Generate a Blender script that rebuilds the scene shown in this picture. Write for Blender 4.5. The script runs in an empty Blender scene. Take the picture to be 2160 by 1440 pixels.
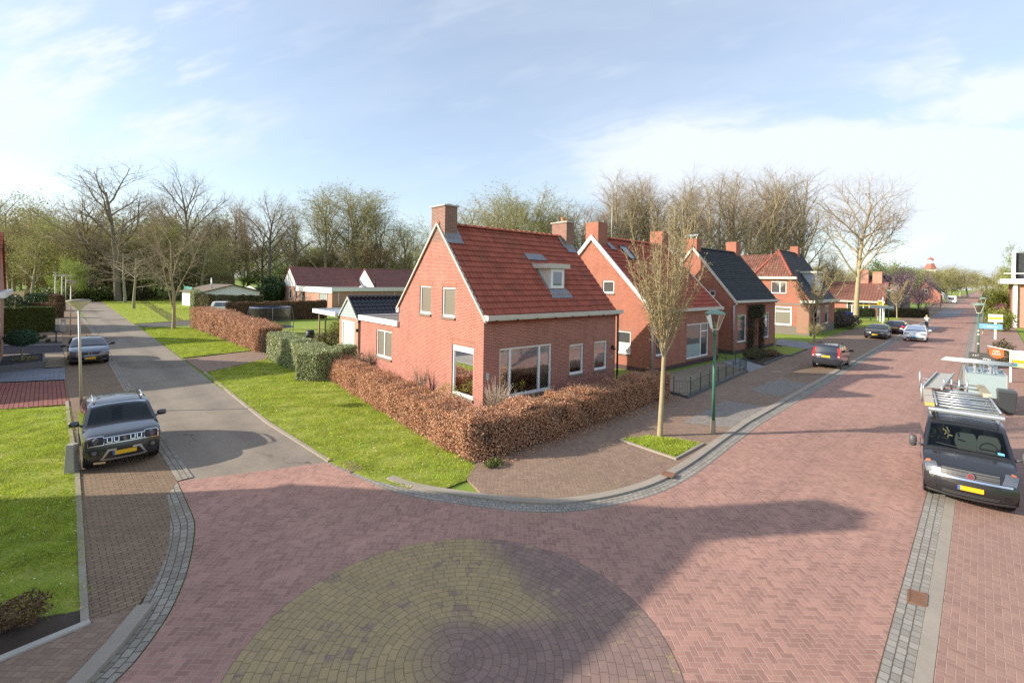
import bpy, math, random
import numpy as np
from mathutils import Vector, Matrix
from mathutils.geometry import tessellate_polygon
R = math.radians
scene = bpy.context.scene
COL = scene.collection
rng = np.random.default_rng(7)
random.seed(7)

# ------------------------------------------------------------------ camera
CAM_H = 5.4
HEAD = 0.7874                    # viewing direction in the street frame (x along the main street, y along the side road)
ROLL, FPX, CY = 0.0173, 988.0, 592.0
cam_d = bpy.data.cameras.new("camera")
cam_d.sensor_width = 36.0
cam_d.lens = FPX / 2160 * 36
cam_d.shift_y = -(720 - CY) / 2160
cam_d.clip_start, cam_d.clip_end = 0.1, 6000
cam = bpy.data.objects.new("camera", cam_d)
COL.objects.link(cam)
fw = Vector((math.cos(HEAD), math.sin(HEAD), 0))
rt0 = Vector((math.sin(HEAD), -math.cos(HEAD), 0))
rt = rt0 * math.cos(ROLL) + Vector((0, 0, 1)) * math.sin(ROLL)
up = -rt0 * math.sin(ROLL) + Vector((0, 0, 1)) * math.cos(ROLL)
cam.matrix_world = Matrix((
    (rt.x, up.x, -fw.x, 0), (rt.y, up.y, -fw.y, 0), (rt.z, up.z, -fw.z, CAM_H), (0, 0, 0, 1)))
scene.camera = cam


VIEW = (fw.copy(), rt.copy(), up.copy())


def ray(px, py):
    return VIEW[0] + VIEW[1] * ((px - 1080) / FPX) + VIEW[2] * ((CY - py) / FPX)


def G(px, py, z=0.0):
    """ground point that was surveyed at a photo pixel"""
    d = ray(px, py)
    t = (z - CAM_H) / d.z
    return (d.x * t, d.y * t)


def at(px, depth):
    """plan position on the bearing of photo column px, at a distance along the viewing axis"""
    d = ray(px, CY)
    return (d.x * depth, d.y * depth)


def zat(px, py, depth):
    return CAM_H + ray(px, py).z * depth


# ------------------------------------------------------------------ sky and sun
SUN_EL = R(22.5)
SUN_DIR = -0.63                # the way shadows fall, in the street frame
sun_to = Vector((-math.cos(SUN_DIR) * math.cos(SUN_EL), -math.sin(SUN_DIR) * math.cos(SUN_EL), math.sin(SUN_EL)))
sd = bpy.data.lights.new("sun", 'SUN')
sd.energy = 4.7
sd.angle = R(0.53)
sd.color = (1.0, 0.89, 0.75)
sun = bpy.data.objects.new("sun", sd)
COL.objects.link(sun)
sun.rotation_euler = (-sun_to).to_track_quat('-Z', 'Y').to_euler()

vs = scene.view_settings
scene.display_settings.display_device = 'sRGB'
vs.view_transform, vs.look = 'Standard', 'None'
vs.exposure, vs.gamma = 0.74, 1.0
scene.cycles.use_denoising = False
scene.cycles.max_bounces = 8
scene.cycles.transparent_max_bounces = 24


class NT:
    """small helper that writes node trees as expressions"""
    def __init__(s, nt):
        s.nt = nt

    def new(s, typ, **kw):
        n = s.nt.nodes.new(typ)
        for k, v in kw.items():
            setattr(n, k, v)
        return n

    def put(s, sock, v):
        if isinstance(v, X):
            v = v.s
        if isinstance(v, bpy.types.NodeSocket):
            s.nt.links.new(v, sock)
        elif v is not None:
            if isinstance(v, (tuple, list)) and len(v) == 3 and sock.type == 'RGBA':
                v = (*v, 1)
            sock.default_value = v

    def m(s, op, a, b=None, c=None):
        n = s.new('ShaderNodeMath', operation=op)
        for i, v in enumerate((a, b, c)):
            if v is not None:
                s.put(n.inputs[i], v)
        return X(s, n.outputs[0])

    def mix(s, f, a, b, mode='MIX'):
        n = s.new('ShaderNodeMix', data_type='RGBA', blend_type=mode)
        s.put(n.inputs[0], f), s.put(n.inputs[6], a), s.put(n.inputs[7], b)
        return X(s, n.outputs[2])

    def noise(s, vec, scale, detail=3, rough=.55):
        n = s.new('ShaderNodeTexNoise')
        s.put(n.inputs['Vector'], vec)
        n.inputs['Scale'].default_value, n.inputs['Detail'].default_value, n.inputs['Roughness'].default_value = scale, detail, rough
        return X(s, n.outputs[0])

    def white(s, vec):
        n = s.new('ShaderNodeTexWhiteNoise', noise_dimensions='3D')
        s.put(n.inputs[0], vec)
        return X(s, n.outputs[0])

    def xyz(s, v):
        n = s.new('ShaderNodeSeparateXYZ')
        s.put(n.inputs[0], v)
        return [X(s, o) for o in n.outputs]

    def vec(s, a, b, c=0.0):
        n = s.new('ShaderNodeCombineXYZ')
        for i, v in enumerate((a, b, c)):
            s.put(n.inputs[i], v)
        return X(s, n.outputs[0])

    def smooth(s, v, a, b):
        n = s.new('ShaderNodeMapRange', interpolation_type='SMOOTHSTEP')
        s.put(n.inputs[0], v)
        n.inputs[1].default_value, n.inputs[2].default_value = a, b
        return X(s, n.outputs[0])

    def mapping(s, v, scale=(1, 1, 1), rot=(0, 0, 0), loc=(0, 0, 0)):
        n = s.new('ShaderNodeMapping')
        s.put(n.inputs[0], v)
        n.inputs[1].default_value, n.inputs[2].default_value, n.inputs[3].default_value = loc, rot, scale
        return X(s, n.outputs[0])

    def uv(s):
        return X(s, s.new('ShaderNodeUVMap').outputs[0])

    def pos(s):
        return X(s, s.new('ShaderNodeNewGeometry').outputs['Position'])

    def rnd(s):
        return X(s, s.new('ShaderNodeNewGeometry').outputs['Random Per Island'])

    def objrnd(s):
        return X(s, s.new('ShaderNodeObjectInfo').outputs['Random'])


class X:
    def __init__(s, n, sock):
        s.n, s.s = n, sock

    def __add__(s, o): return s.n.m('ADD', s, o)
    __radd__ = __add__
    def __mul__(s, o): return s.n.m('MULTIPLY', s, o)
    __rmul__ = __mul__
    def __sub__(s, o): return s.n.m('SUBTRACT', s, o)
    def __rsub__(s, o): return s.n.m('SUBTRACT', o, s)
    def __truediv__(s, o): return s.n.m('DIVIDE', s, o)
    def __gt__(s, o): return s.n.m('GREATER_THAN', s, o)
    def __lt__(s, o): return s.n.m('LESS_THAN', s, o)
    def floor(s): return s.n.m('FLOOR', s)
    def fract(s): return s.n.m('FRACT', s)
    def min(s, o): return s.n.m('MINIMUM', s, o)
    def max(s, o): return s.n.m('MAXIMUM', s, o)
    def mod(s, o): return s.n.m('FLOORED_MODULO', s, o)
    def abs(s): return s.n.m('ABSOLUTE', s)
    def eq(s, o): return s.n.m('COMPARE', s, o, 0.1)
    def clamp(s): return s.max(0.0).min(1.0)


world = bpy.data.worlds.new("World")
scene.world = world
world.use_nodes = True
wn = NT(world.node_tree)
world.node_tree.nodes.clear()
sky = wn.new('ShaderNodeTexSky', sky_type='NISHITA')
sky.sun_disc = False
sky.sun_elevation = SUN_EL
sky.sun_rotation = math.atan2(sun_to.x, sun_to.y)
sky.altitude, sky.air_density, sky.dust_density, sky.ozone_density = 0, 1.0, 1.2, 1.6
tc = X(wn, wn.new('ShaderNodeTexCoord').outputs['Generated'])
dx, dy, dz = wn.xyz(tc)
cf = dx * fw.x + dy * fw.y                     # bearings measured from the street corner
cr = dx * rt0.x + dy * rt0.y
az = cr / cf.max(0.05)
el = dz / (cf * cf + cr * cr).max(0.01)
el = dz / cf.max(0.05)
p = wn.vec(az, el * 2.6, 0.0)
warp = wn.noise(p, 1.7, 4, .6)
n1 = wn.noise(wn.vec(az * 1.0 + warp * 0.8, el * 3.4 + warp * 0.5 - az * 0.55, 3.1), 2.0, 8, .60)
n2 = wn.noise(wn.vec(az * 1.3 + el * 0.8, el * 4.5 - az * 1.6, 9.2), 2.3, 7, .62)
right = wn.smooth(az, -0.15, 0.45) * wn.smooth(el, 0.46, 0.26) * wn.smooth(el, 0.04, 0.16)
rtop = wn.smooth(az, 0.60, 1.05) * wn.smooth(el, 0.66, 0.40)
left = wn.smooth(az, -0.40, -0.85) * wn.smooth(el, 0.16, 0.32) * wn.smooth(el, 0.72, 0.45)
side = right.max(rtop * 0.9)
cl = wn.smooth(n1 + side * 0.30, 0.58, 0.82) * side * 0.92
cl2 = wn.smooth(n2 + left * 0.10, 0.50, 0.74) * (left * 0.66 + 0.14)
veil = wn.smooth(n1, 0.30, 0.80) * 0.14 + 0.27 + wn.smooth(az, -0.4, 0.9) * 0.10
low = wn.smooth(el, 0.30, 0.0) * (0.08 + wn.smooth(az, -0.3, 0.6) * 0.06)
mask = (cl.max(cl2) + veil + low).clamp()
skycol = wn.mix(mask, X(wn, sky.outputs[0]), (3.7, 4.0, 4.4))
bg = wn.new('ShaderNodeBackground')
wn.put(bg.inputs[0], skycol)
bg.inputs[1].default_value = 0.15
wo = wn.new('ShaderNodeOutputWorld')
world.node_tree.links.new(bg.outputs[0], wo.inputs[0])


# ------------------------------------------------------------------ materials
def material(name):
    m = bpy.data.materials.new(name)
    m.use_nodes = True
    nt = m.node_tree
    b = nt.nodes['Principled BSDF']
    return m, NT(nt), b


def flat(name, c, rough=.6, metal=0.0, var=.0, scale=4.0, spec=.5, coat=0.0, var2=0.0):
    m, n, b = material(name)
    b.inputs['Roughness'].default_value, b.inputs['Metallic'].default_value = rough, metal
    b.inputs['Specular IOR Level'].default_value = spec
    b.inputs['Coat Weight'].default_value = coat
    b.inputs['Coat Roughness'].default_value = .04
    if var or var2:
        tcx = X(n, n.new('ShaderNodeTexCoord').outputs['Object'])
        f = (n.noise(tcx, scale, 5, .6) - 0.5) * (var * 2) + 1.0
        if var2:
            f = f + (n.noise(tcx, scale * 9, 3, .6) - 0.5) * (var2 * 2)
        n.put(b.inputs['Base Color'], n.mix(1.0, c, n.vec(f, f, f), 'MULTIPLY'))
    else:
        b.inputs['Base Color'].default_value = (*c, 1)
    return m


def bump(n, b, h, dist=.01, strength=.6):
    k = n.new('ShaderNodeBump')
    k.inputs['Strength'].default_value, k.inputs['Distance'].default_value = strength, dist
    n.put(k.inputs['Height'], h)
    n.nt.links.new(k.outputs[0], b.inputs['Normal'])


def scale_col(n, c, f):
    return n.mix(1.0, c, n.vec(f, f, f), 'MULTIPLY')


def brick_mat(name, c1, c2, mortar, bw=.22, bh=.0625, ms=.015, dirt=.18, rough=.85, stain=None, blotch=.9):
    m, n, b = material(name)
    uv = n.uv()
    t = n.new('ShaderNodeTexBrick')
    n.put(t.inputs['Vector'], uv)
    t.inputs['Color1'].default_value, t.inputs['Color2'].default_value = (*c1, 1), (*c2, 1)
    t.inputs['Mortar'].default_value = (*mortar, 1)
    t.inputs['Scale'].default_value = 1
    t.inputs['Mortar Size'].default_value, t.inputs['Mortar Smooth'].default_value = ms / 2, .1
    t.inputs['Brick Width'].default_value, t.inputs['Row Height'].default_value = bw, bh
    t.inputs['Bias'].default_value = -.1
    f = (n.noise(uv, blotch, 5, .62) - .5) * (2 * dirt) + 1
    f = f * ((n.noise(uv, 14, 2, .5) - .5) * .3 + 1) * ((n.noise(n.mapping(uv, (3.2, .22, 1)), 1.0, 4, .6) - .5) * .35 + 1)
    c = scale_col(n, X(n, t.outputs[0]), f)
    if stain:
        c = n.mix(n.smooth(n.noise(n.mapping(uv, (1, .45, 1)), .7, 5, .65), .56, .78) * .55, c, stain)
    n.put(b.inputs['Base Color'], c)
    b.inputs['Roughness'].default_value = rough
    b.inputs['Specular IOR Level'].default_value = .25
    bump(n, b, 1.0 - X(n, t.outputs[1]), .006, .5)
    return m


def herring_mat(name, c1, c2, joint, w=.1, rot=45, jw=.05, patch=None, rough=.85, dirt=.12, streak=0.0):
    """herringbone clinkers, laid at rot degrees to the street"""
    m, n, b = material(name)
    P = n.mapping(n.pos(), (1 / w, 1 / w, 1), (0, 0, R(rot)))
    x, y, _ = n.xyz(P)
    i, j, fx, fy = x.floor(), y.floor(), x.fract(), y.fract()
    k = (i - j).mod(4.0)
    k0, k1, k2, k3 = k.eq(0.0), k.eq(1.0), k.eq(2.0), k.eq(3.0)
    big = 9.0
    left, rightd, bot, top = fx + k1 * big, (1.0 - fx) + k0 * big, fy + k2 * big, (1.0 - fy) + k3 * big
    d = left.min(rightd).min(bot.min(top))
    ida = i - k1 + (k2 + k3) * 0.37
    idb = j - k2 + (k2 + k3) * 0.37
    rn = n.white(n.vec(ida, idb, 0.0))
    joint_m = n.smooth(d, jw * 1.6, jw * .5)
    pos = n.pos()
    f = (n.noise(pos, .35, 5, .6) - .5) * (2 * dirt) + 1.0
    f = f + (n.noise(pos, 2.5, 4, .7) - .5) * .28 + (n.noise(pos, 60, 2, .6) - .5) * .4 - n.smooth(n.noise(pos, .8, 3, .6), .70, .76) * .14
    c = n.mix(rn, c1, c2)
    if patch:
        c = n.mix(n.smooth(n.noise(pos, .22, 6, .65), .5, .72) * .7, c, patch)
    if streak:
        sx, sy, _z = n.xyz(pos)
        st = n.noise(n.vec(sx * .05, sy * 1.1, 0.0), 1.6, 4, .6)
        f = f * ((st - .5) * streak + 1.0)
    c = scale_col(n, c, f)
    c = n.mix(joint_m * .75, c, joint)
    n.put(b.inputs['Base Color'], c)
    b.inputs['Roughness'].default_value = rough
    b.inputs['Specular IOR Level'].default_value = .3
    bump(n, b, 1.0 - joint_m, .006, .5)
    return m


def paver_mat(name, c1, c2, joint, bw, bh, jw=.012, offset=.5, use_uv=False, rot=0, dirt=.15, rough=.9, moss=None, jitter=0.0):
    m, n, b = material(name)
    v = n.uv() if use_uv else n.pos()
    if rot:
        v = n.mapping(v, (1, 1, 1), (0, 0, R(rot)))
    if jitter:
        q = n.new('ShaderNodeTexNoise')
        n.put(q.inputs['Vector'], v)
        q.inputs['Scale'].default_value = 6
        vm = n.new('ShaderNodeVectorMath', operation='MULTIPLY_ADD')
        n.put(vm.inputs[0], X(n, q.outputs[1]))
        vm.inputs[1].default_value = (jitter,) * 3
        n.put(vm.inputs[2], v)
        vv = X(n, vm.outputs[0])
    else:
        vv = v
    t = n.new('ShaderNodeTexBrick')
    t.offset = offset
    n.put(t.inputs['Vector'], vv)
    t.inputs['Color1'].default_value, t.inputs['Color2'].default_value = (*c1, 1), (*c2, 1)
    t.inputs['Mortar'].default_value = (*joint, 1)
    t.inputs['Scale'].default_value = 1
    t.inputs['Mortar Size'].default_value, t.inputs['Mortar Smooth'].default_value = jw / 2, .3
    t.inputs['Brick Width'].default_value, t.inputs['Row Height'].default_value = bw, bh
    f = (n.noise(v, .5, 5, .62) - .5) * (2 * dirt) + 1
    f = f + (n.noise(v, 25, 3, .6) - .5) * .3
    c = scale_col(n, X(n, t.outputs[0]), f)
    if moss:
        c = n.mix(n.smooth(n.noise(v, .9, 6, .7), .5, .7) * .55, c, moss)
    n.put(b.inputs['Base Color'], c)
    b.inputs['Roughness'].default_value = rough
    b.inputs['Specular IOR Level'].default_value = .25
    bump(n, b, 1.0 - X(n, t.outputs[1]), .008, .6)
    return m


def ground_mat(name, c1, c2, scale=1.0, fine=40, c3=None, rough=.95, amt=.35, bumpd=.01):
    m, n, b = material(name)
    v = n.pos()
    c = n.mix(n.smooth(n.noise(v, scale, 6, .65), .3, .7), c1, c2)
    if c3:
        c = n.mix(n.smooth(n.noise(v, scale * 2.7, 5, .7), .55, .72), c, c3)
    f = (n.noise(v, fine, 4, .7) - .5) * (2 * amt) + 1
    n.put(b.inputs['Base Color'], scale_col(n, c, f))
    b.inputs['Roughness'].default_value = rough
    b.inputs['Specular IOR Level'].default_value = .2
    bump(n, b, n.noise(v, fine, 4, .7), bumpd, .6)
    return m


def leaf_mat(name, cols, rough=.7, trans=.25, spec=.3, patch=.5, pscale=1.3):
    """leaf colours picked at random leaf by leaf"""
    m, n, b = material(name)
    r = n.rnd()
    ramp = n.new('ShaderNodeValToRGB')
    el_ = ramp.color_ramp.elements
    while len(el_) < len(cols):
        el_.new(.5)
    for i, c in enumerate(cols):
        el_[i].position = i / max(1, len(cols) - 1)
        el_[i].color = (*c, 1)
    n.put(ramp.inputs[0], r)
    f = (n.noise(n.pos(), pscale, 4, .65) - .5) * patch + 1
    c = scale_col(n, X(n, ramp.outputs[0]), f)
    n.put(b.inputs['Base Color'], c)
    b.inputs['Roughness'].default_value = rough
    b.inputs['Specular IOR Level'].default_value = spec
    if trans:
        tr = n.new('ShaderNodeBsdfTranslucent')
        n.put(tr.inputs[0], c)
        mx = n.new('ShaderNodeMixShader')
        mx.inputs[0].default_value = trans
        n.nt.links.new(b.outputs[0], mx.inputs[1])
        n.nt.links.new(tr.outputs[0], mx.inputs[2])
        n.nt.links.new(mx.outputs[0], n.nt.nodes['Material Output'].inputs[0])
    return m


def tile_mat(name, c1, c2, dark, tw=.21, th=.33, moss=None, rough=.75, spec=.3):
    m, n, b = material(name)
    uv = n.uv()
    x, y, _ = n.xyz(uv)
    cell = n.vec((x / tw).floor(), (y / th).floor(), 0.0)
    c = n.mix(n.white(cell), c1, c2)
    f = (n.noise(uv, .55, 5, .65) - .5) * .5 + 1
    f = f + (n.noise(uv, 22, 3, .6) - .5) * .3
    c = scale_col(n, c, f)
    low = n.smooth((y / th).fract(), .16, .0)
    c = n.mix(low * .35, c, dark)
    if moss:
        c = n.mix(n.smooth(n.noise(uv, .9, 6, .72), .52, .68) * .6, c, moss)
        c = n.mix(n.smooth(n.noise(uv, 5, 4, .7), .66, .74) * .5, c, (.25, .22, .17))
    n.put(b.inputs['Base Color'], c)
    b.inputs['Roughness'].default_value = rough
    b.inputs['Specular IOR Level'].default_value = spec
    return m


def glass_mat(name, tint=(.55, .6, .58), refl=.12, ior=1.55):
    m, n, b = material(name)
    nt = n.nt
    tr = n.new('ShaderNodeBsdfTransparent')
    tr.inputs[0].default_value = (*tint, 1)
    gl = n.new('ShaderNodeBsdfGlossy')
    gl.inputs['Roughness'].default_value = .015
    gl.inputs[0].default_value = (.9, .95, 1, 1)
    fr = n.new('ShaderNodeFresnel')
    fr.inputs[0].default_value = ior
    k = (X(n, fr.outputs[0]) * 1.4 + refl).clamp()
    mx = n.new('ShaderNodeMixShader')
    n.put(mx.inputs[0], k)
    nt.links.new(tr.outputs[0], mx.inputs[1])
    nt.links.new(gl.outputs[0], mx.inputs[2])
    nt.links.new(mx.outputs[0], nt.nodes['Material Output'].inputs[0])
    return m


def paint_mat(name, c, flake=.0, rough=.28, metal=.0):
    m = flat(name, c, rough, metal, coat=1.0, var=.04, scale=3)
    return m


M = {}
M['street'] = herring_mat('red street clinkers', (.395, .222, .175), (.285, .158, .128), (.44, .32, .26), patch=(.31, .185, .13), streak=.6, dirt=.24, jw=.05)
M['pave_left'] = herring_mat('brown pavement clinkers', (.30, .205, .145), (.23, .155, .115), (.15, .11, .085), patch=(.25, .195, .12), dirt=.2, rot=45)
M['pave_right'] = herring_mat('red pavement clinkers', (.34, .21, .165), (.28, .165, .135), (.40, .29, .23), patch=(.29, .195, .13), rot=0)
M['bay'] = paver_mat('brown parking bay clinkers', (.27, .19, .125), (.21, .15, .10), (.09, .06, .04), .2, .1, .014, moss=(.15, .125, .07), dirt=.22)
M['bay_grey'] = paver_mat('grey parking bay stones', (.29, .26, .23), (.23, .21, .19), (.12, .10, .08), .2, .1, .014, rot=0)
M['cobble'] = paver_mat('granite gutter setts', (.33, .31, .275), (.25, .235, .205), (.13, .11, .085), .17, .12, .018, use_uv=True, jitter=.02, dirt=.25)
M['cobble_brown'] = paver_mat('weathered gutter setts', (.34, .31, .26), (.24, .21, .17), (.09, .075, .055), .19, .125, .018, use_uv=True, jitter=.02, moss=(.20, .175, .12))
M['tiles_grey'] = paver_mat('grey pavement tiles', (.30, .30, .31), (.25, .25, .27), (.12, .12, .12), .4, .4, .015)
M['tiles_blue'] = paver_mat('blue grey driveway stones', (.23, .25, .29), (.18, .2, .24), (.10, .10, .12), .4, .3, .015)
M['drive_red'] = paver_mat('red driveway clinkers', (.30, .115, .085), (.24, .09, .075), (.07, .035, .03), .42, .14, .03, offset=.5, rot=90)
def asphalt_mat():
    m, n, b = material('worn asphalt')
    v = n.pos()
    c = n.mix(n.smooth(n.noise(v, .45, 6, .65), .32, .68), (.285, .245, .195), (.225, .195, .16))
    wv = n.new('ShaderNodeVectorMath', operation='MULTIPLY_ADD')
    q = n.new('ShaderNodeTexNoise')
    n.put(q.inputs['Vector'], v)
    q.inputs['Scale'].default_value = 1.5
    n.put(wv.inputs[0], X(n, q.outputs[1]))
    wv.inputs[1].default_value = (.9, .9, 0)
    n.put(wv.inputs[2], v)
    vo = n.new('ShaderNodeTexVoronoi', feature='DISTANCE_TO_EDGE')
    n.put(vo.inputs['Vector'], X(n, wv.outputs[0]))
    vo.inputs['Scale'].default_value = .22
    crack = n.smooth(X(n, vo.outputs['Distance']), .006, .001) * n.smooth(n.noise(v, .3, 3, .6), .48, .60)
    pat = n.smooth(n.noise(v, .16, 2, .3), .60, .605) * .22
    sx, sy, _ = n.xyz(v)
    track = n.smooth((sx - 3.4).abs(), .55, .15).max(n.smooth((sx - 5.0).abs(), .55, .15)) * .10
    f = (n.noise(v, 120, 2, .6) - .5) * .55 + (n.noise(v, 6, 4, .6) - .5) * .25 + 1.0 - pat - track
    c = n.mix(crack * .65, scale_col(n, c, f), (.07, .06, .05))
    n.put(b.inputs['Base Color'], c)
    b.inputs['Roughness'].default_value = .92
    b.inputs['Specular IOR Level'].default_value = .2
    bump(n, b, n.noise(v, 120, 2, .6), .004, .6)
    return m


M['asphalt'] = asphalt_mat()
M['asphalt_dark'] = ground_mat('dark asphalt path', (.12, .115, .11), (.10, .095, .09), .5, 90, amt=.14, bumpd=.004)
M['kerb'] = flat('concrete kerb', (.31, .27, .22), .9, var=.25, scale=1.2, var2=.12)
M['kerb_dark'] = flat('dark concrete edging', (.10, .10, .10), .9, var=.25, scale=2)
M['concrete'] = flat('concrete', (.42, .39, .34), .9, var=.2, scale=2.5, var2=.1)
M['lawn'] = ground_mat('lawn soil and moss', (.20, .27, .035), (.33, .35, .07), 1.3, 30, (.30, .25, .09), amt=.5)
M['field'] = ground_mat('far grass', (.17, .25, .04), (.23, .30, .05), .06, 3, (.15, .19, .045), amt=.3)
M['soil'] = ground_mat('bare soil', (.055, .042, .032), (.085, .065, .05), 2, 30)
M['gravel_dark'] = ground_mat('dark slate gravel', (.045, .043, .05), (.07, .068, .075), 3, 60, amt=.7)
M['gravel'] = ground_mat('garden gravel', (.30, .25, .18), (.22, .18, .13), 3, 45, amt=.8)
M['brick_main'] = brick_mat('orange red facing brick', (.37, .115, .08), (.275, .08, .058), (.50, .36, .29), stain=(.42, .26, .21))
M['brick_red'] = brick_mat('red facing brick', (.36, .115, .068), (.28, .088, .055), (.40, .25, .19), dirt=.22)
M['brick_dark'] = brick_mat('dark plinth brick', (.10, .055, .055), (.08, .045, .045), (.10, .07, .07))
M['brick_pale'] = brick_mat('pale pinkish brick', (.47, .24, .17), (.40, .20, .14), (.42, .30, .24), dirt=.1)
M['brick_chim'] = brick_mat('weathered chimney brick', (.235, .105, .08), (.16, .075, .06), (.42, .33, .26), stain=(.22, .17, .12))
M['lintel'] = brick_mat('soldier course brick', (.34, .13, .085), (.28, .105, .07), (.40, .28, .22), bw=.0625, bh=.25)
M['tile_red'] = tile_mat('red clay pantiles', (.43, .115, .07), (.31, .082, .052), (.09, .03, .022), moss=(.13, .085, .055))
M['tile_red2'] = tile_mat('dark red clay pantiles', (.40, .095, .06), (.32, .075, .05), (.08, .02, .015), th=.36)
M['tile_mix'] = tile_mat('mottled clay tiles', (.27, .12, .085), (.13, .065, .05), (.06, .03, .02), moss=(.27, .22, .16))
M['tile_brown'] = tile_mat('glazed brown tiles', (.27, .105, .08), (.21, .08, .062), (.06, .025, .02), spec=.6, rough=.45)
M['tile_black'] = tile_mat('glossy black tiles', (.026, .027, .034), (.02, .021, .027), (.008, .008, .01), spec=.6, rough=.4)
M['slate'] = tile_mat('dark grey slates', (.052, .056, .060), (.035, .038, .042), (.02, .02, .02), tw=.3, th=.2, rough=.85)
M['slate_blue'] = tile_mat('bluish black tiles', (.036, .036, .046), (.028, .028, .037), (.014, .014, .02), rough=.6)
M['white'] = flat('white paint', (.78, .78, .76), .45, var=.06, scale=3)
M['cream'] = flat('weathered cream paint', (.55, .52, .44), .6, var=.2, scale=3)
M['zinc'] = flat('zinc sheet', (.40, .43, .47), .45, .35, var=.25, scale=3)
M['lead'] = flat('grey lead flashing', (.24, .25, .27), .6, .2, var=.35, scale=5)
M['sill'] = flat('brown grey sill tile', (.20, .16, .12), .7, var=.15)
M['green_wood'] = flat('grey green boards', (.28, .36, .35), .6, var=.06)
M['green_door'] = flat('pale green garage door', (.40, .50, .47), .5, var=.05)
M['brown_panel'] = flat('brown slatted panel', (.29, .16, .10), .6, var=.08)
M['roofing'] = flat('bitumen roof felt', (.17, .15, .13), .9, var=.3, scale=1.5)
M['wood'] = flat('weathered wood', (.32, .22, .13), .8, var=.25, scale=3)
M['black'] = flat('black plastic', (.018, .018, .02), .5)
M['black_metal'] = flat('black painted steel', (.02, .022, .024), .45)
M['dark'] = flat('dark interior', (.02, .02, .021), .9)
M['room'] = flat('room wall', (.35, .32, .28), .9)
M['rubber'] = flat('tyre rubber', (.022, .022, .023), .85)
M['alloy'] = flat('alloy rim', (.45, .46, .48), .3, .9)
M['chrome'] = flat('chrome trim', (.75, .77, .80), .15, 1.0)
M['alu'] = flat('bare aluminium', (.50, .53, .54), .42, .7, var=.08)
M['galv'] = flat('galvanised steel', (.50, .54, .54), .5, .5, var=.15, scale=5)
M['lamp_green'] = flat('green lamp paint', (.045, .15, .10), .5, var=.35, scale=2.5)
M['lamp_grey'] = flat('galvanised lamp post', (.48, .45, .39), .5, .3, var=.12, scale=2)
M['lamp_bowl'] = flat('cream lamp bowl', (.62, .60, .44), .35)
M['lantern'] = glass_mat('lantern glass', (.80, .78, .72), .05)
M['pane'] = glass_mat('window glass', (.72, .74, .70), .38)
M['pane_dark'] = flat('dark window pane', (.17, .18, .175), .03, .55, spec=1.0, coat=.6, var=.25, scale=1.1)
M['screen'] = flat('olive roller screen behind glass', (.185, .175, .135), .35, spec=.8, coat=.25)
M['pane_sky'] = flat('roof window pane', (.10, .13, .17), .03, spec=1.0, coat=1.0)
M['blind'] = flat('pale window blind', (.60, .58, .54), .6, coat=.5)
M['curtain'] = flat('sheer curtain', (.60, .58, .52), .9, var=.15, scale=9)
M['plate_y'] = flat('yellow number plate', (.72, .42, .015), .4)
M['plate_b'] = flat('blue plate strip', (.05, .12, .45), .4)
M['lens'] = flat('clear headlamp lens', (.17, .18, .20), .10, .5, coat=1, var=.3, scale=14)
M['red_lens'] = flat('red tail lamp lens', (.62, .02, .02), .15, coat=1)
M['car_glass'] = glass_mat('car glass', (.55, .63, .62), .0, 1.25)
M['car_glass_dark'] = flat('tinted car glass', (.022, .028, .032), .03, spec=1.0, coat=1.0)
M['seat_grey'] = flat('grey seat cloth', (.11, .11, .105), .9)
M['bark'] = flat('grey green bark', (.32, .28, .18), .95, var=.35, scale=3, var2=.15)
M['bark_pale'] = flat('pale mossy bark', (.35, .29, .17), .95, var=.3, scale=3, var2=.15)
M['bark_dark'] = flat('dark bark', (.17, .145, .11), .95, var=.35, scale=3)
M['twig'] = flat('grey brown twigs', (.31, .25, .17), .95, var=.3, scale=.6)
M['twig_gold'] = flat('golden twigs', (.36, .29, .17), .9, var=.2, scale=2)
M['twig_olive'] = flat('olive twigs', (.36, .33, .165), .95, var=.3, scale=.6)


# ------------------------------------------------------------------ mesh helpers
def tag(o, label=None, cat=None, group=None, kind=None):
    if label: o['label'] = label
    if cat: o['category'] = cat
    if group: o['group'] = group
    if kind: o['kind'] = kind
    return o


def thing(name, loc, rz, label, cat, group=None):
    o = bpy.data.objects.new(name, None)
    COL.objects.link(o)
    o.empty_display_size = .3
    o.location = loc if len(loc) == 3 else (*loc, 0)
    o.rotation_euler = (0, 0, rz)
    return tag(o, label, cat, group)


def link(name, me, parent=None):
    o = bpy.data.objects.new(name, me)
    COL.objects.link(o)
    if parent is not None:
        o.parent = parent
    return o


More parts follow.
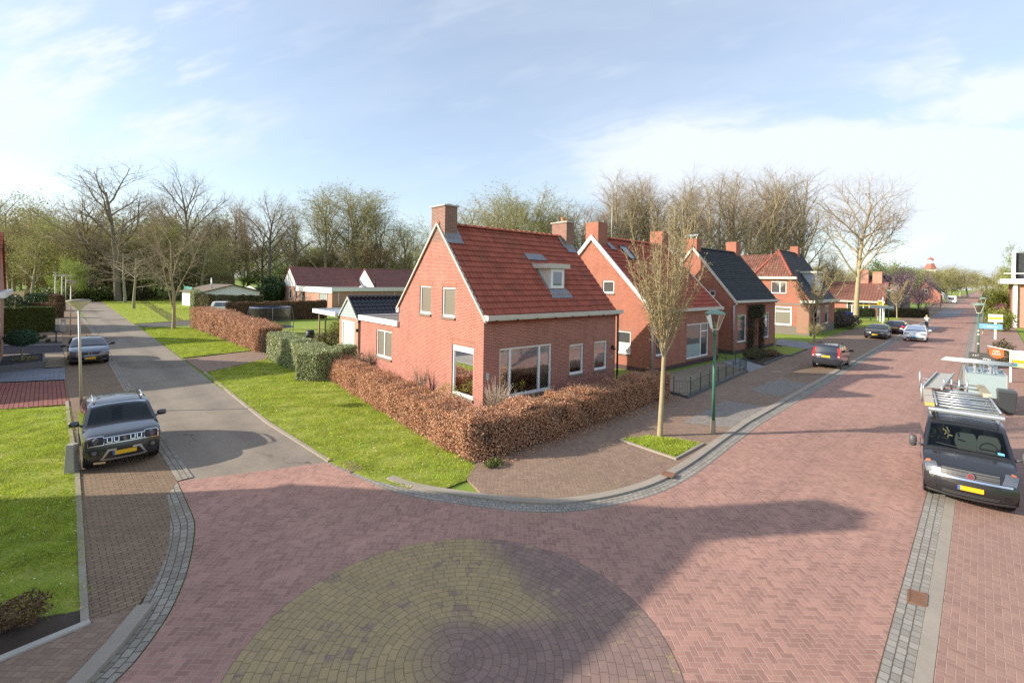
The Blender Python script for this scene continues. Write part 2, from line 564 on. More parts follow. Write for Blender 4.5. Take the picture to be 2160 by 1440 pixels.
class MB:
    """collects faces and links them as ONE mesh object"""
    def __init__(s):
        s.v, s.f, s.mi, s.uv = [], [], [], []
        s.uvs_given = False

    def add(s, pts, faces, mi=0, uvs=None):
        o = len(s.v)
        s.v.extend([tuple(q) for q in pts])
        for k, f in enumerate(faces):
            s.f.append([o + i for i in f])
            s.mi.append(mi)
            s.uv.append(uvs[k] if uvs else None)
        return s

    def box(s, a, b, mi=0):
        x0, y0, z0 = a
        x1, y1, z1 = b
        P = [(x0, y0, z0), (x1, y0, z0), (x1, y1, z0), (x0, y1, z0), (x0, y0, z1), (x1, y0, z1), (x1, y1, z1), (x0, y1, z1)]
        return s.add(P, [(0, 3, 2, 1), (4, 5, 6, 7), (0, 1, 5, 4), (1, 2, 6, 5), (2, 3, 7, 6), (3, 0, 4, 7)], mi)

    def beam(s, p, q, w, h=None, mi=0, upv=(0, 0, 1)):
        """box-section bar from p to q"""
        h = h or w
        p, q = Vector(p), Vector(q)
        d = (q - p).normalized()
        u = Vector(upv)
        if abs(d.dot(u)) > .98:
            u = Vector((1, 0, 0))
        a = d.cross(u).normalized() * (w / 2)
        c = a.cross(d).normalized() * (h / 2)
        P = [p - a - c, p + a - c, p + a + c, p - a + c, q - a - c, q + a - c, q + a + c, q - a + c]
        return s.add(P, [(0, 3, 2, 1), (4, 5, 6, 7), (0, 1, 5, 4), (1, 2, 6, 5), (2, 3, 7, 6), (3, 0, 4, 7)], mi)

    def tube(s, pts, radii, n=8, mi=0, cap=True):
        pts = [Vector(q) for q in pts]
        if not isinstance(radii, (list, tuple)):
            radii = [radii] * len(pts)
        rings = []
        ref = None
        for i, q in enumerate(pts):
            d = (pts[min(i + 1, len(pts) - 1)] - pts[max(i - 1, 0)]).normalized()
            if ref is None:
                ref = d.orthogonal().normalized()
            a = (ref - d * ref.dot(d)).normalized()
            ref = a
            c = d.cross(a)
            rings.append([q + (a * math.cos(t) + c * math.sin(t)) * radii[i] for t in [2 * math.pi * k / n for k in range(n)]])
        V = [v for r in rings for v in r]
        F = []
        for i in range(len(pts) - 1):
            for k in range(n):
                F.append((i * n + k, i * n + (k + 1) % n, (i + 1) * n + (k + 1) % n, (i + 1) * n + k))
        if cap:
            F.append(tuple(reversed(range(n))))
            F.append(tuple((len(pts) - 1) * n + k for k in range(n)))
        return s.add(V, F, mi)

    def lathe(s, prof, n=16, c=(0, 0, 0), mi=0):
        """profile [(r, z)...] turned round a vertical axis"""
        V, F = [], []
        for r, z in prof:
            for k in range(n):
                t = 2 * math.pi * k / n
                V.append((c[0] + r * math.cos(t), c[1] + r * math.sin(t), c[2] + z))
        for i in range(len(prof) - 1):
            for k in range(n):
                F.append((i * n + k, i * n + (k + 1) % n, (i + 1) * n + (k + 1) % n, (i + 1) * n + k))
        return s.add(V, F, mi)

    def poly(s, pts, holes=(), mi=0, flip=False):
        """flat polygon in space with holes"""
        loops = [[Vector(q) for q in pts]] + [[Vector(q) for q in h] for h in holes]
        tris = tessellate_polygon(loops)
        V = [q for l in loops for q in l]
        n = Vector((0, 0, 0))
        P = loops[0]
        for i in range(len(P)):
            n += P[i].cross(P[(i + 1) % len(P)])
        F = []
        for a, b, c in tris:
            tn = (V[b] - V[a]).cross(V[c] - V[a])
            F.append((a, b, c) if (tn.dot(n) > 0) != flip else (a, c, b))
        return s.add(V, F, mi)

    def build(s, name, mats, parent=None, smooth=False, bevel=0.0, auto=None):
        me = bpy.data.meshes.new(name)
        me.from_pydata(s.v, [], s.f)
        mats = mats if isinstance(mats, (list, tuple)) else [mats]
        for m in mats:
            me.materials.append(m)
        me.polygons.foreach_set('material_index', s.mi)
        uvl = me.uv_layers.new(name='UVMap')
        V = s.v
        data = np.zeros(len(me.loops) * 2, dtype=np.float32)
        li = 0
        for poly, u in zip(me.polygons, s.uv):
            if u is not None:
                for q in u:
                    data[li], data[li + 1] = q
                    li += 2
                continue
            n = poly.normal
            if abs(n.z) > .94:
                for vi in poly.vertices:
                    data[li], data[li + 1] = V[vi][0], V[vi][1]
                    li += 2
            else:
                t = Vector((-n.y, n.x, 0)).normalized()
                b = n.cross(t)
                for vi in poly.vertices:
                    q = Vector(V[vi])
                    data[li], data[li + 1] = q.dot(t), q.dot(b)
                    li += 2
        uvl.data.foreach_set('uv', data)
        if smooth:
            me.polygons.foreach_set('use_smooth', [True] * len(me.polygons))
        me.update()
        o = link(name, me, parent)
        if bevel:
            b = o.modifiers.new('bevel', 'BEVEL')
            b.width, b.segments, b.limit_method = bevel, 2, 'ANGLE'
        return o


def np_mesh(name, V, F, mats, parent=None, smooth=False, mi=None):
    """fast mesh from arrays; F is (n, k) with one k"""
    me = bpy.data.meshes.new(name or 'mesh')
    V = np.asarray(V, dtype=np.float32)
    F = np.asarray(F, dtype=np.int32)
    k = F.shape[1]
    me.vertices.add(len(V))
    me.vertices.foreach_set('co', V.ravel())
    me.loops.add(F.size)
    me.loops.foreach_set('vertex_index', F.ravel())
    me.polygons.add(len(F))
    me.polygons.foreach_set('loop_start', np.arange(0, F.size, k, dtype=np.int32))
    me.polygons.foreach_set('loop_total', np.full(len(F), k, dtype=np.int32))
    for m in (mats if isinstance(mats, (list, tuple)) else [mats]):
        me.materials.append(m)
    if mi is not None:
        me.polygons.foreach_set('material_index', np.asarray(mi, dtype=np.int32))
    if smooth:
        me.polygons.foreach_set('use_smooth', np.ones(len(F), dtype=bool))
    me.update(calc_edges=True)
    me.validate()
    return link(name, me, parent) if name else me


def sheet(name, pts, z, m, thick=0.0, kind='structure', label=None, cat=None):
    """a flat piece of ground, with a skirt when it has thickness"""
    mb = MB()
    P = [(q[0], q[1], z) for q in pts]
    a = sum(P[i][0] * P[(i + 1) % len(P)][1] - P[(i + 1) % len(P)][0] * P[i][1] for i in range(len(P)))
    if a < 0:
        P.reverse()
    mb.poly(P)
    if thick:
        n = len(P)
        V = P + [(q[0], q[1], z - thick) for q in P]
        mb.add(V, [(i + n, (i + 1) % n + n, (i + 1) % n, i) for i in range(n)])
    return tag(mb.build(name, m), label, cat, kind=kind)


def offset_line(pts, d):
    out = []
    for i, q in enumerate(pts):
        a = Vector(pts[max(i - 1, 0)])
        b = Vector(pts[min(i + 1, len(pts) - 1)])
        t = (b - a).normalized()
        out.append((q[0] - t.y * d, q[1] + t.x * d))
    return out


def smooth_line(pts, k=5):
    """Catmull-Rom through plan points"""
    P = [Vector((*q, 0)) for q in pts]
    out = []
    for i in range(len(P) - 1):
        p0, p1, p2, p3 = P[max(i - 1, 0)], P[i], P[i + 1], P[min(i + 2, len(P) - 1)]
        for j in range(k):
            t = j / k
            q = .5 * ((2 * p1) + (p2 - p0) * t + (2 * p0 - 5 * p1 + 4 * p2 - p3) * t * t + (3 * p1 - p0 - 3 * p2 + p3) * t ** 3)
            out.append((q.x, q.y))
    out.append((P[-1].x, P[-1].y))
    return out


def strip(name, pts, d0, d1, z, m, thick=.06, label=None, kind='structure', uvrot=False):
    """band of paving along a line, between two sideways offsets; its UVs run along the line"""
    A, B = offset_line(pts, d0), offset_line(pts, d1)
    mb = MB()
    L = 0
    for i in range(len(pts) - 1):
        l2 = L + (Vector(pts[i + 1]) - Vector(pts[i])).length
        q = [(*A[i], z), (*A[i + 1], z), (*B[i + 1], z), (*B[i], z)]
        u = [(L, d0), (l2, d0), (l2, d1), (L, d1)]
        if uvrot:
            u = [(b, a) for a, b in u]
        if d1 < d0:
            q.reverse(), u.reverse()
        mb.add(q, [(0, 1, 2, 3)], 0, [u])
        for E_, s in ((A, d0 < d1), (B, d0 > d1)):
            w = [(*E_[i], z - thick), (*E_[i + 1], z - thick), (*E_[i + 1], z), (*E_[i], z)]
            uu = [(L, 0), (l2, 0), (l2, thick), (L, thick)]
            if not s:
                w.reverse(), uu.reverse()
            mb.add(w, [(0, 1, 2, 3)], 0, [uu])
        L = l2
    return tag(mb.build(name, m), label, kind=kind)


# ------------------------------------------------------------------ ground, roads, pavements
def terrain():
    n = 90
    xs = np.concatenate([np.linspace(-900, -160, 12), np.linspace(-150, 330, 97), np.linspace(345, 2500, 14)])
    ys = np.concatenate([np.linspace(-900, -160, 12), np.linspace(-150, 330, 97), np.linspace(345, 2500, 14)])
    Xg, Yg = np.meshgrid(xs, ys, indexing='ij')
    dep = Xg * fw.x + Yg * fw.y
    lat = Xg * rt0.x + Yg * rt0.y
    z = np.full_like(Xg, -.03)
    bank = np.clip((dep - 104) / 10, 0, 1)
    bank = bank * bank * (3 - 2 * bank) * np.clip((lat + 78) / 14, 0, 1) * np.clip((34 - lat) / 14, 0, 1) * np.clip((1000 - dep) / 500, 0, 1)
    z = z + bank * 2.7
    V = np.stack([Xg, Yg, z], -1).reshape(-1, 3)
    nx, ny = len(xs), len(ys)
    idx = np.arange(nx * ny).reshape(nx, ny)
    F = np.stack([idx[:-1, :-1], idx[1:, :-1], idx[1:, 1:], idx[:-1, 1:]], -1).reshape(-1, 4)
    tag(np_mesh('ground', V, F, M['field'], smooth=True), kind='structure')


terrain()

corner_px = [(1480, 990), (1400, 1035), (1280, 1068), (1150, 1080), (1000, 1067), (850, 1042), (760, 1008), (690, 975)]
corner = [(19.5, 6.0), (16.5, 5.85)] + [G(*q) for q in corner_px]
corner = smooth_line(corner, 5)
left_px = [(375, 1015), (400, 1070), (412, 1110), (400, 1190), (370, 1270), (320, 1350), (240, 1440)]
left_edge = smooth_line([G(*q) for q in left_px] + [(-.4, 7.35), (-3, 6.6), (-8, 6.1)], 5)
road = [(-40, .97), (2300, .97), (2300, 6.0)] + corner + left_edge + [(-40, 6.0)]
sheet('main_street', road, 0.0, M['street'])
sheet('side_road', [left_edge[0], corner[-1], G(460, 814), G(424, 788), (6.3, 36), (6.75, 60), (7.6, 90), (8.3, 112), (8.4, 121), (3.0, 121), (3.7, 100), (3.55, 80), (3.0, 50), (2.72, 34), (2.5, 20)], -.002, M['asphalt'])


def circle_mat():
    m, n, b = material('yellow painted paving circle')
    x, y, _ = n.xyz(X(n, n.new('ShaderNodeTexCoord').outputs['Object']))
    r = n.m('SQRT', x * x + y * y)
    th = n.m('ARCTAN2', y, x)
    ring = (r / .125).floor()
    cnt = n.m('ROUND', (ring + .5) * .125 * 6.2832 / .205).max(3.0)
    ph = th / 6.28319 * cnt + n.white(n.vec(ring, 3.3, 0.0))
    fr, ft = (r / .125).fract(), ph.fract()
    cell = n.vec(ring, ph.floor(), cnt)
    wth = (ring + .5) * .125 * 6.2832 / cnt
    d = (fr.min(1.0 - fr) * .125).min(ft.min(1.0 - ft) * wth)
    joint = n.smooth(d, .008, .003)
    rn = n.white(cell)
    po = n.pos()
    base = n.mix(rn, (.25, .165, .15), (.195, .13, .12))
    yel = n.mix(n.white(n.vec(ph.floor(), ring, 7.0)), (.385, .285, .145), (.33, .25, .14))
    # paint worn away along the turning wheels and in blotches
    ang = x * .86 + y * -.51
    per = x * .51 + y * .86
    band = n.smooth((per + .15 + ang * .06).abs(), .95, .5) * n.smooth(ang, -.9, .1) * n.smooth(ang, 2.75, 2.2)
    core = n.smooth(r, .95, .55) * n.smooth(ang, -.8, .0)
    blot = n.smooth(n.noise(po, 1.15, 6, .7) + (rn - .5) * .08, .55, .62)
    east = n.smooth(x * .97 - y * .25, 1.35, 2.1) * n.smooth(n.noise(po, 2.2, 5, .7), .34, .44)
    worn = band.max(core * .9).max(blot * .75).max(east).clamp() * n.smooth(n.noise(po, 9, 4, .7), .22, .42)
    c = n.mix(worn * .92, yel, base)
    f = (n.noise(po, 2.1, 5, .65) - .5) * .45 + (n.noise(po, 70, 2, .6) - .5) * .3 + 1.0
    c = scale_col(n, c, f)
    c = n.mix(joint * .6, c, (.10, .075, .055))
    n.put(b.inputs['Base Color'], c)
    b.inputs['Roughness'].default_value = .85
    b.inputs['Specular IOR Level'].default_value = .3
    bump(n, b, 1.0 - joint, .006, .6)
    return m


mb = MB()
mb.add([(3.13 * math.cos(t), 3.13 * math.sin(t), 0) for t in [2 * math.pi * k / 96 for k in range(96)]], [tuple(range(96))])
disc = tag(mb.build('road_circle', circle_mat()), kind='structure')
disc.location = (4.22, 5.2, .004)

# left gutter and kerb along the main street, round the corner into the side road
far_left = [(2300, 6.0), (300, 6.0), (120, 6.0), (60, 6.0), (30, 6.0)]
edge = far_left + corner
strip('street_gutter', edge, 0.012, -.36, .006, M['cobble'], .02)
strip('kerb', edge[:-7], -.365, -.60, .055, M['kerb'], .08)
strip('gutter_strip', left_edge, -.02, -.50, .008, M['cobble_brown'], .02)
# right side
right_line = [(-30, .97), (0, .97), (30, .97), (80, .97), (200, .97), (2300, .97)]
strip('street_gutter', right_line, -.005, -.36, .006, M['cobble'], .02)
strip('kerb', right_line, -.365, -.56, .02, M['kerb'], .06)
sheet('pavement', [(-30, .405), (2300, .405), (2300, -4), (120, -3.6), (60, -2.9), (-30, -2.9)], .016, M['pave_right'], .04)
# pavement on the left of the main street, slightly above the road
ck = offset_line(corner, -.605)
hedge_corner = G(1012, 985)
pave_l = [(2300, 6.605), (60, 6.605), (30, 6.605)] + ck[:31] + [G(985, 1012), (9.6, 10.9), (20.8, 11.2), (42, 11.6), (60, 11.5), (2300, 11.5)]
sheet('pavement', pave_l, .04, M['pave_left'], .06)
sheet('parking_bay', [G(1440, 893), G(1530, 846), G(1630, 862), G(1548, 905)], .045, M['bay_grey'])
sheet('parking_bay', [G(1575, 824), G(1640, 801), G(1708, 812), G(1645, 838)], .045, M['bay_grey'])
sheet('parking_bay', [G(1650, 797), G(1690, 770), G(1800, 770), G(1752, 790)], .045, M['bay'])
sheet('parking_bay', [G(1890, 712), G(1930, 688), G(1985, 688), G(1965, 698)], .008, M['tiles_grey'])
sheet('parking_bay', [G(1945, 668), G(1985, 655), G(2038, 655), G(2012, 668)], .008, M['tiles_grey'])

# left side of the side road: parking strip, pavement, lawn
inner_px = [(290, 965), (330, 985), (345, 1020), (358, 1080), (355, 1150), (330, 1220), (283, 1288)]
inner = smooth_line([G(*q) for q in inner_px], 4)
sheet('parking_strip', [(2.98, 121), (3.08, 60), (2.75, 34), (2.54, 20), left_edge[0]] + [G(352, 1045)] + inner[8:] + [G(186, 1310), G(176, 1150), G(166, 1000), (.75, 30), (.7, 60), (.9, 121)], .012, M['bay'], .03)
strip('gutter_strip', [(2.95, 121), (3.05, 60), (2.72, 34), (2.52, 20), left_edge[0]], 0.0, .34, .020, M['cobble_brown'], .03)
sheet('pavement', [G(283, 1288), G(240, 1345), G(130, 1470), (-.9, 7.6), (-8, 6.5), (-8, 9.0), G(-60, 1400), G(0, 1388), G(186, 1311)], .03, M['pave_left'], .05)
mb = MB()
kl = [G(288, 1285), G(222, 1365), G(150, 1442), (-.75, 7.55), (-3, 6.95)]
strip('kerb', kl, .0, .24, .075, M['kerb'], .1)
strip('kerb', [G(188, 1312), G(0, 1390), G(-80, 1428)], 0, .12, .06, M['concrete'], .08)
strip('kerb', [G(188, 1312), G(178, 1150), G(168, 1000), (.72, 24), (.75, 27)], 0, .10, .045, M['kerb'], .08)
lawn_left = [G(184, 1290), G(174, 1150), G(164, 1000), G(146, 856), G(0, 866), (-2.55, 26.6), (-2.55, 9.0), G(0, 1330)]
sheet('lawn', lawn_left, .022, M['lawn'])
sheet('flower_bed', [G(186, 1309), G(0, 1388), G(-80, 1420), G(-80, 1330), G(0, 1318), G(184, 1288)], .028, M['soil'])
sheet('driveway', [G(138, 803), G(146, 853), G(-40, 867), G(-40, 810)], .026, M['drive_red'])
sheet('driveway', [G(137, 776), G(138, 801), G(-40, 808), G(-40, 784)], .026, M['tiles_blue'])
sheet('driveway', [G(135, 748), G(137, 774), G(-40, 782), G(-40, 748)], .026, M['gravel'])
sheet('front_garden', [G(131, 722), G(134, 746), G(-40, 746), G(-40, 722)], .027, M['gravel_dark'])
sheet('path', [G(131, 700), G(131, 720), G(-40, 720), G(-40, 704)], .027, M['pave_left'])
sheet('driveway', [G(120, 655), G(126, 700), G(113, 703), G(112, 660)], .027, M['asphalt_dark'])
for y0, z0 in ((727, .05), (747, .055)):
    strip('kerb', [G(135, y0), G(-40, y0 + 2)], 0, .12, z0, M['concrete'], .06)

# verges right of the side road, paths across them
verge1 = [G(692, 974), G(780, 1011), G(860, 1030), G(940, 1030), G(985, 1012), G(1006, 985), G(870, 902), G(680, 792), G(600, 778), G(562, 758), G(432, 788), G(460, 814)]
sheet('verge', verge1, .012, M['lawn'])
sheet('path', [G(388, 757), G(545, 739), G(575, 752), G(562, 757), G(430, 786)], .016, M['pave_left'], .03)
strip('kerb', [corner[-1], G(560, 893), G(462, 814), G(428, 786)], -.02, -.14, .045, M['kerb'], .07)
verge2 = [G(384, 755), G(542, 738), G(540, 742), G(402, 692), G(300, 691), G(340, 722)]
sheet('verge', verge2, .012, M['lawn'])
sheet('path', [G(283, 684), G(400, 676), G(470, 676), G(470, 684), G(405, 684), G(300, 690)], .016, M['asphalt_dark'])
strip('kerb', [G(302, 691), G(404, 685)], 0, -.15, .05, M['concrete'], .06)
verge3 = [G(280, 683), G(400, 675), G(400, 640), G(330, 628), G(205, 626), G(215, 636)]
sheet('verge', verge3, .008, M['lawn'])
sheet('crossing_path', [(-20, 121), (30, 121.5), (30, 124), (-20, 124)], .01, M['pave_left'])
dl = [G(300, 634), G(318, 645), G(352, 664), G(372, 676)]
strip('ditch', dl, -.7, .7, .014, M['soil'], .02)

# front gardens on the main street
sheet('front_garden', [G(1412, 826), G(1452, 838), G(1575, 783), G(1516, 764), G(1400, 790)], .06, M['gravel'], .03)
strip('kerb', [G(1408, 830), G(1452, 842), G(1578, 786), G(1572, 780)], 0, .16, .14, M['kerb_dark'], .14)
sheet('front_garden', [G(1566, 757), G(1612, 768), G(1655, 751), G(1600, 737)], .06, M['soil'], .03)
strip('kerb', [G(1564, 760), G(1612, 772), G(1660, 752)], 0, .15, .14, M['kerb_dark'], .14)
sheet('front_garden', [G(1612, 742), G(1668, 749), G(1700, 737), G(1650, 731)], .06, M['lawn'], .03)
strip('kerb', [G(1610, 744), G(1668, 753), G(1704, 738)], 0, .13, .12, M['kerb_dark'], .12)
sheet('path', [G(1578, 786), G(1612, 775), G(1560, 757), G(1520, 764)], .062, M['tiles_grey'], .03)
sheet('driveway', [G(1636, 728), G(1700, 737), G(1720, 733), G(1700, 722), G(1640, 716)], .062, M['tiles_grey'], .03)
sheet('tree_bed', [G(1310, 930), G(1368, 920), G(1478, 938), G(1424, 968)], .055, M['lawn'], .03)
strip('kerb', [G(1310, 930), G(1424, 970), G(1480, 938)], 0, -.10, .09, M['kerb'], .08)
sheet('verge', [G(1770, 695), G(1880, 690), G(1905, 668), G(1770, 655)], .055, M['lawn'])
sheet('garden', [G(570, 745), G(750, 770), G(760, 700), G(730, 690), G(560, 690)], .01, M['lawn'])
sheet('garden', [(8.9, 10.4), (20.6, 10.5), (20.6, 13.6), (12.4, 13.9), (11.2, 25.5), (10.9, 25.7)], .05, M['soil'])


# gratings and covers let into the paving
def grate(pxs, z, label):
    P = [Vector((*G(*q), 0)) for q in pxs]
    c = sum(P, Vector()) / 4
    t = thing('drain_grate', (c.x, c.y, z), 0, label, 'drain')
    P = [q - c for q in P]
    mb = MB()
    for i in range(4):
        mb.beam(P[i], P[(i + 1) % 4], .035, .02)
    mb.build('frame', flat('rusty iron', (.24, .13, .085), .8, .3, var=.3), t)
    mb = MB()
    for k in range(1, 7):
        f = k / 7
        mb.beam(P[0].lerp(P[1], f), P[3].lerp(P[2], f), .024, .018)
    mb.add([q - Vector((0, 0, .006)) for q in P], [(0, 1, 2, 3)], 1)
    mb.build('bars', [bpy.data.materials['rusty iron'], M['dark']], t)


grate([(1917, 1245), (1915, 1270), (1953, 1280), (1955, 1255)], .02, 'rusty iron street drain set in the granite gutter of the right kerb')
grate([(1402, 999), (1396, 1006), (1418, 1012), (1424, 1004)], .075, 'small rusty kerb drain beside the planted tree bed')
sheet('manhole_cover', [G(722, 978), G(745, 972), G(764, 990), G(738, 998)], .03, M['pave_left'], .03)


# ------------------------------------------------------------------ houses
YAW1 = .7152 - .7834             # the corner houses stand slightly askew to the street


def cam2street(p):
    """survey coordinates (right, forward of the camera) to the street frame"""
    a = HEAD - math.pi / 2
    return (p[0] * math.cos(a) - p[1] * math.sin(a), p[0] * math.sin(a) + p[1] * math.cos(a))


class Plane:
    """a wall plane: a = metres along the wall, z = height, d = depth into the house"""
    def __init__(s, kind, W=0, D=0, off=0):
        s.k, s.W, s.D, s.off = kind, W, D, off

    def p(s, a, z, d=0.0):
        d = d + s.off
        return {'front': (a, d, z), 'left': (d, a, z), 'right': (s.W - d, a, z), 'back': (a, s.D - d, z)}[s.k]

    def bar(s, mb, a0, z0, a1, z1, d0, d1, mi=0):
        p, q = s.p(a0, z0, d0), s.p(a1, z1, d1)
        mb.box([min(x, y) for x, y in zip(p, q)], [max(x, y) for x, y in zip(p, q)], mi)


def wall(mb, pl, outline, holes=(), reveal=.10, mi=0):
    flip = pl.k in ('left', 'back')
    mb.poly([pl.p(a, z) for a, z in outline], [[pl.p(a, z) for a, z in ((h[0], h[1]), (h[2], h[1]), (h[2], h[3]), (h[0], h[3]))] for h in holes], mi, flip=False)
    for h in holes:
        c = [(h[0], h[1]), (h[2], h[1]), (h[2], h[3]), (h[0], h[3])]
        V = [pl.p(a, z) for a, z in c] + [pl.p(a, z, reveal) for a, z in c]
        mb.add(V, [(i, (i + 1) % 4, (i + 1) % 4 + 4, i + 4) for i in range(4)], mi)


def window(parent, pl, h, mull=(), trans=(), pane=None, fw_=.075, top=None, sill=True, lintel=True, name='window', frame=None, depth=.05, lint_mat=None):
    """frame as the part; panes, sill and lintel as its sub-parts"""
    a0, z0, a1, z1 = h
    mb = MB()
    d0, d1 = depth, depth + .07
    pl.bar(mb, a0, z0, a1, z0 + fw_ * 1.2, d0 - .012, d1)
    pl.bar(mb, a0, z1 - (top or fw_), a1, z1, d0 - .012, d1)
    zb, zt = z0 + fw_ * 1.2, z1 - (top or fw_)
    pl.bar(mb, a0, zb, a0 + fw_, zt, d0, d1)
    pl.bar(mb, a1 - fw_, zb, a1, zt, d0, d1)
    for m in mull:
        pl.bar(mb, m - fw_ * .6, zb, m + fw_ * .6, zt, d0, d1)
    for z, b0, b1 in trans:
        pl.bar(mb, b0, z - fw_ * .5, b1, z + fw_ * .5, d0 + .004, d1)
    f = mb.build(name, frame or M['white'], parent)
    cuts = [a0 + fw_] + sorted(mull) + [a1 - fw_]
    mb = MB()
    mb.add([pl.p(a0 + .03, zb - .02, d1 - .022), pl.p(a1 - .03, zb - .02, d1 - .022), pl.p(a1 - .03, zt + .02, d1 - .022), pl.p(a0 + .03, zt + .02, d1 - .022)], [(0, 1, 2, 3)])
    mb.build('pane', pane or M['pane_dark'], f)
    if sill:
        mb = MB()
        pl.bar(mb, a0 - .04, z0 - .09, a1 + .04, z0 - .003, -.07, .11)
        mb.build('sill', M['sill'], f)
    if lintel:
        mb = MB()
        pl.bar(mb, a0 - .10, z1 + .004, a1 + .10, z1 + .24, -.005, .012)
        mb.build('lintel', lint_mat or M['lintel'], f)
    return f


def pantiles(mb, O, ax, upv, nrm, length, slope, tw=.21, th=.33, amp=.026, clip=None, seg=5, step=.045, mi=0):
    """rows of S-shaped roof tiles; clip(a, v) -> (a_min, a_max) for a row"""
    O, ax, upv, nrm = Vector(O), Vector(ax).normalized(), Vector(upv).normalized(), Vector(nrm).normalized()
    rows = max(1, int(math.ceil(slope / th)))
    for j in range(rows):
        v0, v1 = j * th, min((j + 1) * th + .05, slope)
        a0, a1 = (0, length) if clip is None else clip(v0, v1)
        if a1 - a0 < .05:
            continue
        n = max(1, int(round((a1 - a0) / tw * seg)))
        V, F, U = [], [], []
        jit = random.uniform(-.004, .006)
        for i in range(n + 1):
            a = a0 + (a1 - a0) * i / n
            ph = (a / tw) % 1.0
            w = amp * (math.sin(2 * math.pi * ph) + .35 * math.sin(4 * math.pi * ph + .6)) if amp else 0
            tj = random.uniform(-.003, .003)
            V.append(O + ax * a + upv * v0 + nrm * (w + step + jit + tj))
            V.append(O + ax * a + upv * v1 + nrm * (w + jit))
            V.append(O + ax * a + upv * v0 + nrm * (w - .012))
        for i in range(n):
            b = 3 * i
            a, c = a0 + (a1 - a0) * i / n, a0 + (a1 - a0) * (i + 1) / n
            F.append((b, b + 3, b + 4, b + 1)), U.append([(a, v0 + .002), (c, v0 + .002), (c, v1 - .052), (a, v1 - .052)])
            F.append((b + 2, b + 5, b + 3, b)), U.append([(a, v0 + .002), (c, v0 + .002), (c, v0 + .01), (a, v0 + .01)])
        mb.add(V, F, mi, U)


def ridge_caps(mb, p, q, r=.12, L=.36, mi=0):
    p, q = Vector(p), Vector(q)
    n = max(1, int((q - p).length / L))
    side = (q - p).cross(Vector((0, 0, 1))).normalized()
    for i in range(n):
        a, b = p.lerp(q, i / n), p.lerp(q, (i + 1.06) / n)
        V = []
        for c, rr in ((a, r * 1.15), (b, r * .92)):
            for k in range(7):
                t = math.pi * (k / 6)
                V.append(c + side * math.cos(t) * rr * 1.25 + Vector((0, 0, math.sin(t) * rr - .03)))
        mb.add(V, [(k, k + 1, k + 8, k + 7) for k in range(6)] + [tuple(range(6, -1, -1)), tuple(range(7, 14))], mi)


def chimney(parent, a, b, z0, z1, mat, cap=True, pot=None, flash=None, cowl=False):
    mb = MB()
    mb.box((a[0], a[1], z0), (b[0], b[1], z1))
    c = mb.build('chimney', mat, parent)
    if cap:
        mb = MB()
        mb.box((a[0] - .07, a[1] - .07, z1 + .001), (b[0] + .07, b[1] + .07, z1 + .07))
        mb.box((a[0] + .18, a[1] + .12, z1 + .07), (b[0] - .18, b[1] - .12, z1 + .13))
        mb.build('cap', M['concrete'], c, bevel=.012)
    cx, cy = (a[0] + b[0]) / 2, (a[1] + b[1]) / 2
    if pot:
        mb = MB()
        mb.lathe([(.0, 0), (.12, 0), (.11, .2), (.13, .24), (.13, .30), (.09, .30), (.09, .1)], 12, (cx, cy, z1 + .06))
        mb.build('pot', flat('clay pot', (.42, .19, .09), .8), c, smooth=False)
    if cowl:
        mb = MB()
        for sx in (a[0] + .08, b[0] - .08):
            for sy in (a[1] + .08, b[1] - .08):
                mb.beam((sx, sy, z1), (sx, sy, z1 + .28), .03)
        pts = []
        for k in range(9):
            t = math.pi * k / 8
            pts.append((math.cos(t), math.sin(t)))
        V = []
        for y in (a[1] - .1, b[1] + .1):
            V += [(cx + q[0] * ((b[0] - a[0]) / 2 + .08), y, z1 + .22 + q[1] * .16) for q in pts]
        mb.add(V, [(k, k + 1, k + 10, k + 9) for k in range(8)])
        mb.build('cowl', M['galv'], c)
    if flash:
        mb = MB()
        for V in flash:
            mb.add(V, [tuple(range(len(V)))])
        mb.build('flashing', M['lead'], c)
    return c


def tube_part(parent, name, pts, r, m, n=8):
    mb = MB()
    mb.tube(pts, r, n)
    return mb.build(name, m, parent, smooth=True)


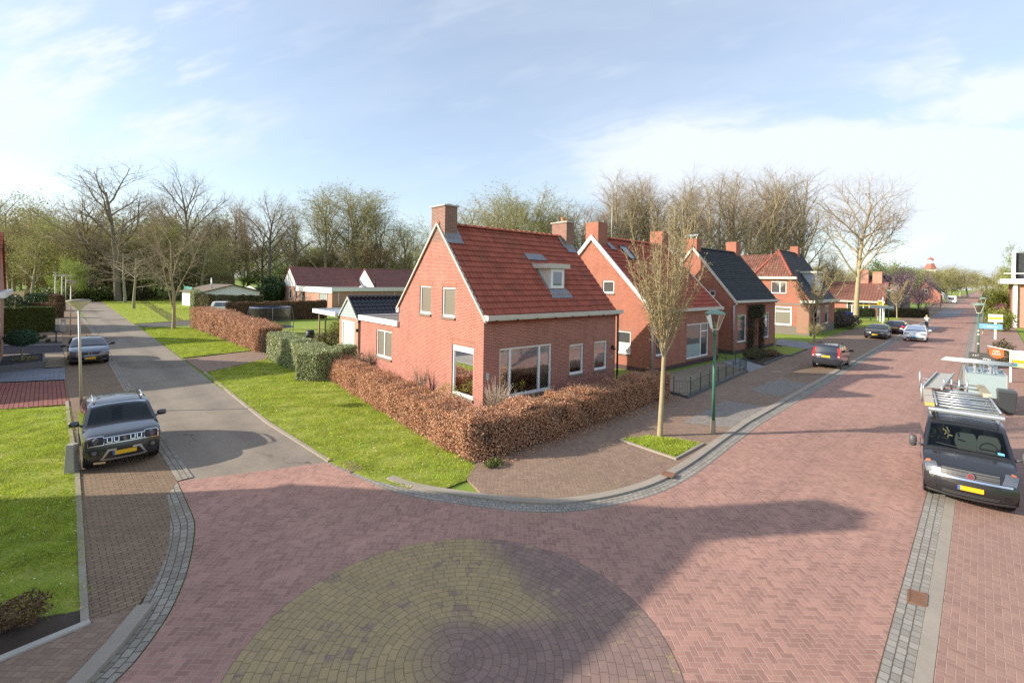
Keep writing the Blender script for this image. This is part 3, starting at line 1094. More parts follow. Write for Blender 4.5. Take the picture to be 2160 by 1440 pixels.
def shell(root, W, D, ez_f, ez_b, ry, rz, brick, holes_f, holes_l, plinth=.25, ov=.2, roofmat=None, tw=.21, th=.33, amp=.022, ridge_r=.12, left_extra=(), seg=5, verge=.05, ridge_mat=None):
    """walls and pitched roof; front slope rises from y = -ov to the ridge at (ry, rz)"""
    mb = MB()
    fr, le = Plane('front'), Plane('left')
    wall(mb, fr, [(0, plinth), (W, plinth), (W, ez_f), (0, ez_f)], holes_f)
    mf = (rz - ez_f) / ry
    gl = [(0, plinth), (0, ez_f), (ry, rz - .05), (D, ez_b), (D, plinth)]
    wall(mb, le, gl, holes_l)
    wall(mb, Plane('right', W), gl)
    wall(mb, Plane('back', W, D), [(0, plinth), (W, plinth), (W, ez_b), (0, ez_b)])
    walls = mb.build('wall', brick, root)
    mb = MB()
    mb.box((-.012, -.012, -.4), (W + .012, D + .012, plinth))
    mb.build('plinth', M['brick_dark'], root)
    # roof
    mb = MB()
    y0, z0 = -ov, ez_f - mf * ov
    upf = Vector((0, ry - y0, rz - z0))
    nf = Vector((0, -(rz - z0), ry - y0)).normalized()
    pantiles(mb, (-verge, y0, z0 + .05), (1, 0, 0), upf, nf, W + 2 * verge, upf.length, tw, th, amp, seg=seg)
    mbk = (rz - ez_b) / (D - ry)
    y1, z1 = D + ov, ez_b - mbk * ov
    upb = Vector((0, ry - y1, rz - z1))
    nb = Vector((0, (rz - z1), (y1 - ry))).normalized()
    pantiles(mb, (W + verge, y1, z1 + .05), (-1, 0, 0), upb, nb, W + 2 * verge, upb.length, tw, th, amp, seg=3)
    # boards under the tiles
    P = [(-verge + .01, y0, z0), (W + verge - .01, y0, z0), (W + verge - .01, ry, rz), (-verge + .01, ry, rz), (W + verge - .01, y1, z1), (-verge + .01, y1, z1)]
    mb.add(P, [(0, 1, 2, 3), (3, 2, 4, 5)])
    roof = mb.build('roof', roofmat, root)
    mb = MB()
    ridge_caps(mb, (-verge, ry, rz + .06), (W + verge, ry, rz + .06), ridge_r)
    mb.build('ridge_tiles', ridge_mat or roofmat, roof)
    return walls, roof, fr, le, mf, nf, upf.normalized()


def verge_board(root, name, y0, z0, ry, rz, yb, zb, x0, x1, h, m, drop=0.0):
    mb = MB()
    for p, q in (((y0, z0), (ry, rz)), ((yb, zb), (ry, rz))):
        V = []
        for x in (x0, x1):
            V += [(x, p[0], p[1] - h - drop), (x, q[0], q[1] - h * 1.25 - drop), (x, q[0], q[1] - drop), (x, p[0], p[1] - drop)]
        mb.add(V, [(0, 1, 2, 3), (7, 6, 5, 4), (0, 4, 5, 1), (3, 2, 6, 7), (0, 3, 7, 4), (1, 5, 6, 2)])
    return mb.build(name, m, root)


def letters(parent, body, loc, size, m, rot=(math.pi / 2, 0, 0), name='lettering', ext=.004):
    c = bpy.data.curves.new(name, 'FONT')
    c.body, c.size, c.extrude = body, size, ext
    c.align_x = c.align_y = 'CENTER'
    tmp = bpy.data.objects.new(name, c)
    COL.objects.link(tmp)
    c.materials.append(m)
    me = bpy.data.meshes.new_from_object(tmp.evaluated_get(bpy.context.evaluated_depsgraph_get()))
    bpy.data.objects.remove(tmp)
    o = link(name, me, parent)
    o.location, o.rotation_euler = loc, rot
    return o


def corner_house():
    C = cam2street((-1.074, 18.458))
    W, D = 8.5, 7.05
    root = thing('brick_house', (C[0] * .96, C[1] * .96, CAM_H * .04), YAW1, 'brick corner house with red pantiled roof, two chimneys and a small white dormer', 'house', None)
    big, w2, w3 = (.83, .57, 3.86, 2.63), (5.05, 1.06, 6.04, 2.47), (6.84, 1.07, 7.85, 2.48)
    wa, wb, wg = (4.01, 3.79, 5.03, 5.09), (2.04, 3.77, 3.06, 5.07), (.66, .54, 2.21, 2.64)
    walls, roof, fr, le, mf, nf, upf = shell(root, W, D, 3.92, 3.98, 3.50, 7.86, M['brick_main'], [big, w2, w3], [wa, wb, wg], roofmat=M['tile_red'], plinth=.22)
    pane = M['pane']
    wbig = window(root, fr, big, (1.43, 3.13), pane=pane)
    s2 = window(root, fr, w2, pane=pane)
    s3 = window(root, fr, w3, pane=pane)
    window(root, le, wa, pane=M['screen'])
    window(root, le, wb, pane=M['screen'])
    wgf = window(root, le, wg, pane=pane, top=.25)
    # what stands behind the panes
    def curtain(par, pl, a0, a1, z0, z1, d, m=M['curtain'], name='curtain'):
        mb = MB()
        n = max(2, int((a1 - a0) / .05))
        V = []
        for i in range(n + 1):
            a = a0 + (a1 - a0) * i / n
            dd = d + .02 * math.sin(i * 1.9)
            V += [pl.p(a, z0, dd), pl.p(a, z1, dd)]
        mb.add(V, [(2 * i, 2 * i + 2, 2 * i + 3, 2 * i + 1) for i in range(n)])
        mb.build(name, m, par)
    curtain(wbig, fr, .88, 1.65, .62, 2.55, .18)
    curtain(wbig, fr, 3.2, 3.8, .62, 2.55, .18)
    curtain(wgf, le, 1.35, 2.1, .6, 2.4, .3)
    for par, pl, a0, a1, z0, z1 in ((s2, fr, 5.1, 5.98, 1.3, 1.82), (s3, fr, 6.9, 7.8, 1.28, 1.86)):
        mb = MB()
        mb.add([pl.p(a0, z0, .2), pl.p(a1, z0, .2), pl.p(a1, z1, .2), pl.p(a0, z1, .2)], [(0, 1, 2, 3)])
        mb.build('blind', M['blind'], par)
    # sill plants and pots inside the big windows
    for par, pl, spots in ((wbig, fr, ((1.95, .34, 1), (2.3, .5, 2), (2.85, .3, 0), (3.0, .42, 1))), (wgf, le, ((.85, .3, 0), (1.2, .22, 2), (1.75, .3, 0)))):
        mb = MB()
        for a, h, k in spots:
            c = pl.p(a, .66, .22)
            mb.lathe([(0, 0), (.07, 0), (.09, .14), (.08, .15), (0, .15)], 10, c, 0)
            for _ in range(26 if k else 0):
                t = random.uniform(0, 6.28)
                q = Vector(c) + Vector((math.cos(t) * .13 * random.random(), math.sin(t) * .10 * random.random(), .15 + random.random() * h * .7))
                e = Vector((random.uniform(-1, 1), random.uniform(-1, 1), random.uniform(-.5, 1))).normalized() * .07
                g = e.orthogonal() * .5
                mb.add([q - e, q + g, q + e, q - g], [(0, 1, 2, 3)], k)
        mb.build('potted_plants', [M['concrete'], flat('house plant leaf', (.05, .10, .02), .6), flat('yellow flower', (.7, .6, .08), .6)], par)
    # rooms: floor and inner wall so one sees into a furnished depth
    mb = MB()
    mb.box((.3, 4.2, .2), (W - .3, 4.25, 2.9))
    mb.box((.12, .12, .22), (W - .12, 4.2, .26), 1)
    mb.box((.12, .12, 2.88), (W - .12, 4.2, 2.94))
    mb.box((4.6, .3, .26), (4.68, 4.2, 2.88))
    mb.box((1.4, 3.2, .26), (3.6, 3.9, 1.0), 2)
    mb.box((2.2, 1.6, .95), (3.6, 2.4, 1.0), 1)
    mb.build('room', [M['room'], flat('wooden floor', (.16, .09, .05), .5), flat('dark sofa', (.05, .05, .055), .9)], root)
    # gutter with its brackets
    mb = MB()
    mb.box((-.04, -.30, 3.80), (W + .1, -.002, 3.835), 0)
    mb.box((-.04, -.33, 3.838), (W + .22, -.295, 4.02), 0)
    mb.box((-.04, -.29, 3.838), (-.005, -.005, 4.02), 1)
    g = mb.build('gutter', [M['cream'], M['white']], root)
    mb = MB()
    for k in range(8):
        x = .35 + k * 1.12
        mb.box((x, -.345, 3.79), (x + .09, -.30, 3.83))
    mb.build('brackets', M['black'], g)
    mb = MB()
    mb.box((-.06, D + .0, 3.7), (.25, D + .24, 4.0))
    mb.build('gutter_end', M['white'], root)
    verge_board(root, 'verge', -.2, 3.82, 3.5, 7.98, D + .2, 3.9, -.10, .01, .10, M['cream'])
    tube_part(root, 'downpipe', [(W + .08, -.10, 3.85), (W + .08, -.10, .05)], .05, M['black_metal'])
    # chimneys
    y0, y1 = 2.94, 4.06
    zz = lambda y: 7.86 - abs(y - 3.5) * mf + .10
    fl = lambda x0, x1, s: [[(x0 - .02, s * 1.0 + 0, 0)]]
    f1 = [[(.0, y0 - .30, zz(y0 - .30) + .03), (0.84, y0 - .30, zz(y0 - .3) + .03), (0.84, y0 + .02, zz(y0) + .06), (.0, y0 + .02, zz(y0) + .06)],
          [(0.64, y0 - .05, zz(y0 - .05) + .035), (0.87, y0 - .05, zz(y0 - .05) + .035), (0.87, 3.5, zz(3.5) + .06), (0.64, 3.5, zz(3.5) + .06)],
          [(0.642, y0, zz(y0) + .2), (0.642, y0, zz(y0) + .02), (0.642, 3.5, zz(3.5) + .02), (0.642, 3.5, zz(3.5) + .22)],
          [(.02, y0 - .004, zz(y0) - .08), (0.64, y0 - .004, zz(y0) - .08), (0.64, y0 - .004, zz(y0) + .14), (.02, y0 - .004, zz(y0) + .14)]]
    chimney(roof, (-.004, y0), (0.64, y1), 7.1, 8.66, M['brick_chim'], flash=f1)
    f2 = [[(7.80, y0 - .30, zz(y0 - .30) + .03), (8.5, y0 - .30, zz(y0 - .3) + .03), (8.5, y0 + .02, zz(y0) + .06), (7.80, y0 + .02, zz(y0) + .06)],
          [(7.65, y0 - .05, zz(y0 - .05) + .035), (7.91, y0 - .05, zz(y0 - .05) + .035), (7.91, 3.5, zz(3.5) + .06), (7.65, 3.5, zz(3.5) + .06)],
          [(7.90, y0 - .004, zz(y0) - .08), (8.5, y0 - .004, zz(y0) - .08), (8.5, y0 - .004, zz(y0) + .14), (7.90, y0 - .004, zz(y0) + .14)]]
    chimney(roof, (7.90, y0), (8.5, y1), 7.1, 8.66, M['brick_chim'], pot=True, flash=f2)
    # dormer
    mb = MB()
    mb.box((4.55, .90, 4.98), (5.58, 2.3, 6.02), 0)
    d = mb.build('dormer', [M['cream']], roof)
    mb = MB()
    mb.box((4.38, .72, 6.022), (5.78, 2.4, 6.24))
    mb.build('dormer_roof', M['cream'], d)
    mb = MB()
    fp = Plane('front', off=.90)
    for a0, z0, a1, z1 in ((4.62, 5.08, 5.5, 5.2), (4.62, 5.86, 5.5, 5.98), (4.62, 5.2, 4.76, 5.86), (5.36, 5.2, 5.5, 5.86)):
        fp.bar(mb, a0, z0, a1, z1, -.03, -.002)
    mb.build('dormer_window', M['white'], d)
    mb = MB()
    fp.bar(mb, 4.76, 5.2, 5.36, 5.86, -.012, -.003)
    mb.build('dormer_pane', M['pane_sky'], d)
    mb = MB()
    rz_ = lambda y: 3.92 + mf * y + .13
    mb.add([(4.4, .52, rz_(.52)), (5.85, .52, rz_(.52)), (5.72, .9, rz_(.9)), (4.5, .9, rz_(.9))], [(0, 1, 2, 3)])
    mb.add([(4.42, .9, rz_(.9)), (4.555, .9, rz_(.9)), (4.555, 2.0, rz_(2.0)), (4.36, 2.0, rz_(2.0))], [(0, 1, 2, 3)])
    mb.add([(4.3, 2.12, rz_(2.12) + .02), (5.6, 2.12, rz_(2.12) + .02), (5.5, 2.42, rz_(2.42)), (4.25, 2.42, rz_(2.42))], [(0, 1, 2, 3)])
    mb.build('dormer_flashing', M['lead'], d)
    # lamp, house number and a meter plate on the front
    mb = MB()
    mb.box((8.18, -.12, 2.05), (8.28, -.002, 2.2))
    mb.box((8.16, -.2, 2.0), (8.3, -.1, 2.08))
    mb.build('wall_lamp', M['black'], root)
    letters(root, '24', (8.22, -.008, 1.62), .22, M['cream'], name='house_number')
    mb = MB()
    mb.box((.12, -.02, 1.45), (.3, -.002, 1.72))
    mb.build('wall_plate', M['zinc'], root)
    root.scale = (.96, .96, .96)
    # flat-roofed annex behind
    an = MB()
    al = Plane('left')
    aw = (7.83, 1.17, 9.64, 2.63)
    wall(an, al, [(7.052, .2), (11.75, .2), (11.75, 3.0), (7.052, 3.0)], [aw])
    wall(an, Plane('back', 4, 11.75), [(0, .2), (4, .2), (4, 3.0), (0, 3.0)])
    an.box((-.01, 7.06, -.4), (4, 11.76, .2), 1)
    an.build('annex_wall', [M['brick_main'], M['brick_dark']], root)
    window(root, al, aw, (8.74,), pane=M['screen'])
    mb = MB()
    mb.box((-.12, 7.054, 2.98), (-.02, 11.87, 3.26))
    mb.box((-.02, 11.77, 2.98), (4, 11.87, 3.26))
    mb.build('fascia', M['white'], root)
    mb = MB()
    mb.box((-.02, 7.054, 3.04), (4, 11.77, 3.14))
    mb.build('flat_roof', M['roofing'], root)
    mb = MB()
    mb.box((3.6, 7.054, 2.4), (3.8, 11.5, 3.5))
    mb.build('upstand', M['kerb'], root)
    return root


corner_house()


def second_house():
    C = cam2street((8.383, 27.947))
    W, D = 9.0, 9.1
    root = thing('brick_house', C, .7375 - .7834, 'orange brick house with dark red roof, roof window and white verge boards', 'house')
    wf, w1 = (4.3, .42, 7.45, 2.72), (.52, .98, 1.6, 2.6)
    u, g = (2.75, 4.70, 3.65, 5.5), (1.45, .95, 2.45, 2.36)
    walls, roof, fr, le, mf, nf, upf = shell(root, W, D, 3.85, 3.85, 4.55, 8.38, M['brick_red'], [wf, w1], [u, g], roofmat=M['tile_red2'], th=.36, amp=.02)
    f = window(root, fr, wf, (6.35,), ((2.15, 6.35, 7.4),), pane=M['pane_dark'])
    mb = MB()
    mb.box((4.4, .09, .55), (6.3, .095, 1.35))
    mb.build('blind', flat('frosted strip', (.30, .36, .33), .5), f)
    window(root, fr, w1)
    window(root, le, u)
    f = window(root, le, g)
    mb = MB()
    mb.box((.085, 1.52, 1.05), (.09, 2.38, 1.65))
    mb.build('blind', M['blind'], f)
    verge_board(root, 'verge', -.25, 3.72, 4.55, 8.56, D + .25, 3.72, -.16, -.01, .26, M['white'])
    verge_board(root, 'verge', -.25, 3.72, 4.55, 8.56, D + .25, 3.72, W + .01, W + .16, .2, M['cream'])
    mb = MB()
    mb.box((-.1, -.34, 3.62), (W + .12, -.02, 3.80))
    mb.build('gutter', M['cream'], root)
    tube_part(root, 'downpipe', [(-.1, -.12, 3.65), (-.1, -.12, .05)], .055, M['zinc'])
    f1 = [[(.9, 3.6, 7.62), (1.5, 3.6, 7.62), (1.3, 4.1, 8.12), (.9, 4.1, 8.12)]]
    chimney(roof, (-.02, 4.06), (1.0, 5.1), 7.6, 9.4, M['brick_red'], cap=False, flash=f1)
    chimney(roof, (8.0, 4.06), (9.0, 5.1), 7.6, 9.45, M['brick_red'], cap=False)
    # roof window
    mb = MB()
    O = Vector((2.15, 3.1, 3.85 + mf * 3.1)) + nf * .07
    a, b = Vector((1, 0, 0)), upf
    for p, q in ((O, O + a * .8), (O + b * 1.3, O + b * 1.3 + a * .8), (O, O + b * 1.3), (O + a * .8, O + a * .8 + b * 1.3)):
        mb.beam(p + nf * .05, q + nf * .05, .1, .08, upv=nf)
    w = mb.build('roof_window', M['black_metal'], roof)
    mb = MB()
    mb.add([O + nf * .06, O + a * .8 + nf * .06, O + a * .8 + b * 1.3 + nf * .06, O + b * 1.3 + nf * .06], [(0, 1, 2, 3)])
    mb.build('pane', M['pane_sky'], w)
    tube_part(root, 'aerial_mast', [(3.6, 5.6, 7.3), (3.6, 5.6, 12.1)], [.03, .014], M['galv'], 6)
    # arched lintel over the front window
    mb = MB()
    V = []
    for k in range(13):
        t = k / 12
        x, zz = 4.15 + 3.45 * t, 2.75 + .42 * math.sin(math.pi * t)
        V += [(x, -.006, zz), (x, -.006, zz + .2)]
    mb.add(V, [(2 * k, 2 * k + 2, 2 * k + 3, 2 * k + 1) for k in range(12)])
    mb.build('arch', M['lintel'], root)
    mb = MB()
    mb.box((7.9, -.1, 2.0), (8.05, -.002, 2.15))
    mb.build('wall_lamp', M['white'], root)


second_house()


def third_house():
    C = cam2street((17.263, 36.319))
    W, D = 8.6, 6.8
    root = thing('brick_house', C, .73 - .7834, 'red brick house with black slate roof and dark climber round its door', 'house')
    w1, dr, w2 = (.66, .85, 2.35, 3.0), (3.55, .1, 4.6, 2.6), (5.75, .85, 7.25, 3.05)
    u = (1.5, 4.42, 2.0, 4.9)
    walls, roof, fr, le, mf, nf, upf = shell(root, W, D, 4.2, 4.2, 3.4, 8.35, M['brick_red'], [w1, dr, w2], [u], roofmat=M['slate'], tw=.3, th=.2, amp=0, seg=1, ridge_mat=M['slate'])
    window(root, fr, w1)
    window(root, fr, w2)
    f = window(root, fr, dr, sill=False, lintel=False, name='door', fw_=.13, pane=flat('dark door', (.06, .05, .045), .4))
    window(root, le, u)
    verge_board(root, 'verge', -.25, 4.06, 3.4, 8.5, D + .25, 4.06, -.14, -.01, .22, M['cream'])
    mb = MB()
    mb.box((-.08, -.34, 3.98), (W + .1, -.02, 4.16))
    mb.build('gutter', M['cream'], root)
    mb = MB()
    for k in range(22):
        mb.box((.1 + k * .39, -.26, 3.88), (.2 + k * .39, -.003, 3.978))
    mb.build('corbels', M['brick_red'], root)
    tube_part(root, 'downpipe', [(.4, -.16, 4.0), (-.14, -.05, 3.75), (-.14, -.05, .05)], .055, M['zinc'])
    chimney(roof, (-.02, 3.1), (.75, 4.05), 7.4, 9.15, M['brick_red'], cap=False, cowl=True)
    chimney(roof, (7.6, 3.1), (8.6, 4.05), 7.5, 9.4, M['brick_red'], cap=False)


third_house()


def fourth_house():
    C = cam2street((32.30, 50.746))
    W, D = 12.0, 8.4
    root = thing('brick_house', C, 0, 'large red brick house with half-hipped roof, blue-black front slope and grey dormer', 'house')
    g1, u1 = (1.72, .95, 3.5, 3.05), (2.29, 4.5, 3.86, 5.86)
    fa, fb, fc = (.95, .85, 2.9, 3.1), (3.3, .9, 5.0, 3.1), (7.0, .9, 9.0, 3.1)
    fr, le = Plane('front'), Plane('left')
    ez, hz, rz, ry = 3.85, 6.45, 9.5, 3.8
    hy = ry * (1 - (rz - hz) / (rz - ez))
    mb = MB()
    wall(mb, le, [(0, .9), (0, ez), (hy, hz), (2 * ry - hy, hz), (2 * ry - .2, ez + .1), (D, ez), (D, .9)], [g1, u1])
    wall(mb, fr, [(0, .9), (W, .9), (W, ez), (0, ez)], [fa, fb, fc])
    wall(mb, Plane('right', W), [(0, .9), (0, ez), (ry, rz), (2 * ry, ez), (2 * ry, .9)])
    mb.build('wall', M['brick_red'], root)
    mb = MB()
    mb.box((-.02, -.02, -.1), (W, D, .9))
    mb.build('plinth', flat('grey render', (.17, .15, .125), .9, var=.2), root)
    mb = MB()
    upf = Vector((0, ry + .3, rz - ez + .3 * (rz - ez) / ry))
    nf = Vector((0, -upf.z, upf.y)).normalized()
    hipL = 2.4
    fz = lambda v: ez - .3 * (rz - ez) / ry + upf.z * v / upf.length
    def clipf(v0, v1):
        z = fz((v0 + v1) / 2)
        return (max(0, (z - hz) / (rz - hz)) * hipL, W + .1)
    pantiles(mb, (-.1, -.3, ez - .3 * (rz - ez) / ry + .05), (1, 0, 0), upf, nf, W, upf.length, .3, .3, .006, clip=clipf, seg=2)
    upb = Vector((0, -upf.y, upf.z))
    pantiles(mb, (-.1, 2 * ry + .3, ez - .3 * (rz - ez) / ry + .05), (1, 0, 0), upb, (0, nf.y * -1, nf.z), W, upf.length, .3, .3, .006, clip=clipf, seg=2)
    z0 = fz(0)
    mb.add([(0, -.3, z0), (W, -.3, z0), (W, ry, rz), (hipL, ry, rz), (0, hy, hz)], [(0, 1, 2, 3, 4)])
    mb.add([(0, 2 * ry + .3, z0), (W, 2 * ry + .3, z0), (W, ry, rz), (hipL, ry, rz), (0, 2 * ry - hy, hz)], [(0, 4, 3, 2, 1)])
    roof = mb.build('roof', M['slate_blue'], root)
    mb = MB()
    uph = Vector((hipL + .3, 0, (rz - hz) * (hipL + .3) / hipL))
    wd = 2 * (ry - hy)
    def cliph(v0, v1):
        t = min(1, (v0 + v1) / 2 / uph.length)
        return (wd / 2 + .25) * t, (wd + .5) - (wd / 2 + .25) * t
    pantiles(mb, (-.3, 2 * ry - hy + .25, hz - .3 * (rz - hz) / hipL + .06), (0, -1, 0), uph, (-uph.z, 0, uph.x), wd, uph.length, .26, .36, .035, clip=cliph, seg=5)
    mb.add([(-.02, hy, hz), (-.02, 2 * ry - hy, hz), (hipL, ry, rz)], [(0, 1, 2)])
    hip = mb.build('hip_roof', M['tile_mix'], root)
    mb = MB()
    for y in (hy, 2 * ry - hy):
        ridge_caps(mb, (-.1, y, hz + .08), (hipL, ry, rz + .05), .1, .4)
    mb.build('hip_ridge', M['tile_red'], hip)
    mb = MB()
    ridge_caps(mb, (hipL, ry, rz + .05), (W, ry, rz + .05), .1, .4)
    mb.build('ridge_tiles', M['slate_blue'], roof)
    mb = MB()
    mb.box((-.45, hy - .55, hz - .34), (-.02, 2 * ry - hy + .5, hz - .08))
    mb.build('hip_gutter', M['cream'], root)
    mb = MB()
    mb.box((-.35, -.55, ez - .32), (W + .2, -.02, ez - .02))
    mb.box((-.35, -.02, ez - .32), (-.02, .85, ez - .02))
    mb.build('gutter', M['cream'], root)
    mb = MB()
    mb.box((-.03, 0, 3.22), (-.003, 8.0, 3.45))
    mb.build('lintel_band', M['sill'], root)
    mb = MB()
    le.bar(mb, .05, .2, 1.22, 3.1, -.04, -.003)
    mb.build('slatted_panel', M['brown_panel'], root)
    window(root, le, u1, (2.95,), lintel=False)
    mb = MB()
    f = window(root, le, g1, (), ((2.5, 1.8, 3.42),), lintel=False, fw_=.14, pane=M['screen'])
    window(root, fr, fa, (), ((2.45, 1.0, 2.85),), lintel=False, fw_=.12)
    window(root, fr, fb, (), ((2.45, 3.35, 4.95),), lintel=False, fw_=.12)
    window(root, fr, fc, (), (), lintel=False, fw_=.12)
    chimney(roof, (8.9, 3.4), (9.8, 4.3), 9.0, 10.4, M['brick_red'], cap=False)
    # dormer
    mb = MB()
    mb.box((4.6, .6, 4.9), (7.4, 3.2, 6.9))
    d = mb.build('dormer', flat('grey blue boards', (.42, .46, .52), .6), roof)
    mb = MB()
    mb.box((4.3, .3, 6.903), (7.7, 3.5, 7.1))
    mb.build('dormer_roof', M['cream'], d)
    fp = Plane('front', off=.6)
    mb = MB()
    for a in (4.75, 5.4, 6.05, 6.7):
        fp.bar(mb, a, 5.15, a + .55, 6.7, -.03, -.003, 1)
    for a in (4.65, 5.3, 5.95, 6.6, 7.25):
        fp.bar(mb, a, 5.0, a + .1, 6.8, -.06, -.031)
    fp.bar(mb, 4.65, 5.0, 7.35, 5.15, -.065, -.031)
    mb.build('dormer_window', [M['white'], M['pane_dark']], d)
    # lower wing running back on the left
    mb = MB()
    rg = Vector((0, 0, 1))
    mb2 = MB()
    wall(mb2, Plane('left'), [(D + .01, .2), (D + 9, .2), (D + 9, 6.2), (D + .01, 6.2)])
    mb2.build('wing_wall', M['brick_red'], root)
    upw = Vector((4.0, 0, 3.0))
    pantiles(mb, (-.3, D + 9, 6.15), (0, -1, 0), upw, (-3.0, 0, 4.0), 12.6, 5.0, .26, .36, .035, seg=4)
    mb.add([(-.3, D + 9, 6.1), (-.3, D - 3.6, 6.1), (3.7, D - 3.6, 9.1), (3.7, D + 9, 9.1), (7.7, D - 3.6, 6.1), (7.7, D + 9, 6.1)], [(0, 1, 2, 3), (3, 2, 4, 5)])
    mb.build('wing_roof', M['tile_mix'], root)


fourth_house()


def bungalow():
    C = cam2street((-32.19, 83.93))
    root = thing('bungalow', C, 0, 'long pale brick bungalow with white gables, brown tiles and a flat-roofed front', 'house')
    le, fr = Plane('left'), Plane('front')
    wins = [(19.7, .9, 21.0, 2.9), (16.4, .9, 17.6, 2.85)]
    door, gar = (12.3, .1, 14.2, 2.7), (2.3, .1, 5.6, 2.5)
    mb = MB()
    wall(mb, le, [(0, 0), (0, 2.6), (16.4, 2.6), (16.4, 3.6), (25, 3.6), (25, 0)], [w for w in wins if w[0] > 17] + [door, gar] + [(16.45, .9, 17.6, 2.85)])
    wall(mb, fr, [(0, 0), (26, 0), (26, 2.9), (0, 2.9)])
    mb.build('wall', M['brick_pale'], root)
    for w in ((19.7, .9, 21.0, 2.9), (16.45, .9, 17.6, 2.85)):
        window(root, le, w, lintel=False, fw_=.15)
    window(root, le, door, lintel=False, sill=False, name='door', fw_=.15)
    window(root, le, gar, lintel=False, sill=False, name='garage_door', fw_=.05, pane=flat('grey green door', (.25, .30, .28), .6))
    mb = MB()
    mb.box((-.25, -.3, 2.55), (-.02, 16.5, 3.6))
    mb.box((-.02, -.3, 2.95), (27, -.02, 3.55))
    mb.build('fascia', M['white'], root)
    mb = MB()
    mb.box((-.02, -.02, 3.35), (27, 16.5, 3.5))
    mb.build('flat_roof', M['roofing'], root)
    for i, (x0, x1, y0, y1) in enumerate(((0, 42, 16.4, 25.0), (14.0, 46, 10.5, 19.5))):
        ym = (y0 + y1) / 2
        zb = 3.55
        zr = 7.45
        mb = MB()
        mb.add([(x0 - .02, y0, zb - .1), (x0 - .02, y1, zb - .1), (x0 - .02, ym, zr - .1)], [(0, 1, 2)])
        mb.build('gable', M['white'], root)
        mb = MB()
        up = Vector((0, ym - y0, zr - zb))
        pantiles(mb, (x0 - .1, y0 - .2, zb - .1), (1, 0, 0), up, (0, -up.z, up.y), x1 - x0, up.length + .2, .42, .42, .045, seg=3, step=.045)
        mb.add([(x0, y0, zb - .1), (x1, y0, zb - .1), (x1, ym, zr - .06), (x0, ym, zr - .06), (x1, y1, zb - .1), (x0, y1, zb - .1)], [(0, 1, 2, 3), (3, 2, 4, 5)])
        r = mb.build('roof', M['tile_brown'], root)
        verge_board(root, 'verge', y0 - .2, zb, ym, zr + .1, y1 + .2, zb, x0 - .14, x0 - .03, .16, flat('dark red verge', (.22, .04, .05), .6))
        mb = MB()
        ridge_caps(mb, (x0, ym, zr + .05), (x1, ym, zr + .05), .12, .45)
        mb.build('ridge_tiles', M['tile_brown'], r)
    mb = MB()
    mb.lathe([(.0, .5), (.5, .42), (.75, .12), (.78, 0)], 14, (9, 6, 3.5))
    mb.build('roof_light', M['blind'], root, smooth=True)
    tube_part(root, 'flue', [(13, 8.5, 3.5), (13, 8.5, 5.2)], .13, M['black'])
    tube_part(root, 'downpipe', [(-.08, 2.0, 2.6), (-.08, 2.0, .1)], .06, M['white'])
    tube_part(root, 'downpipe', [(1.2, -.08, 3.0), (1.2, -.08, .1)], .06, M['white'])
    tube_part(root, 'downpipe', [(12.6, -.08, 3.0), (12.6, -.08, .1)], .06, M['white'])


bungalow()

# another long roof behind the bungalow
C = at(805, 125)
t = thing('house', C, 0, 'low house with bright orange tiled roof behind the brown tiled bungalow', 'house')
mb = MB()
mb.box((0, 0, 0), (26, 8, 4.0))
mb.build('wall', M['brick_pale'], t)
mb = MB()
for s in (0, 1):
    up = Vector((0, 4.3 * (1 - 2 * s), 4.2))
    pantiles(mb, (-.3, -.3 + 8.6 * s, 3.9), (1, 0, 0), up, (0, -up.z * (1 - 2 * s), 4.3), 26.6, up.length, .5, .5, .04, seg=3)
mb.build('roof', flat('orange clay tiles', (.52, .17, .06), .8, var=.15), t)


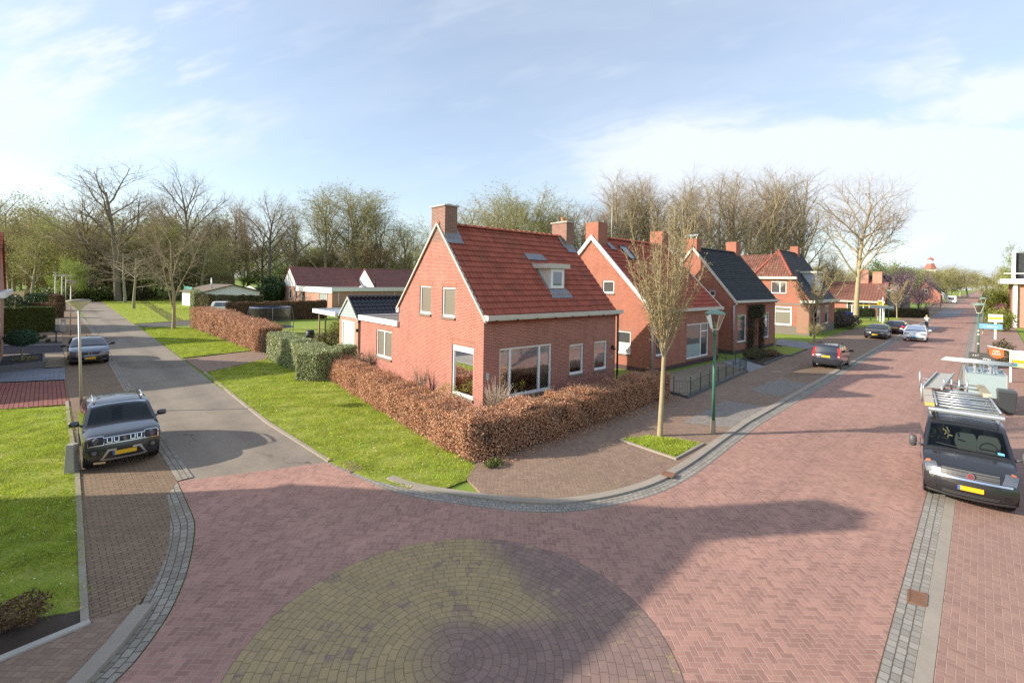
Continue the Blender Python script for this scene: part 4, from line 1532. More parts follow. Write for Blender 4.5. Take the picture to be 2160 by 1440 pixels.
def shed():
    C = at(757, 30.5)
    root = thing('garden_shed', C, YAW1, 'brick garden shed with grey-green boarded gable and glossy black tiled roof', 'shed')
    W, D = 7.0, 3.2
    ez, rz = 2.75, 4.05
    dr = (.85, .75, 2.85, 2.45)
    le = Plane('left')
    mb = MB()
    wall(mb, le, [(0, .0), (D, 0), (D, ez), (0, ez)], [(.6, .03, 2.8, 2.5)])
    wall(mb, Plane('front'), [(0, 0), (W, 0), (W, ez), (0, ez)])
    wall(mb, Plane('back', W, D), [(0, 0), (W, 0), (W, ez), (0, ez)])
    mb.build('wall', M['brick_pale'], root)
    mb = MB()
    n = 7
    for k in range(n):
        z0, z1 = ez + (rz - ez) * k / n, ez + (rz - ez) * (k + 1) / n - .012
        h0, h1 = (D / 2) * (1 - k / n), (D / 2) * (1 - (k + 1) / n)
        mb.add([(-.05, D / 2 - h0, z0), (-.05, D / 2 + h0, z0), (-.02, D / 2 + h1, z1), (-.02, D / 2 - h1, z1)], [(0, 1, 2, 3)])
    mb.add([(.0, 0, ez), (.0, D, ez), (.0, D / 2, rz)], [(0, 1, 2)])
    mb.build('gable_boards', M['green_wood'], root)
    verge_board(root, 'verge', -.2, ez - .1, D / 2, rz + .12, D + .2, ez - .1, -.12, -.04, .14, flat('grey verge', (.38, .40, .36), .6))
    mb = MB()
    for s in (0, 1):
        y0 = -.25 + s * (D + .5)
        up = Vector((0, (D / 2 - y0), rz - ez + .25))
        pantiles(mb, (-.1, y0, ez - .2), (1, 0, 0), up, (0, -abs(up.z) * (1 - 2 * s), abs(up.y)), W, up.length, .3, .36, .035, seg=5, step=.04)
    r = mb.build('roof', M['tile_black'], root)
    mb = MB()
    ridge_caps(mb, (-.1, D / 2, rz + .1), (W, D / 2, rz + .1), .11, .4)
    mb.build('ridge_tiles', M['tile_black'], r)
    window(root, le, (.6, .03, 2.8, 2.5), lintel=False, sill=False, name='garage_door', pane=M['green_door'], fw_=.14, depth=.02)
    mb = MB()
    for k in range(1, 8):
        mb.box((.075, .74 + k * .24, .2), (.085, .752 + k * .24, 2.36))
    mb.build('door_grooves', flat('dark groove', (.2, .27, .25), .7), root)
    mb = MB()
    mb.box((-.16, -.12, 1.9), (-.02, -.02, 2.1))
    mb.build('wall_lamp', M['black'], root)
    # carport to the left of it
    cp = thing('carport', C, YAW1, 'open carport with flat roof and deep white fascia beside the green shed', 'carport')
    mb = MB()
    mb.box((-.3, 3.3, 2.68), (-.18, 8.0, 2.98))
    mb.box((-.18, 7.88, 2.68), (5.5, 8.0, 2.98))
    mb.build('fascia', M['white'], cp)
    mb = MB()
    mb.box((-.18, 3.3, 2.80), (5.5, 7.88, 2.88))
    mb.build('roof', M['zinc'], cp)
    for x, y in ((.1, 7.6), (.5, 7.4), (5.2, 7.6)):
        tube_part(cp, 'post', [(x, y, 0), (x, y, 2.80)], .06, M['wood'], 6)


shed()


def hut():
    C = at(428, 80)
    t = thing('summer_house', C, .25, 'low summer house with shallow brown felt roof behind the clipped dark hedge', 'summer house')
    mb = MB()
    mb.box((0, 0, 0), (10, 7, 2.5))
    mb.add([(10.01, -.05, 2.5), (10.01, 7.05, 2.5), (10.01, 3.5, 3.6)], [(0, 1, 2)])
    mb.add([(0, -.01, 2.5), (10, -.01, 2.5), (5, -.01, 3.7)], [(0, 1, 2)])
    mb.build('wall', M['white'], t)
    mb = MB()
    for x0, x1 in ((-.4, 5), (10.4, 5)):
        V = [(x0, -.5, 2.45), (x1, -.5, 3.75), (x1, 7.5, 3.75), (x0, 7.5, 2.45)]
        V += [(a, b, c + .1) for a, b, c in V]
        mb.add(V, [(0, 1, 2, 3), (4, 7, 6, 5), (0, 4, 5, 1), (3, 2, 6, 7), (0, 3, 7, 4)])
    mb.build('roof', flat('brown roof felt', (.17, .14, .105), .9, var=.2), t)
    tube_part(t, 'flue', [(2.2, 1.6, 2.8), (2.2, 1.6, 5.0)], .11, M['galv'])
    # white barge along the front edge of the shallow gable
    mb = MB()
    mb.beam((-.4, -.52, 2.5), (5, -.52, 3.8), .04, .16)
    mb.beam((10.4, -.52, 2.5), (5, -.52, 3.8), .04, .16)
    mb.build('verge', flat('dark brown board', (.08, .06, .05), .7), t)


hut()


def simple_house(name, loc, rz, W, D, ez, rz_, wall_m, roof_m, label, windows=(), chims=(), ridge='x', gable_m=None):
    """plain gabled house, front on y = 0, ridge along x"""
    t = thing(name, loc, rz, label, 'house')
    mb = MB()
    fr = Plane('front')
    ry = D / 2
    wall(mb, fr, [(0, 0), (W, 0), (W, ez), (0, ez)], [w for w in windows if len(w) == 4])
    gl = [(0, 0), (0, ez), (ry, rz_ - .05), (D, ez), (D, 0)]
    wl = [w[:4] for w in windows if len(w) == 5]
    wall(mb, Plane('left'), gl, wl)
    wall(mb, Plane('right', W), gl)
    wall(mb, Plane('back', W, D), [(0, 0), (W, 0), (W, ez), (0, ez)])
    mb.build('wall', wall_m, t)
    for w in windows:
        window(t, fr if len(w) == 4 else Plane('left'), w[:4], lintel=False, fw_=.12, mull=((w[0] + w[2]) / 2,) if w[2] - w[0] > 1.6 else ())
    mb = MB()
    m = (rz_ - ez) / ry
    for s in (0, 1):
        y0 = -.35 + s * (D + .7)
        up = Vector((0, ry - y0, rz_ - ez + m * .35))
        pantiles(mb, (-.25, y0, ez - m * .35 + .05), (1, 0, 0), up, (0, -up.z * (1 - 2 * s), abs(up.y)), W + .5, up.length, .3, .38, .03, seg=3)
    mb.add([(-.2, -.3, ez - m * .3), (W + .2, -.3, ez - m * .3), (W + .2, ry, rz_), (-.2, ry, rz_), (W + .2, D + .3, ez - m * .3), (-.2, D + .3, ez - m * .3)], [(0, 1, 2, 3), (3, 2, 4, 5)])
    r = mb.build('roof', roof_m, t)
    mb = MB()
    ridge_caps(mb, (-.2, ry, rz_ + .08), (W + .2, ry, rz_ + .08), .12, .42)
    mb.build('ridge_tiles', roof_m, r)
    mb = MB()
    mb.box((-.3, -.48, ez - .35), (W + .3, -.02, ez - .1))
    mb.build('gutter', M['cream'], t)
    for x0, x1, h in chims:
        chimney(r, (x0, ry - .4), (x1, ry + .4), rz_ - .6, rz_ + h, M['brick_red'], cap=False)
    return t


# ------------------------------------------------------------------ more houses
def left_edge_house():
    # the house whose gable side just enters the frame on the left; it also shades the side road
    t = thing('brick_house', (-1.75, 34.5), R(90), 'red brick house at the frame edge with red tiled side roof and white trim', 'house')
    W, D = 7.0, 9.0           # front faces the side road
    mb = MB()
    mb.box((0, 0, 0), (W, D, 4.4))
    gl = [(0, 0, 4.4), (W, 0, 4.4), (W / 2, 0, 7.5)]
    mb.add(gl + [(x, D, z) for x, _, z in gl], [(0, 1, 2), (5, 4, 3)])
    mb.build('wall', M['brick_pale'], t)
    mb = MB()
    for s in (0, 1):
        x0 = -.25 + s * (W + .5)
        up = Vector((W / 2 - x0, 0, 3.1 + .25))
        ax = (0, -1, 0) if s == 0 else (0, 1, 0)
        pantiles(mb, (x0, D + .1 if s == 0 else -.1, 4.2), ax, up, (-up.z * (1 - 2 * s), 0, abs(up.x)), D + .2, up.length, .3, .36, .03, seg=3)
    mb.build('roof', M['tile_red'], t)
    mb = MB()
    mb.box((W / 2 + .3, .6, 6.8), (W / 2 + 1.2, 1.5, 8.2))
    mb.build('chimney', M['brick_chim'], t)
    # side bay on the far side: red tiled cheek, white cornices and windows
    mb = MB()
    mb.box((W + .003, .3, 0), (W + 2.2, 3.6, 2.9))
    mb.build('bay_wall', M['brick_red'], t)
    mb = MB()
    mb.box((W + .01, .2, 2.903), (W + 2.4, 3.7, 3.2))
    mb.build('bay_roof', M['white'], t)
    fr = Plane('front', off=.3)
    window(t, fr, (W + .4, .9, W + 1.9, 2.5), lintel=False, depth=-.06)
    window(t, Plane('front'), (1.0, .9, 2.6, 2.6), lintel=False, depth=-.06)
    window(t, Plane('front'), (1.2, 3.0, 2.4, 4.1), lintel=False, depth=-.06)
    mb = MB()
    mb.box((-.3, -.35, 4.1), (W + .3, -.02, 4.35))
    mb.build('gutter', M['white'], t)


left_edge_house()


def tall_side_house(loc, W, D, ez, rz, chim, label, ry=None, ez2=None):
    """neighbour outside the frame on the left; its shadow lies across the street"""
    t = thing('brick_house', loc, 0, label, 'house')
    x0 = -D
    ry, ez2 = ry or W / 2, ez2 or ez
    mb = MB()
    E_ = [(0, 0), (W, 0), (W, ez2), (ry, rz), (0, ez)]
    V = [(0, y, z) for y, z in E_] + [(x0, y, z) for y, z in E_]
    mb.add(V, [(0, 1, 2, 3, 4), (9, 8, 7, 6, 5), (0, 4, 9, 5), (1, 6, 7, 2)])
    mb.build('wall', M['brick_main'], t)
    mb = MB()
    V = [(x, y, z) for x in (.1, x0 - .1) for y, z in ((-.2, ez - .1), (ry, rz + .06), (W + .2, ez2 - .15))]
    mb.add(V, [(0, 1, 4, 3), (1, 2, 5, 4)])
    mb.build('roof', M['tile_red'], t)
    if chim:
        mb = MB()
        mb.box((-1.1, ry - .5, rz - .6), (-.02, ry + .5, rz + chim))
        mb.build('chimney', M['brick_chim'], t)
    return t


tall_side_house((-6.7, 10.9), 9.8, 9.0, 4.95, 9.35, 1.3, 'brick house left of the lawn casting the long foreground shadow', 6.55, 5.85)
tall_side_house((-3.2, 51.0), 7.0, 9.0, 4.4, 7.4, 0, 'second brick house along the side road past the frame edge')
tall_side_house((-3.4, 64.0), 7.0, 9.0, 4.4, 7.4, 0, 'third brick house along the side road past the frame edge')

# houses further down the main street
mm = thing('bungalow', (104.0, 27.5), R(-90), 'low bungalow with wide brown-red roof behind the bus shelter', 'house')


def far_bungalow():
    t = mm
    W, D = 15.0, 9.0
    fr = Plane('front')
    wins = [(10.0, .8, 13.4, 2.7), (3.0, .8, 4.6, 2.7)]
    mb = MB()
    wall(mb, fr, [(0, 0), (W, 0), (W, 3.0), (0, 3.0)], wins)
    gl = [(0, 0), (0, 3.0), (D / 2, 6.2), (D, 3.0), (D, 0)]
    wall(mb, Plane('left'), gl)
    wall(mb, Plane('right', W), gl)
    mb.build('wall', flat('pinkish brick wall', (.42, .18, .13), .9, var=.12), t)
    window(t, fr, wins[0], (10.9, 12.5), lintel=False, fw_=.16)
    window(t, fr, wins[1], lintel=False, fw_=.14)
    mb = MB()
    up = Vector((0, D / 2 + .6, 3.5))
    for s in (0, 1):
        pantiles(mb, (-.6, -.6 + s * (D + 1.2), 2.85), (1, 0, 0), (0, up.y * (1 - 2 * s), up.z), (0, -up.z * (1 - 2 * s), up.y), W + 1.2, up.length, .45, .45, .04, seg=3)
    r = mb.build('roof', flat('brown red tiles', (.19, .085, .065), .8, var=.25, scale=1.5), t)
    mb = MB()
    mb.box((-.6, -.75, 2.6), (W + .6, -.45, 2.9))
    mb.build('gutter', M['cream'], t)
    mb = MB()
    mb.box((7.6, -.12, .0), (8.1, -.02, 3.0))
    mb.build('white_pillar', M['white'], t)
    chimney(r, (11.0, 4.0), (12.6, 5.0), 5.0, 8.6, M['brick_pale'], cap=False)
    chimney(r, (13.2, 4.0), (14.6, 5.0), 5.0, 8.2, M['brick_pale'], cap=False)


far_bungalow()
simple_house('house', at(1900, 105), -.05, 12, 9, 3.6, 8.2, M['brick_red'], M['tile_brown'], 'dark roofed house half hidden by pink blossom trees', ((1, .8, 3, 2.6), (5, .8, 8, 2.6)))
simple_house('barn', at(1921, 112), 1.5, 9, 12, 3.4, 8.0, flat('grey boards', (.20, .19, .18), .9), M['slate_blue'], 'dark barn with steep black gable at the roadside beyond the blossom', ((1.2, .2, 2.4, 2.8),))
simple_house('house', at(1985, 165), 0, 12, 9, 3.4, 8.0, M['brick_red'], M['slate_blue'], 'far house with black roof beside the street trees', ((1, .8, 3, 2.6),))
simple_house('house', at(1990, 240), 0, 30, 10, 3.0, 6.4, M['white'], M['tile_brown'], 'long white-walled house closing the far end of the street', ((3, .8, 6, 2.4), (12, .8, 15, 2.4)))
simple_house('farmhouse', at(420, 190), .3, 14, 9, 3.6, 8.0, M['brick_pale'], M['tile_red'], 'distant pinkish house glimpsed between the woodland trunks', ((2, .8, 4, 2.6), (8, .8, 10, 2.6)))


def church():
    D = 330
    C = at(1962, D)
    t = thing('church_tower', C, 0.2, 'small white church tower with red cupola rising above far treetops', 'tower')
    zb = zat(1962, 590, D)
    z1 = zat(1962, 567, D)
    z2 = zat(1962, 556, D)
    w = 15 / 988 * D / 2 * 1.0
    mb = MB()
    mb.box((-w, -w, 0), (w, w, z1))
    mb.build('tower_wall', M['white'], t)
    mb = MB()
    for k in range(4):
        c, s = math.cos(k * math.pi / 2), math.sin(k * math.pi / 2)
        for off in (-.45, .45):
            a, b = w + .05, off * w
            q = [(a, b - .16 * w), (a, b + .16 * w)]
            V = [(x * c - y * s, x * s + y * c, z) for x, y in q for z in (z1 - 5.5, z1 - 1.5)]
            mb.add(V, [(0, 2, 3, 1)])
    mb.build('sound_hole', M['dark'], t)
    mb = MB()
    mb.lathe([(w * 1.55, z1), (w * 1.3, z1 + .6), (w * .75, z2), (w * .7, z2 + .1)], 8)
    mb.build('tower_roof', flat('red copper roof', (.40, .12, .09), .7), t)
    mb = MB()
    mb.lathe([(w * .62, z2), (w * .62, z2 + 2.6)], 8)
    mb.build('lantern', M['white'], t)
    mb = MB()
    mb.lathe([(w * .8, z2 + 2.6), (w * .55, z2 + 3.6), (w * .12, z2 + 4.2), (.05, z2 + 5.4), (0, z2 + 5.4)], 8)
    mb.build('cupola', bpy.data.materials['red copper roof'], t)


church()


def right_house():
    C = G(2134, 690)
    t = thing('house', C, 0, 'brick house on the right edge with black tiled roof and white eaves', 'house')
    # its long side runs along the street; local y points away from the road
    mb = MB()
    mb.box((0, -9, 0), (14, 0, 6.2))
    mb.build('wall', M['brick_pale'], t)
    mb = MB()
    mb.box((-1.0, -10, 6.2), (15, 1.2, 6.9))
    f = mb.build('eaves', M['white'], t)
    mb = MB()
    for k in range(9):
        mb.box((-.85 + k * .0, -9.6 + k * 1.2, 6.9), (-.75, -9.5 + k * 1.2, 7.6))
    mb.box((-.85, -9.9, 7.6), (-.75, .9, 7.72))
    mb.build('balustrade', M['white'], t)
    mb = MB()
    mb.box((.2, -7.5, 6.9), (13, -.3, 10.6))
    r = mb.build('mansard_roof', M['slate'], t)
    mb = MB()
    for q in ((.0, -7.9, 6.9, .19, -7.51, 10.9), (-.2, -.29, 6.9, .19, .1, 10.9)):
        mb = MB()
        mb.box(q[:3], q[3:])
        mb.build('white_corner', M['white'], r)
    mb = MB()
    mb.box((-.35, -.5, 0), (-.02, -.1, 6.2))
    mb.build('white_pilaster', M['white'], t)
    window(t, Plane('left'), (-4.2, 1.0, -2.4, 3.6), lintel=False, depth=-.06)


right_house()


# ------------------------------------------------------------------ trees
class Tree:
    """branch skeletons turned into tapered tubes: trunk and limbs in one mesh, twigs and buds in another"""
    def __init__(s, seed):
        s.r = random.Random(seed)
        s.parts = {0: ([], []), 1: ([], [])}
        s.n = {0: 0, 1: 0}
        s.leaf = []

    def tube(s, pts, rad, sides, which):
        P = np.array(pts)
        k = len(P)
        d = P[-1] - P[0]
        d = d / (np.linalg.norm(d) + 1e-9)
        a = np.cross(d, (0.0, 0.0, 1.0) if abs(d[2]) < .9 else (1.0, 0.0, 0.0))
        a /= np.linalg.norm(a)
        b = np.cross(d, a)
        t = np.arange(sides) * (2 * math.pi / sides)
        ring = np.cos(t)[:, None] * a + np.sin(t)[:, None] * b
        V = (P[:, None, :] + ring[None] * np.array(rad)[:, None, None]).reshape(-1, 3)
        o = s.n[which]
        i = np.arange(k - 1)[:, None] * sides
        j = np.arange(sides)[None]
        F = np.stack([i + j, i + (j + 1) % sides, i + sides + (j + 1) % sides, i + sides + j], -1).reshape(-1, 4) + o
        s.parts[which][0].append(V)
        s.parts[which][1].append(F)
        s.n[which] += len(V)

    def branch(s, p, d, L, r0, lev, cfg):
        rr = s.r
        n = cfg['seg'][lev]
        pts, rad = [p], [r0]
        tip = cfg['tip'][lev]
        upk, wig = cfg['up'][lev], cfg['wig'][lev]
        px_, py_, pz_ = p
        dx_, dy_, dz_ = d
        dirs = [d]
        st = L / n
        for i in range(n):
            dx_ += rr.gauss(0, wig)
            dy_ += rr.gauss(0, wig)
            dz_ += rr.gauss(0, wig) + upk
            l = math.sqrt(dx_ * dx_ + dy_ * dy_ + dz_ * dz_)
            dx_, dy_, dz_ = dx_ / l, dy_ / l, dz_ / l
            px_, py_, pz_ = px_ + dx_ * st, py_ + dy_ * st, pz_ + dz_ * st
            pts.append((px_, py_, pz_))
            dirs.append((dx_, dy_, dz_))
            rad.append(r0 + (r0 * tip - r0) * ((i + 1) / n) ** .8)
        which = 0 if lev <= cfg['trunk_lev'] else 1
        s.tube(pts, rad, cfg['sides'][lev], which)
        last = len(cfg['num']) == lev
        if last or lev >= cfg.get('leaf_lev', 99):
            if cfg.get('bud'):
                for _ in range(cfg['bud']):
                    i = rr.randint(0, n)
                    q = pts[i]
                    sp = cfg['bud_spread']
                    s.leaf.append((q[0] + rr.gauss(0, sp), q[1] + rr.gauss(0, sp), q[2] + rr.gauss(0, sp)))
        if last:
            return
        m = cfg['num'][lev]
        m = max(1, int(m * rr.uniform(.8, 1.2) * (1 if lev == 0 else min(1.3, L / cfg['ref'][lev]))))
        f0 = cfg['from'][lev]
        for k in range(m):
            f = f0 + (1 - f0) * ((k + rr.random() * .9) / m)
            x = f * n
            i = min(int(x), n - 1)
            u = x - i
            q = tuple(a + (b - a) * u for a, b in zip(pts[i], pts[i + 1]))
            dd = dirs[i + 1]
            ang = R(rr.gauss(*cfg['ang'][lev])) * (cfg.get('narrow', 1) if lev == 0 and f > .9 else 1)
            az_ = k * 2.399963 + rr.uniform(-.5, .5)
            # perpendicular frame
            ax, ay, az2 = (0, 0, 1) if abs(dd[2]) < .9 else (1, 0, 0)
            ux, uy, uz = dd[1] * az2 - dd[2] * ay, dd[2] * ax - dd[0] * az2, dd[0] * ay - dd[1] * ax
            l = math.sqrt(ux * ux + uy * uy + uz * uz)
            ux, uy, uz = ux / l, uy / l, uz / l
            vx, vy, vz = dd[1] * uz - dd[2] * uy, dd[2] * ux - dd[0] * uz, dd[0] * uy - dd[1] * ux
            ca, sa = math.cos(ang), math.sin(ang)
            c2, s2 = math.cos(az_) * sa, math.sin(az_) * sa
            nd = (dd[0] * ca + ux * c2 + vx * s2, dd[1] * ca + uy * c2 + vy * s2, dd[2] * ca + uz * c2 + vz * s2)
            r_here = rad[i] + (rad[i + 1] - rad[i]) * u
            L2 = cfg['len'][lev] * rr.uniform(.72, 1.2) * (cfg['taper'][lev](f) if cfg['taper'][lev] else 1)
            s.branch(q, nd, L2, min(r_here * .85, r0 * cfg['rr'][lev]) * rr.uniform(.8, 1.1), lev + 1, cfg)

    def meshes(s, name, mats, leaf_m=None, leaf_size=.1):
        out = []
        for w, nm in ((0, 'trunk'), (1, 'crown')):
            V = list(s.parts[w][0])
            F = list(s.parts[w][1])
            mi = [np.zeros(sum(len(f) for f in F), dtype=np.int32)] if F else []
            if w == 1 and s.leaf and leaf_m:
                L = np.array(s.leaf)
                g = np.random.default_rng(len(L))
                k = len(L)
                e = g.normal(size=(k, 3))
                e /= np.linalg.norm(e, axis=1)[:, None]
                h = np.cross(e, g.normal(size=(k, 3)))
                h /= np.linalg.norm(h, axis=1)[:, None] + 1e-9
                sz = leaf_size * g.uniform(.6, 1.4, size=(k, 1))
                Q = np.stack([L - e * sz, L + h * sz * .45, L + e * sz, L - h * sz * .45], 1).reshape(-1, 3)
                V.append(Q)
                F.append(np.arange(4 * k).reshape(-1, 4) + s.n[1])
                mi.append(np.ones(k, dtype=np.int32))
            me = np_mesh(None, np.concatenate(V), np.concatenate(F), [mats[w], leaf_m] if w == 1 and leaf_m else [mats[w]], mi=np.concatenate(mi), smooth=w == 0)
            me.name = nm
            out.append(me)
        return out


def broad_tree(seed, H, trunk=.3, spread=42, r0=.45, limbs=11, br=9, tw=7, t2=4, mats=None, lean=0, up=.05, buds=0, leaf_m=None, leaf=.1, thick=1.0, crown=.55, bs=.3, fork=True):
    """bare or budding park tree of height H"""
    t = Tree(seed)
    cr_ = H * (1 - trunk)
    cfg = dict(trunk_lev=1, seg=(7, 6, 4, 3, 2), tip=(.28, .25, .3, .4, .5), sides=(8, 5, 4, 3, 3),
               up=(.03, up, .05, .03, .02), wig=(.035, .09, .13, .16, .2), num=(limbs, br, tw, t2),
               ref=(1, H * .38, H * .16, H * .075), ang=((spread, 9), (38, 12), (38, 14), (40, 15)),
               len=(cr_ * crown, H * .17, H * .078, H * .04), rr=(.40, .40, .40, .55),
               taper=(lambda f: 1.15 - .55 * max(0, (f - trunk) / (1 - trunk)), lambda f: 1.2 - .7 * f, None, None),
               bud=buds, bud_spread=bs, leaf_lev=3)
    cfg['from'] = (trunk, .22, .15, .15)
    d = (lean, 0.05 * lean, 1.0)
    l = math.sqrt(sum(a * a for a in d))
    t.branch((0, 0, -.2), tuple(a / l for a in d), H * .84, r0, 0, cfg)
    s = thick
    return t.meshes('tree', mats or (M['bark'], M['twig']), leaf_m, leaf)


BUD_OLIVE = leaf_mat('olive spring buds', [(.30, .30, .09), (.38, .36, .12), (.24, .22, .09)], trans=.3)
BUD_GREEN = leaf_mat('fresh green spring leaves', [(.25, .34, .06), (.34, .42, .09), (.20, .26, .06)], trans=.35)
BUD_BRIGHT = leaf_mat('bright green leaves', [(.17, .33, .03), (.25, .42, .05), (.12, .24, .03)], trans=.4)
BUD_GOLD = leaf_mat('golden catkin buds', [(.38, .31, .15), (.31, .26, .12), (.26, .22, .10)], trans=.2)
BUD_BROWN = leaf_mat('reddish brown buds', [(.34, .25, .13), (.40, .30, .16), (.28, .20, .11)], trans=.15)
PINK = leaf_mat('pink blossom', [(.52, .33, .36), (.40, .24, .28), (.62, .48, .50)], trans=.3)
PALE_PINK = leaf_mat('pale blossom', [(.72, .60, .62), (.60, .45, .50), (.75, .66, .66)], trans=.3)
DARK_LEAF = leaf_mat('dark evergreen leaves', [(.025, .055, .018), (.045, .085, .025), (.03, .05, .02)], trans=.1, rough=.45)

# prototypes, each used with its own meshes by several copies
PROTO = {}
PROTO['oak'] = [broad_tree(11 + i, 24, .25, 38, .42, 15, 10, 8, 4, (M['bark_dark'], M['twig']), buds=0, leaf_m=BUD_BROWN, leaf=.10, bs=.12) for i in range(3)]
PROTO['bushy'] = [broad_tree(31 + i, 18, .18, 52, .32, 18, 11, 8, 3, (M['bark'], M['twig_olive']), buds=2, leaf_m=BUD_OLIVE, leaf=.13, bs=.35) for i in range(2)]
PROTO['willow'] = [broad_tree(51 + i, 22, .10, 26, .34, 16, 14, 9, 3, (M['bark'], M['twig_olive']), up=.07, buds=1, leaf_m=BUD_OLIVE, leaf=.12, bs=.15, crown=.75) for i in range(3)]
PROTO['slender'] = [broad_tree(71 + i, 24, .26, 24, .38, 14, 10, 8, 4, (M['bark_pale'], M['twig']), up=.08, buds=0, leaf_m=BUD_BROWN, leaf=.11, bs=.12, crown=.5) for i in range(4)]
PROTO['leafy'] = [broad_tree(91 + i, 14, .12, 48, .3, 15, 9, 6, 2, (M['bark'], M['twig_olive']), buds=4, leaf_m=BUD_GREEN, leaf=.20, bs=.45) for i in range(2)]
PROTO['under'] = [broad_tree(101 + i, 10, .06, 50, .16, 17, 10, 7, 3, (M['bark'], M['twig']), buds=2, leaf_m=(BUD_OLIVE, BUD_BROWN, BUD_GREEN)[i], leaf=.14, bs=.3) for i in range(3)]
PROTO_H = dict(oak=24, bushy=18, willow=22, slender=24, leafy=14, under=10)


TREE_H = {}


def real_height(me):
    if me.name not in TREE_H:
        a = np.empty(len(me.vertices) * 3, dtype=np.float32)
        me.vertices.foreach_get('co', a)
        TREE_H[me.name] = float(np.percentile(a[2::3], 99.6))
    return TREE_H[me.name]


def put_tree(kind, i, loc, h, label, group=None, rz=None, wide=1.0, z=0.0, lean=(0, 0), name='tree', cat='tree', meshes=None, proto_h=None):
    me = meshes or PROTO[kind][i % len(PROTO[kind])]
    s = h / real_height(me[1])
    t = thing(name, (loc[0], loc[1], z), rz if rz is not None else random.uniform(0, 6.28), label, cat, group)
    t.scale = (s * wide, s * wide, s)
    t.rotation_euler[0], t.rotation_euler[1] = lean
    for nm, m in zip(('trunk', 'crown'), me):
        link(nm, m, t)
    return t


def wood_tree(kind, i, px, top, depth, label, group=None, wide=1.0, base=0.0, rz=None, lean=(0, 0)):
    h = zat(px, top, depth) - base
    return put_tree(kind, i, at(px, depth), h * 1.0, label, group, rz, wide, base, lean)


# --- left wood: the trees one can tell apart
wood_tree('oak', 0, 250, 347, 92, 'tallest dark bare tree standing at the head of the side road', wide=1.49)
wood_tree('oak', 1, 393, 352, 108, 'tall bare tree with upright limbs right behind the verge tree', wide=1.17, rz=2.0)
wood_tree('oak', 2, 192, 385, 94, 'dark leaning bare tree beside the end of the side road', lean=(0, 0), rz=.5)
bpy.context.view_layer.update()
wood_tree('bushy', 0, 68, 445, 92, 'wide olive budding tree on the grass behind the dark hedge', wide=1.2)
wood_tree('bushy', 1, 20, 400, 104, 'tall olive tree at the left frame edge behind the brick house', wide=1.0)
wood_tree('oak', 1, 62, 405, 118, 'bare tree top rising above the wide olive tree', rz=4.0)
wood_tree('oak', 2, -10, 385, 120, 'bare tree at the frame edge above the red roof')
wood_tree('under', 0, 250, 480, 100, 'rounded brown budding tree under the tallest bare tree', wide=1.5)
wood_tree('under', 1, 205, 475, 105, 'reddish brown twiggy tree beside the leaning dark tree', wide=1.4)
wood_tree('oak', 0, 330, 420, 118, 'bare tree between the two tallest trees of the left wood', rz=1.0, wide=.8)
wood_tree('under', 1, 300, 470, 104, 'brown twiggy undergrowth tree left of the verge tree', wide=1.3)
wood_tree('oak', 2, 447, 430, 112, 'short forked bare tree with dark trunk beside the field', wide=.9)
wood_tree('oak', 0, 490, 425, 116, 'slim bare tree left of the wide crowned one over the hut', wide=.8, base=2.2, rz=3)
wood_tree('oak', 1, 568, 395, 116, 'wide crowned brown tree with stout dark trunk left of the bungalow', wide=1.25, base=2.2, rz=5)
wood_tree('oak', 2, 618, 425, 128, 'bare tree just above the left end of the brown tiled roof', wide=.8, base=2.4)
wood_tree('slender', 0, 524, 410, 124, 'thin multi-stemmed tree with pale trunks behind the hut', wide=.9, base=2.4)
wood_tree('willow', 0, 690, 383, 122, 'tallest feathery olive willow above the bungalow roof', wide=1.52, base=2)
wood_tree('willow', 1, 745, 392, 126, 'broad feathery willow above the second white gable', wide=1.81, base=2)
wood_tree('willow', 2, 800, 430, 130, 'rounded willow right of the tallest feathery ones', wide=1.74, base=2)
wood_tree('willow', 0, 860, 462, 132, 'last willow of the row ending behind the corner house chimney', wide=1.89, base=2, rz=2.2)
wood_tree('willow', 1, 900, 500, 136, 'low willow peeping out left of the corner house chimney', wide=1.2, base=2, rz=4)
wood_tree('leafy', 0, 150, 545, 86, 'bright green leafing bush tree beside the dark leaning trunk', wide=.9)
# background fill of the left wood
for k in range(44):
    px = -40 + k * 22 + random.uniform(-10, 10)
    dep = random.uniform(118, 168)
    kind = ('bushy', 'under', 'slender', 'oak')[k % 4]
    top = random.uniform(440, 510) if px < 640 else random.uniform(490, 545)
    if px > 960: continue
    wood_tree(kind, k, px, top, dep, 'thin brown and olive tree deep in the left wood behind the front row', 'trees deep in the left wood', random.uniform(1.1, 1.6), 2.0 if px > 440 else 0)
for k in range(30):
    px = -30 + k * (22 if k < 22 else 30) + random.uniform(-8, 8)
    wood_tree(('under', 'bushy')[k % 3 == 0], k, px, random.uniform(455, 530) if px < 470 else random.uniform(505, 555), random.uniform(100, 120) if px < 440 else random.uniform(125, 150), 'brownish twiggy tree in the thick lower storey of the left wood', 'lower storey of the left wood', random.uniform(1.3, 1.9), 2.0 if px > 440 else 0)
for k in range(20):
    px = (150 + k * 15 + random.uniform(-8, 8)) if k < 10 else (470 + (k - 10) * 42 + random.uniform(-12, 12))
    wood_tree('leafy' if k % 2 else 'under', k, px, random.uniform(572, 590) if k < 10 else random.uniform(552, 570), random.uniform(97, 108) if k < 10 else random.uniform(118, 126), 'low green undergrowth bush along the foot of the left wood', 'undergrowth of the left wood', random.uniform(1.3, 2.0), 2.0 if k >= 10 else 0)

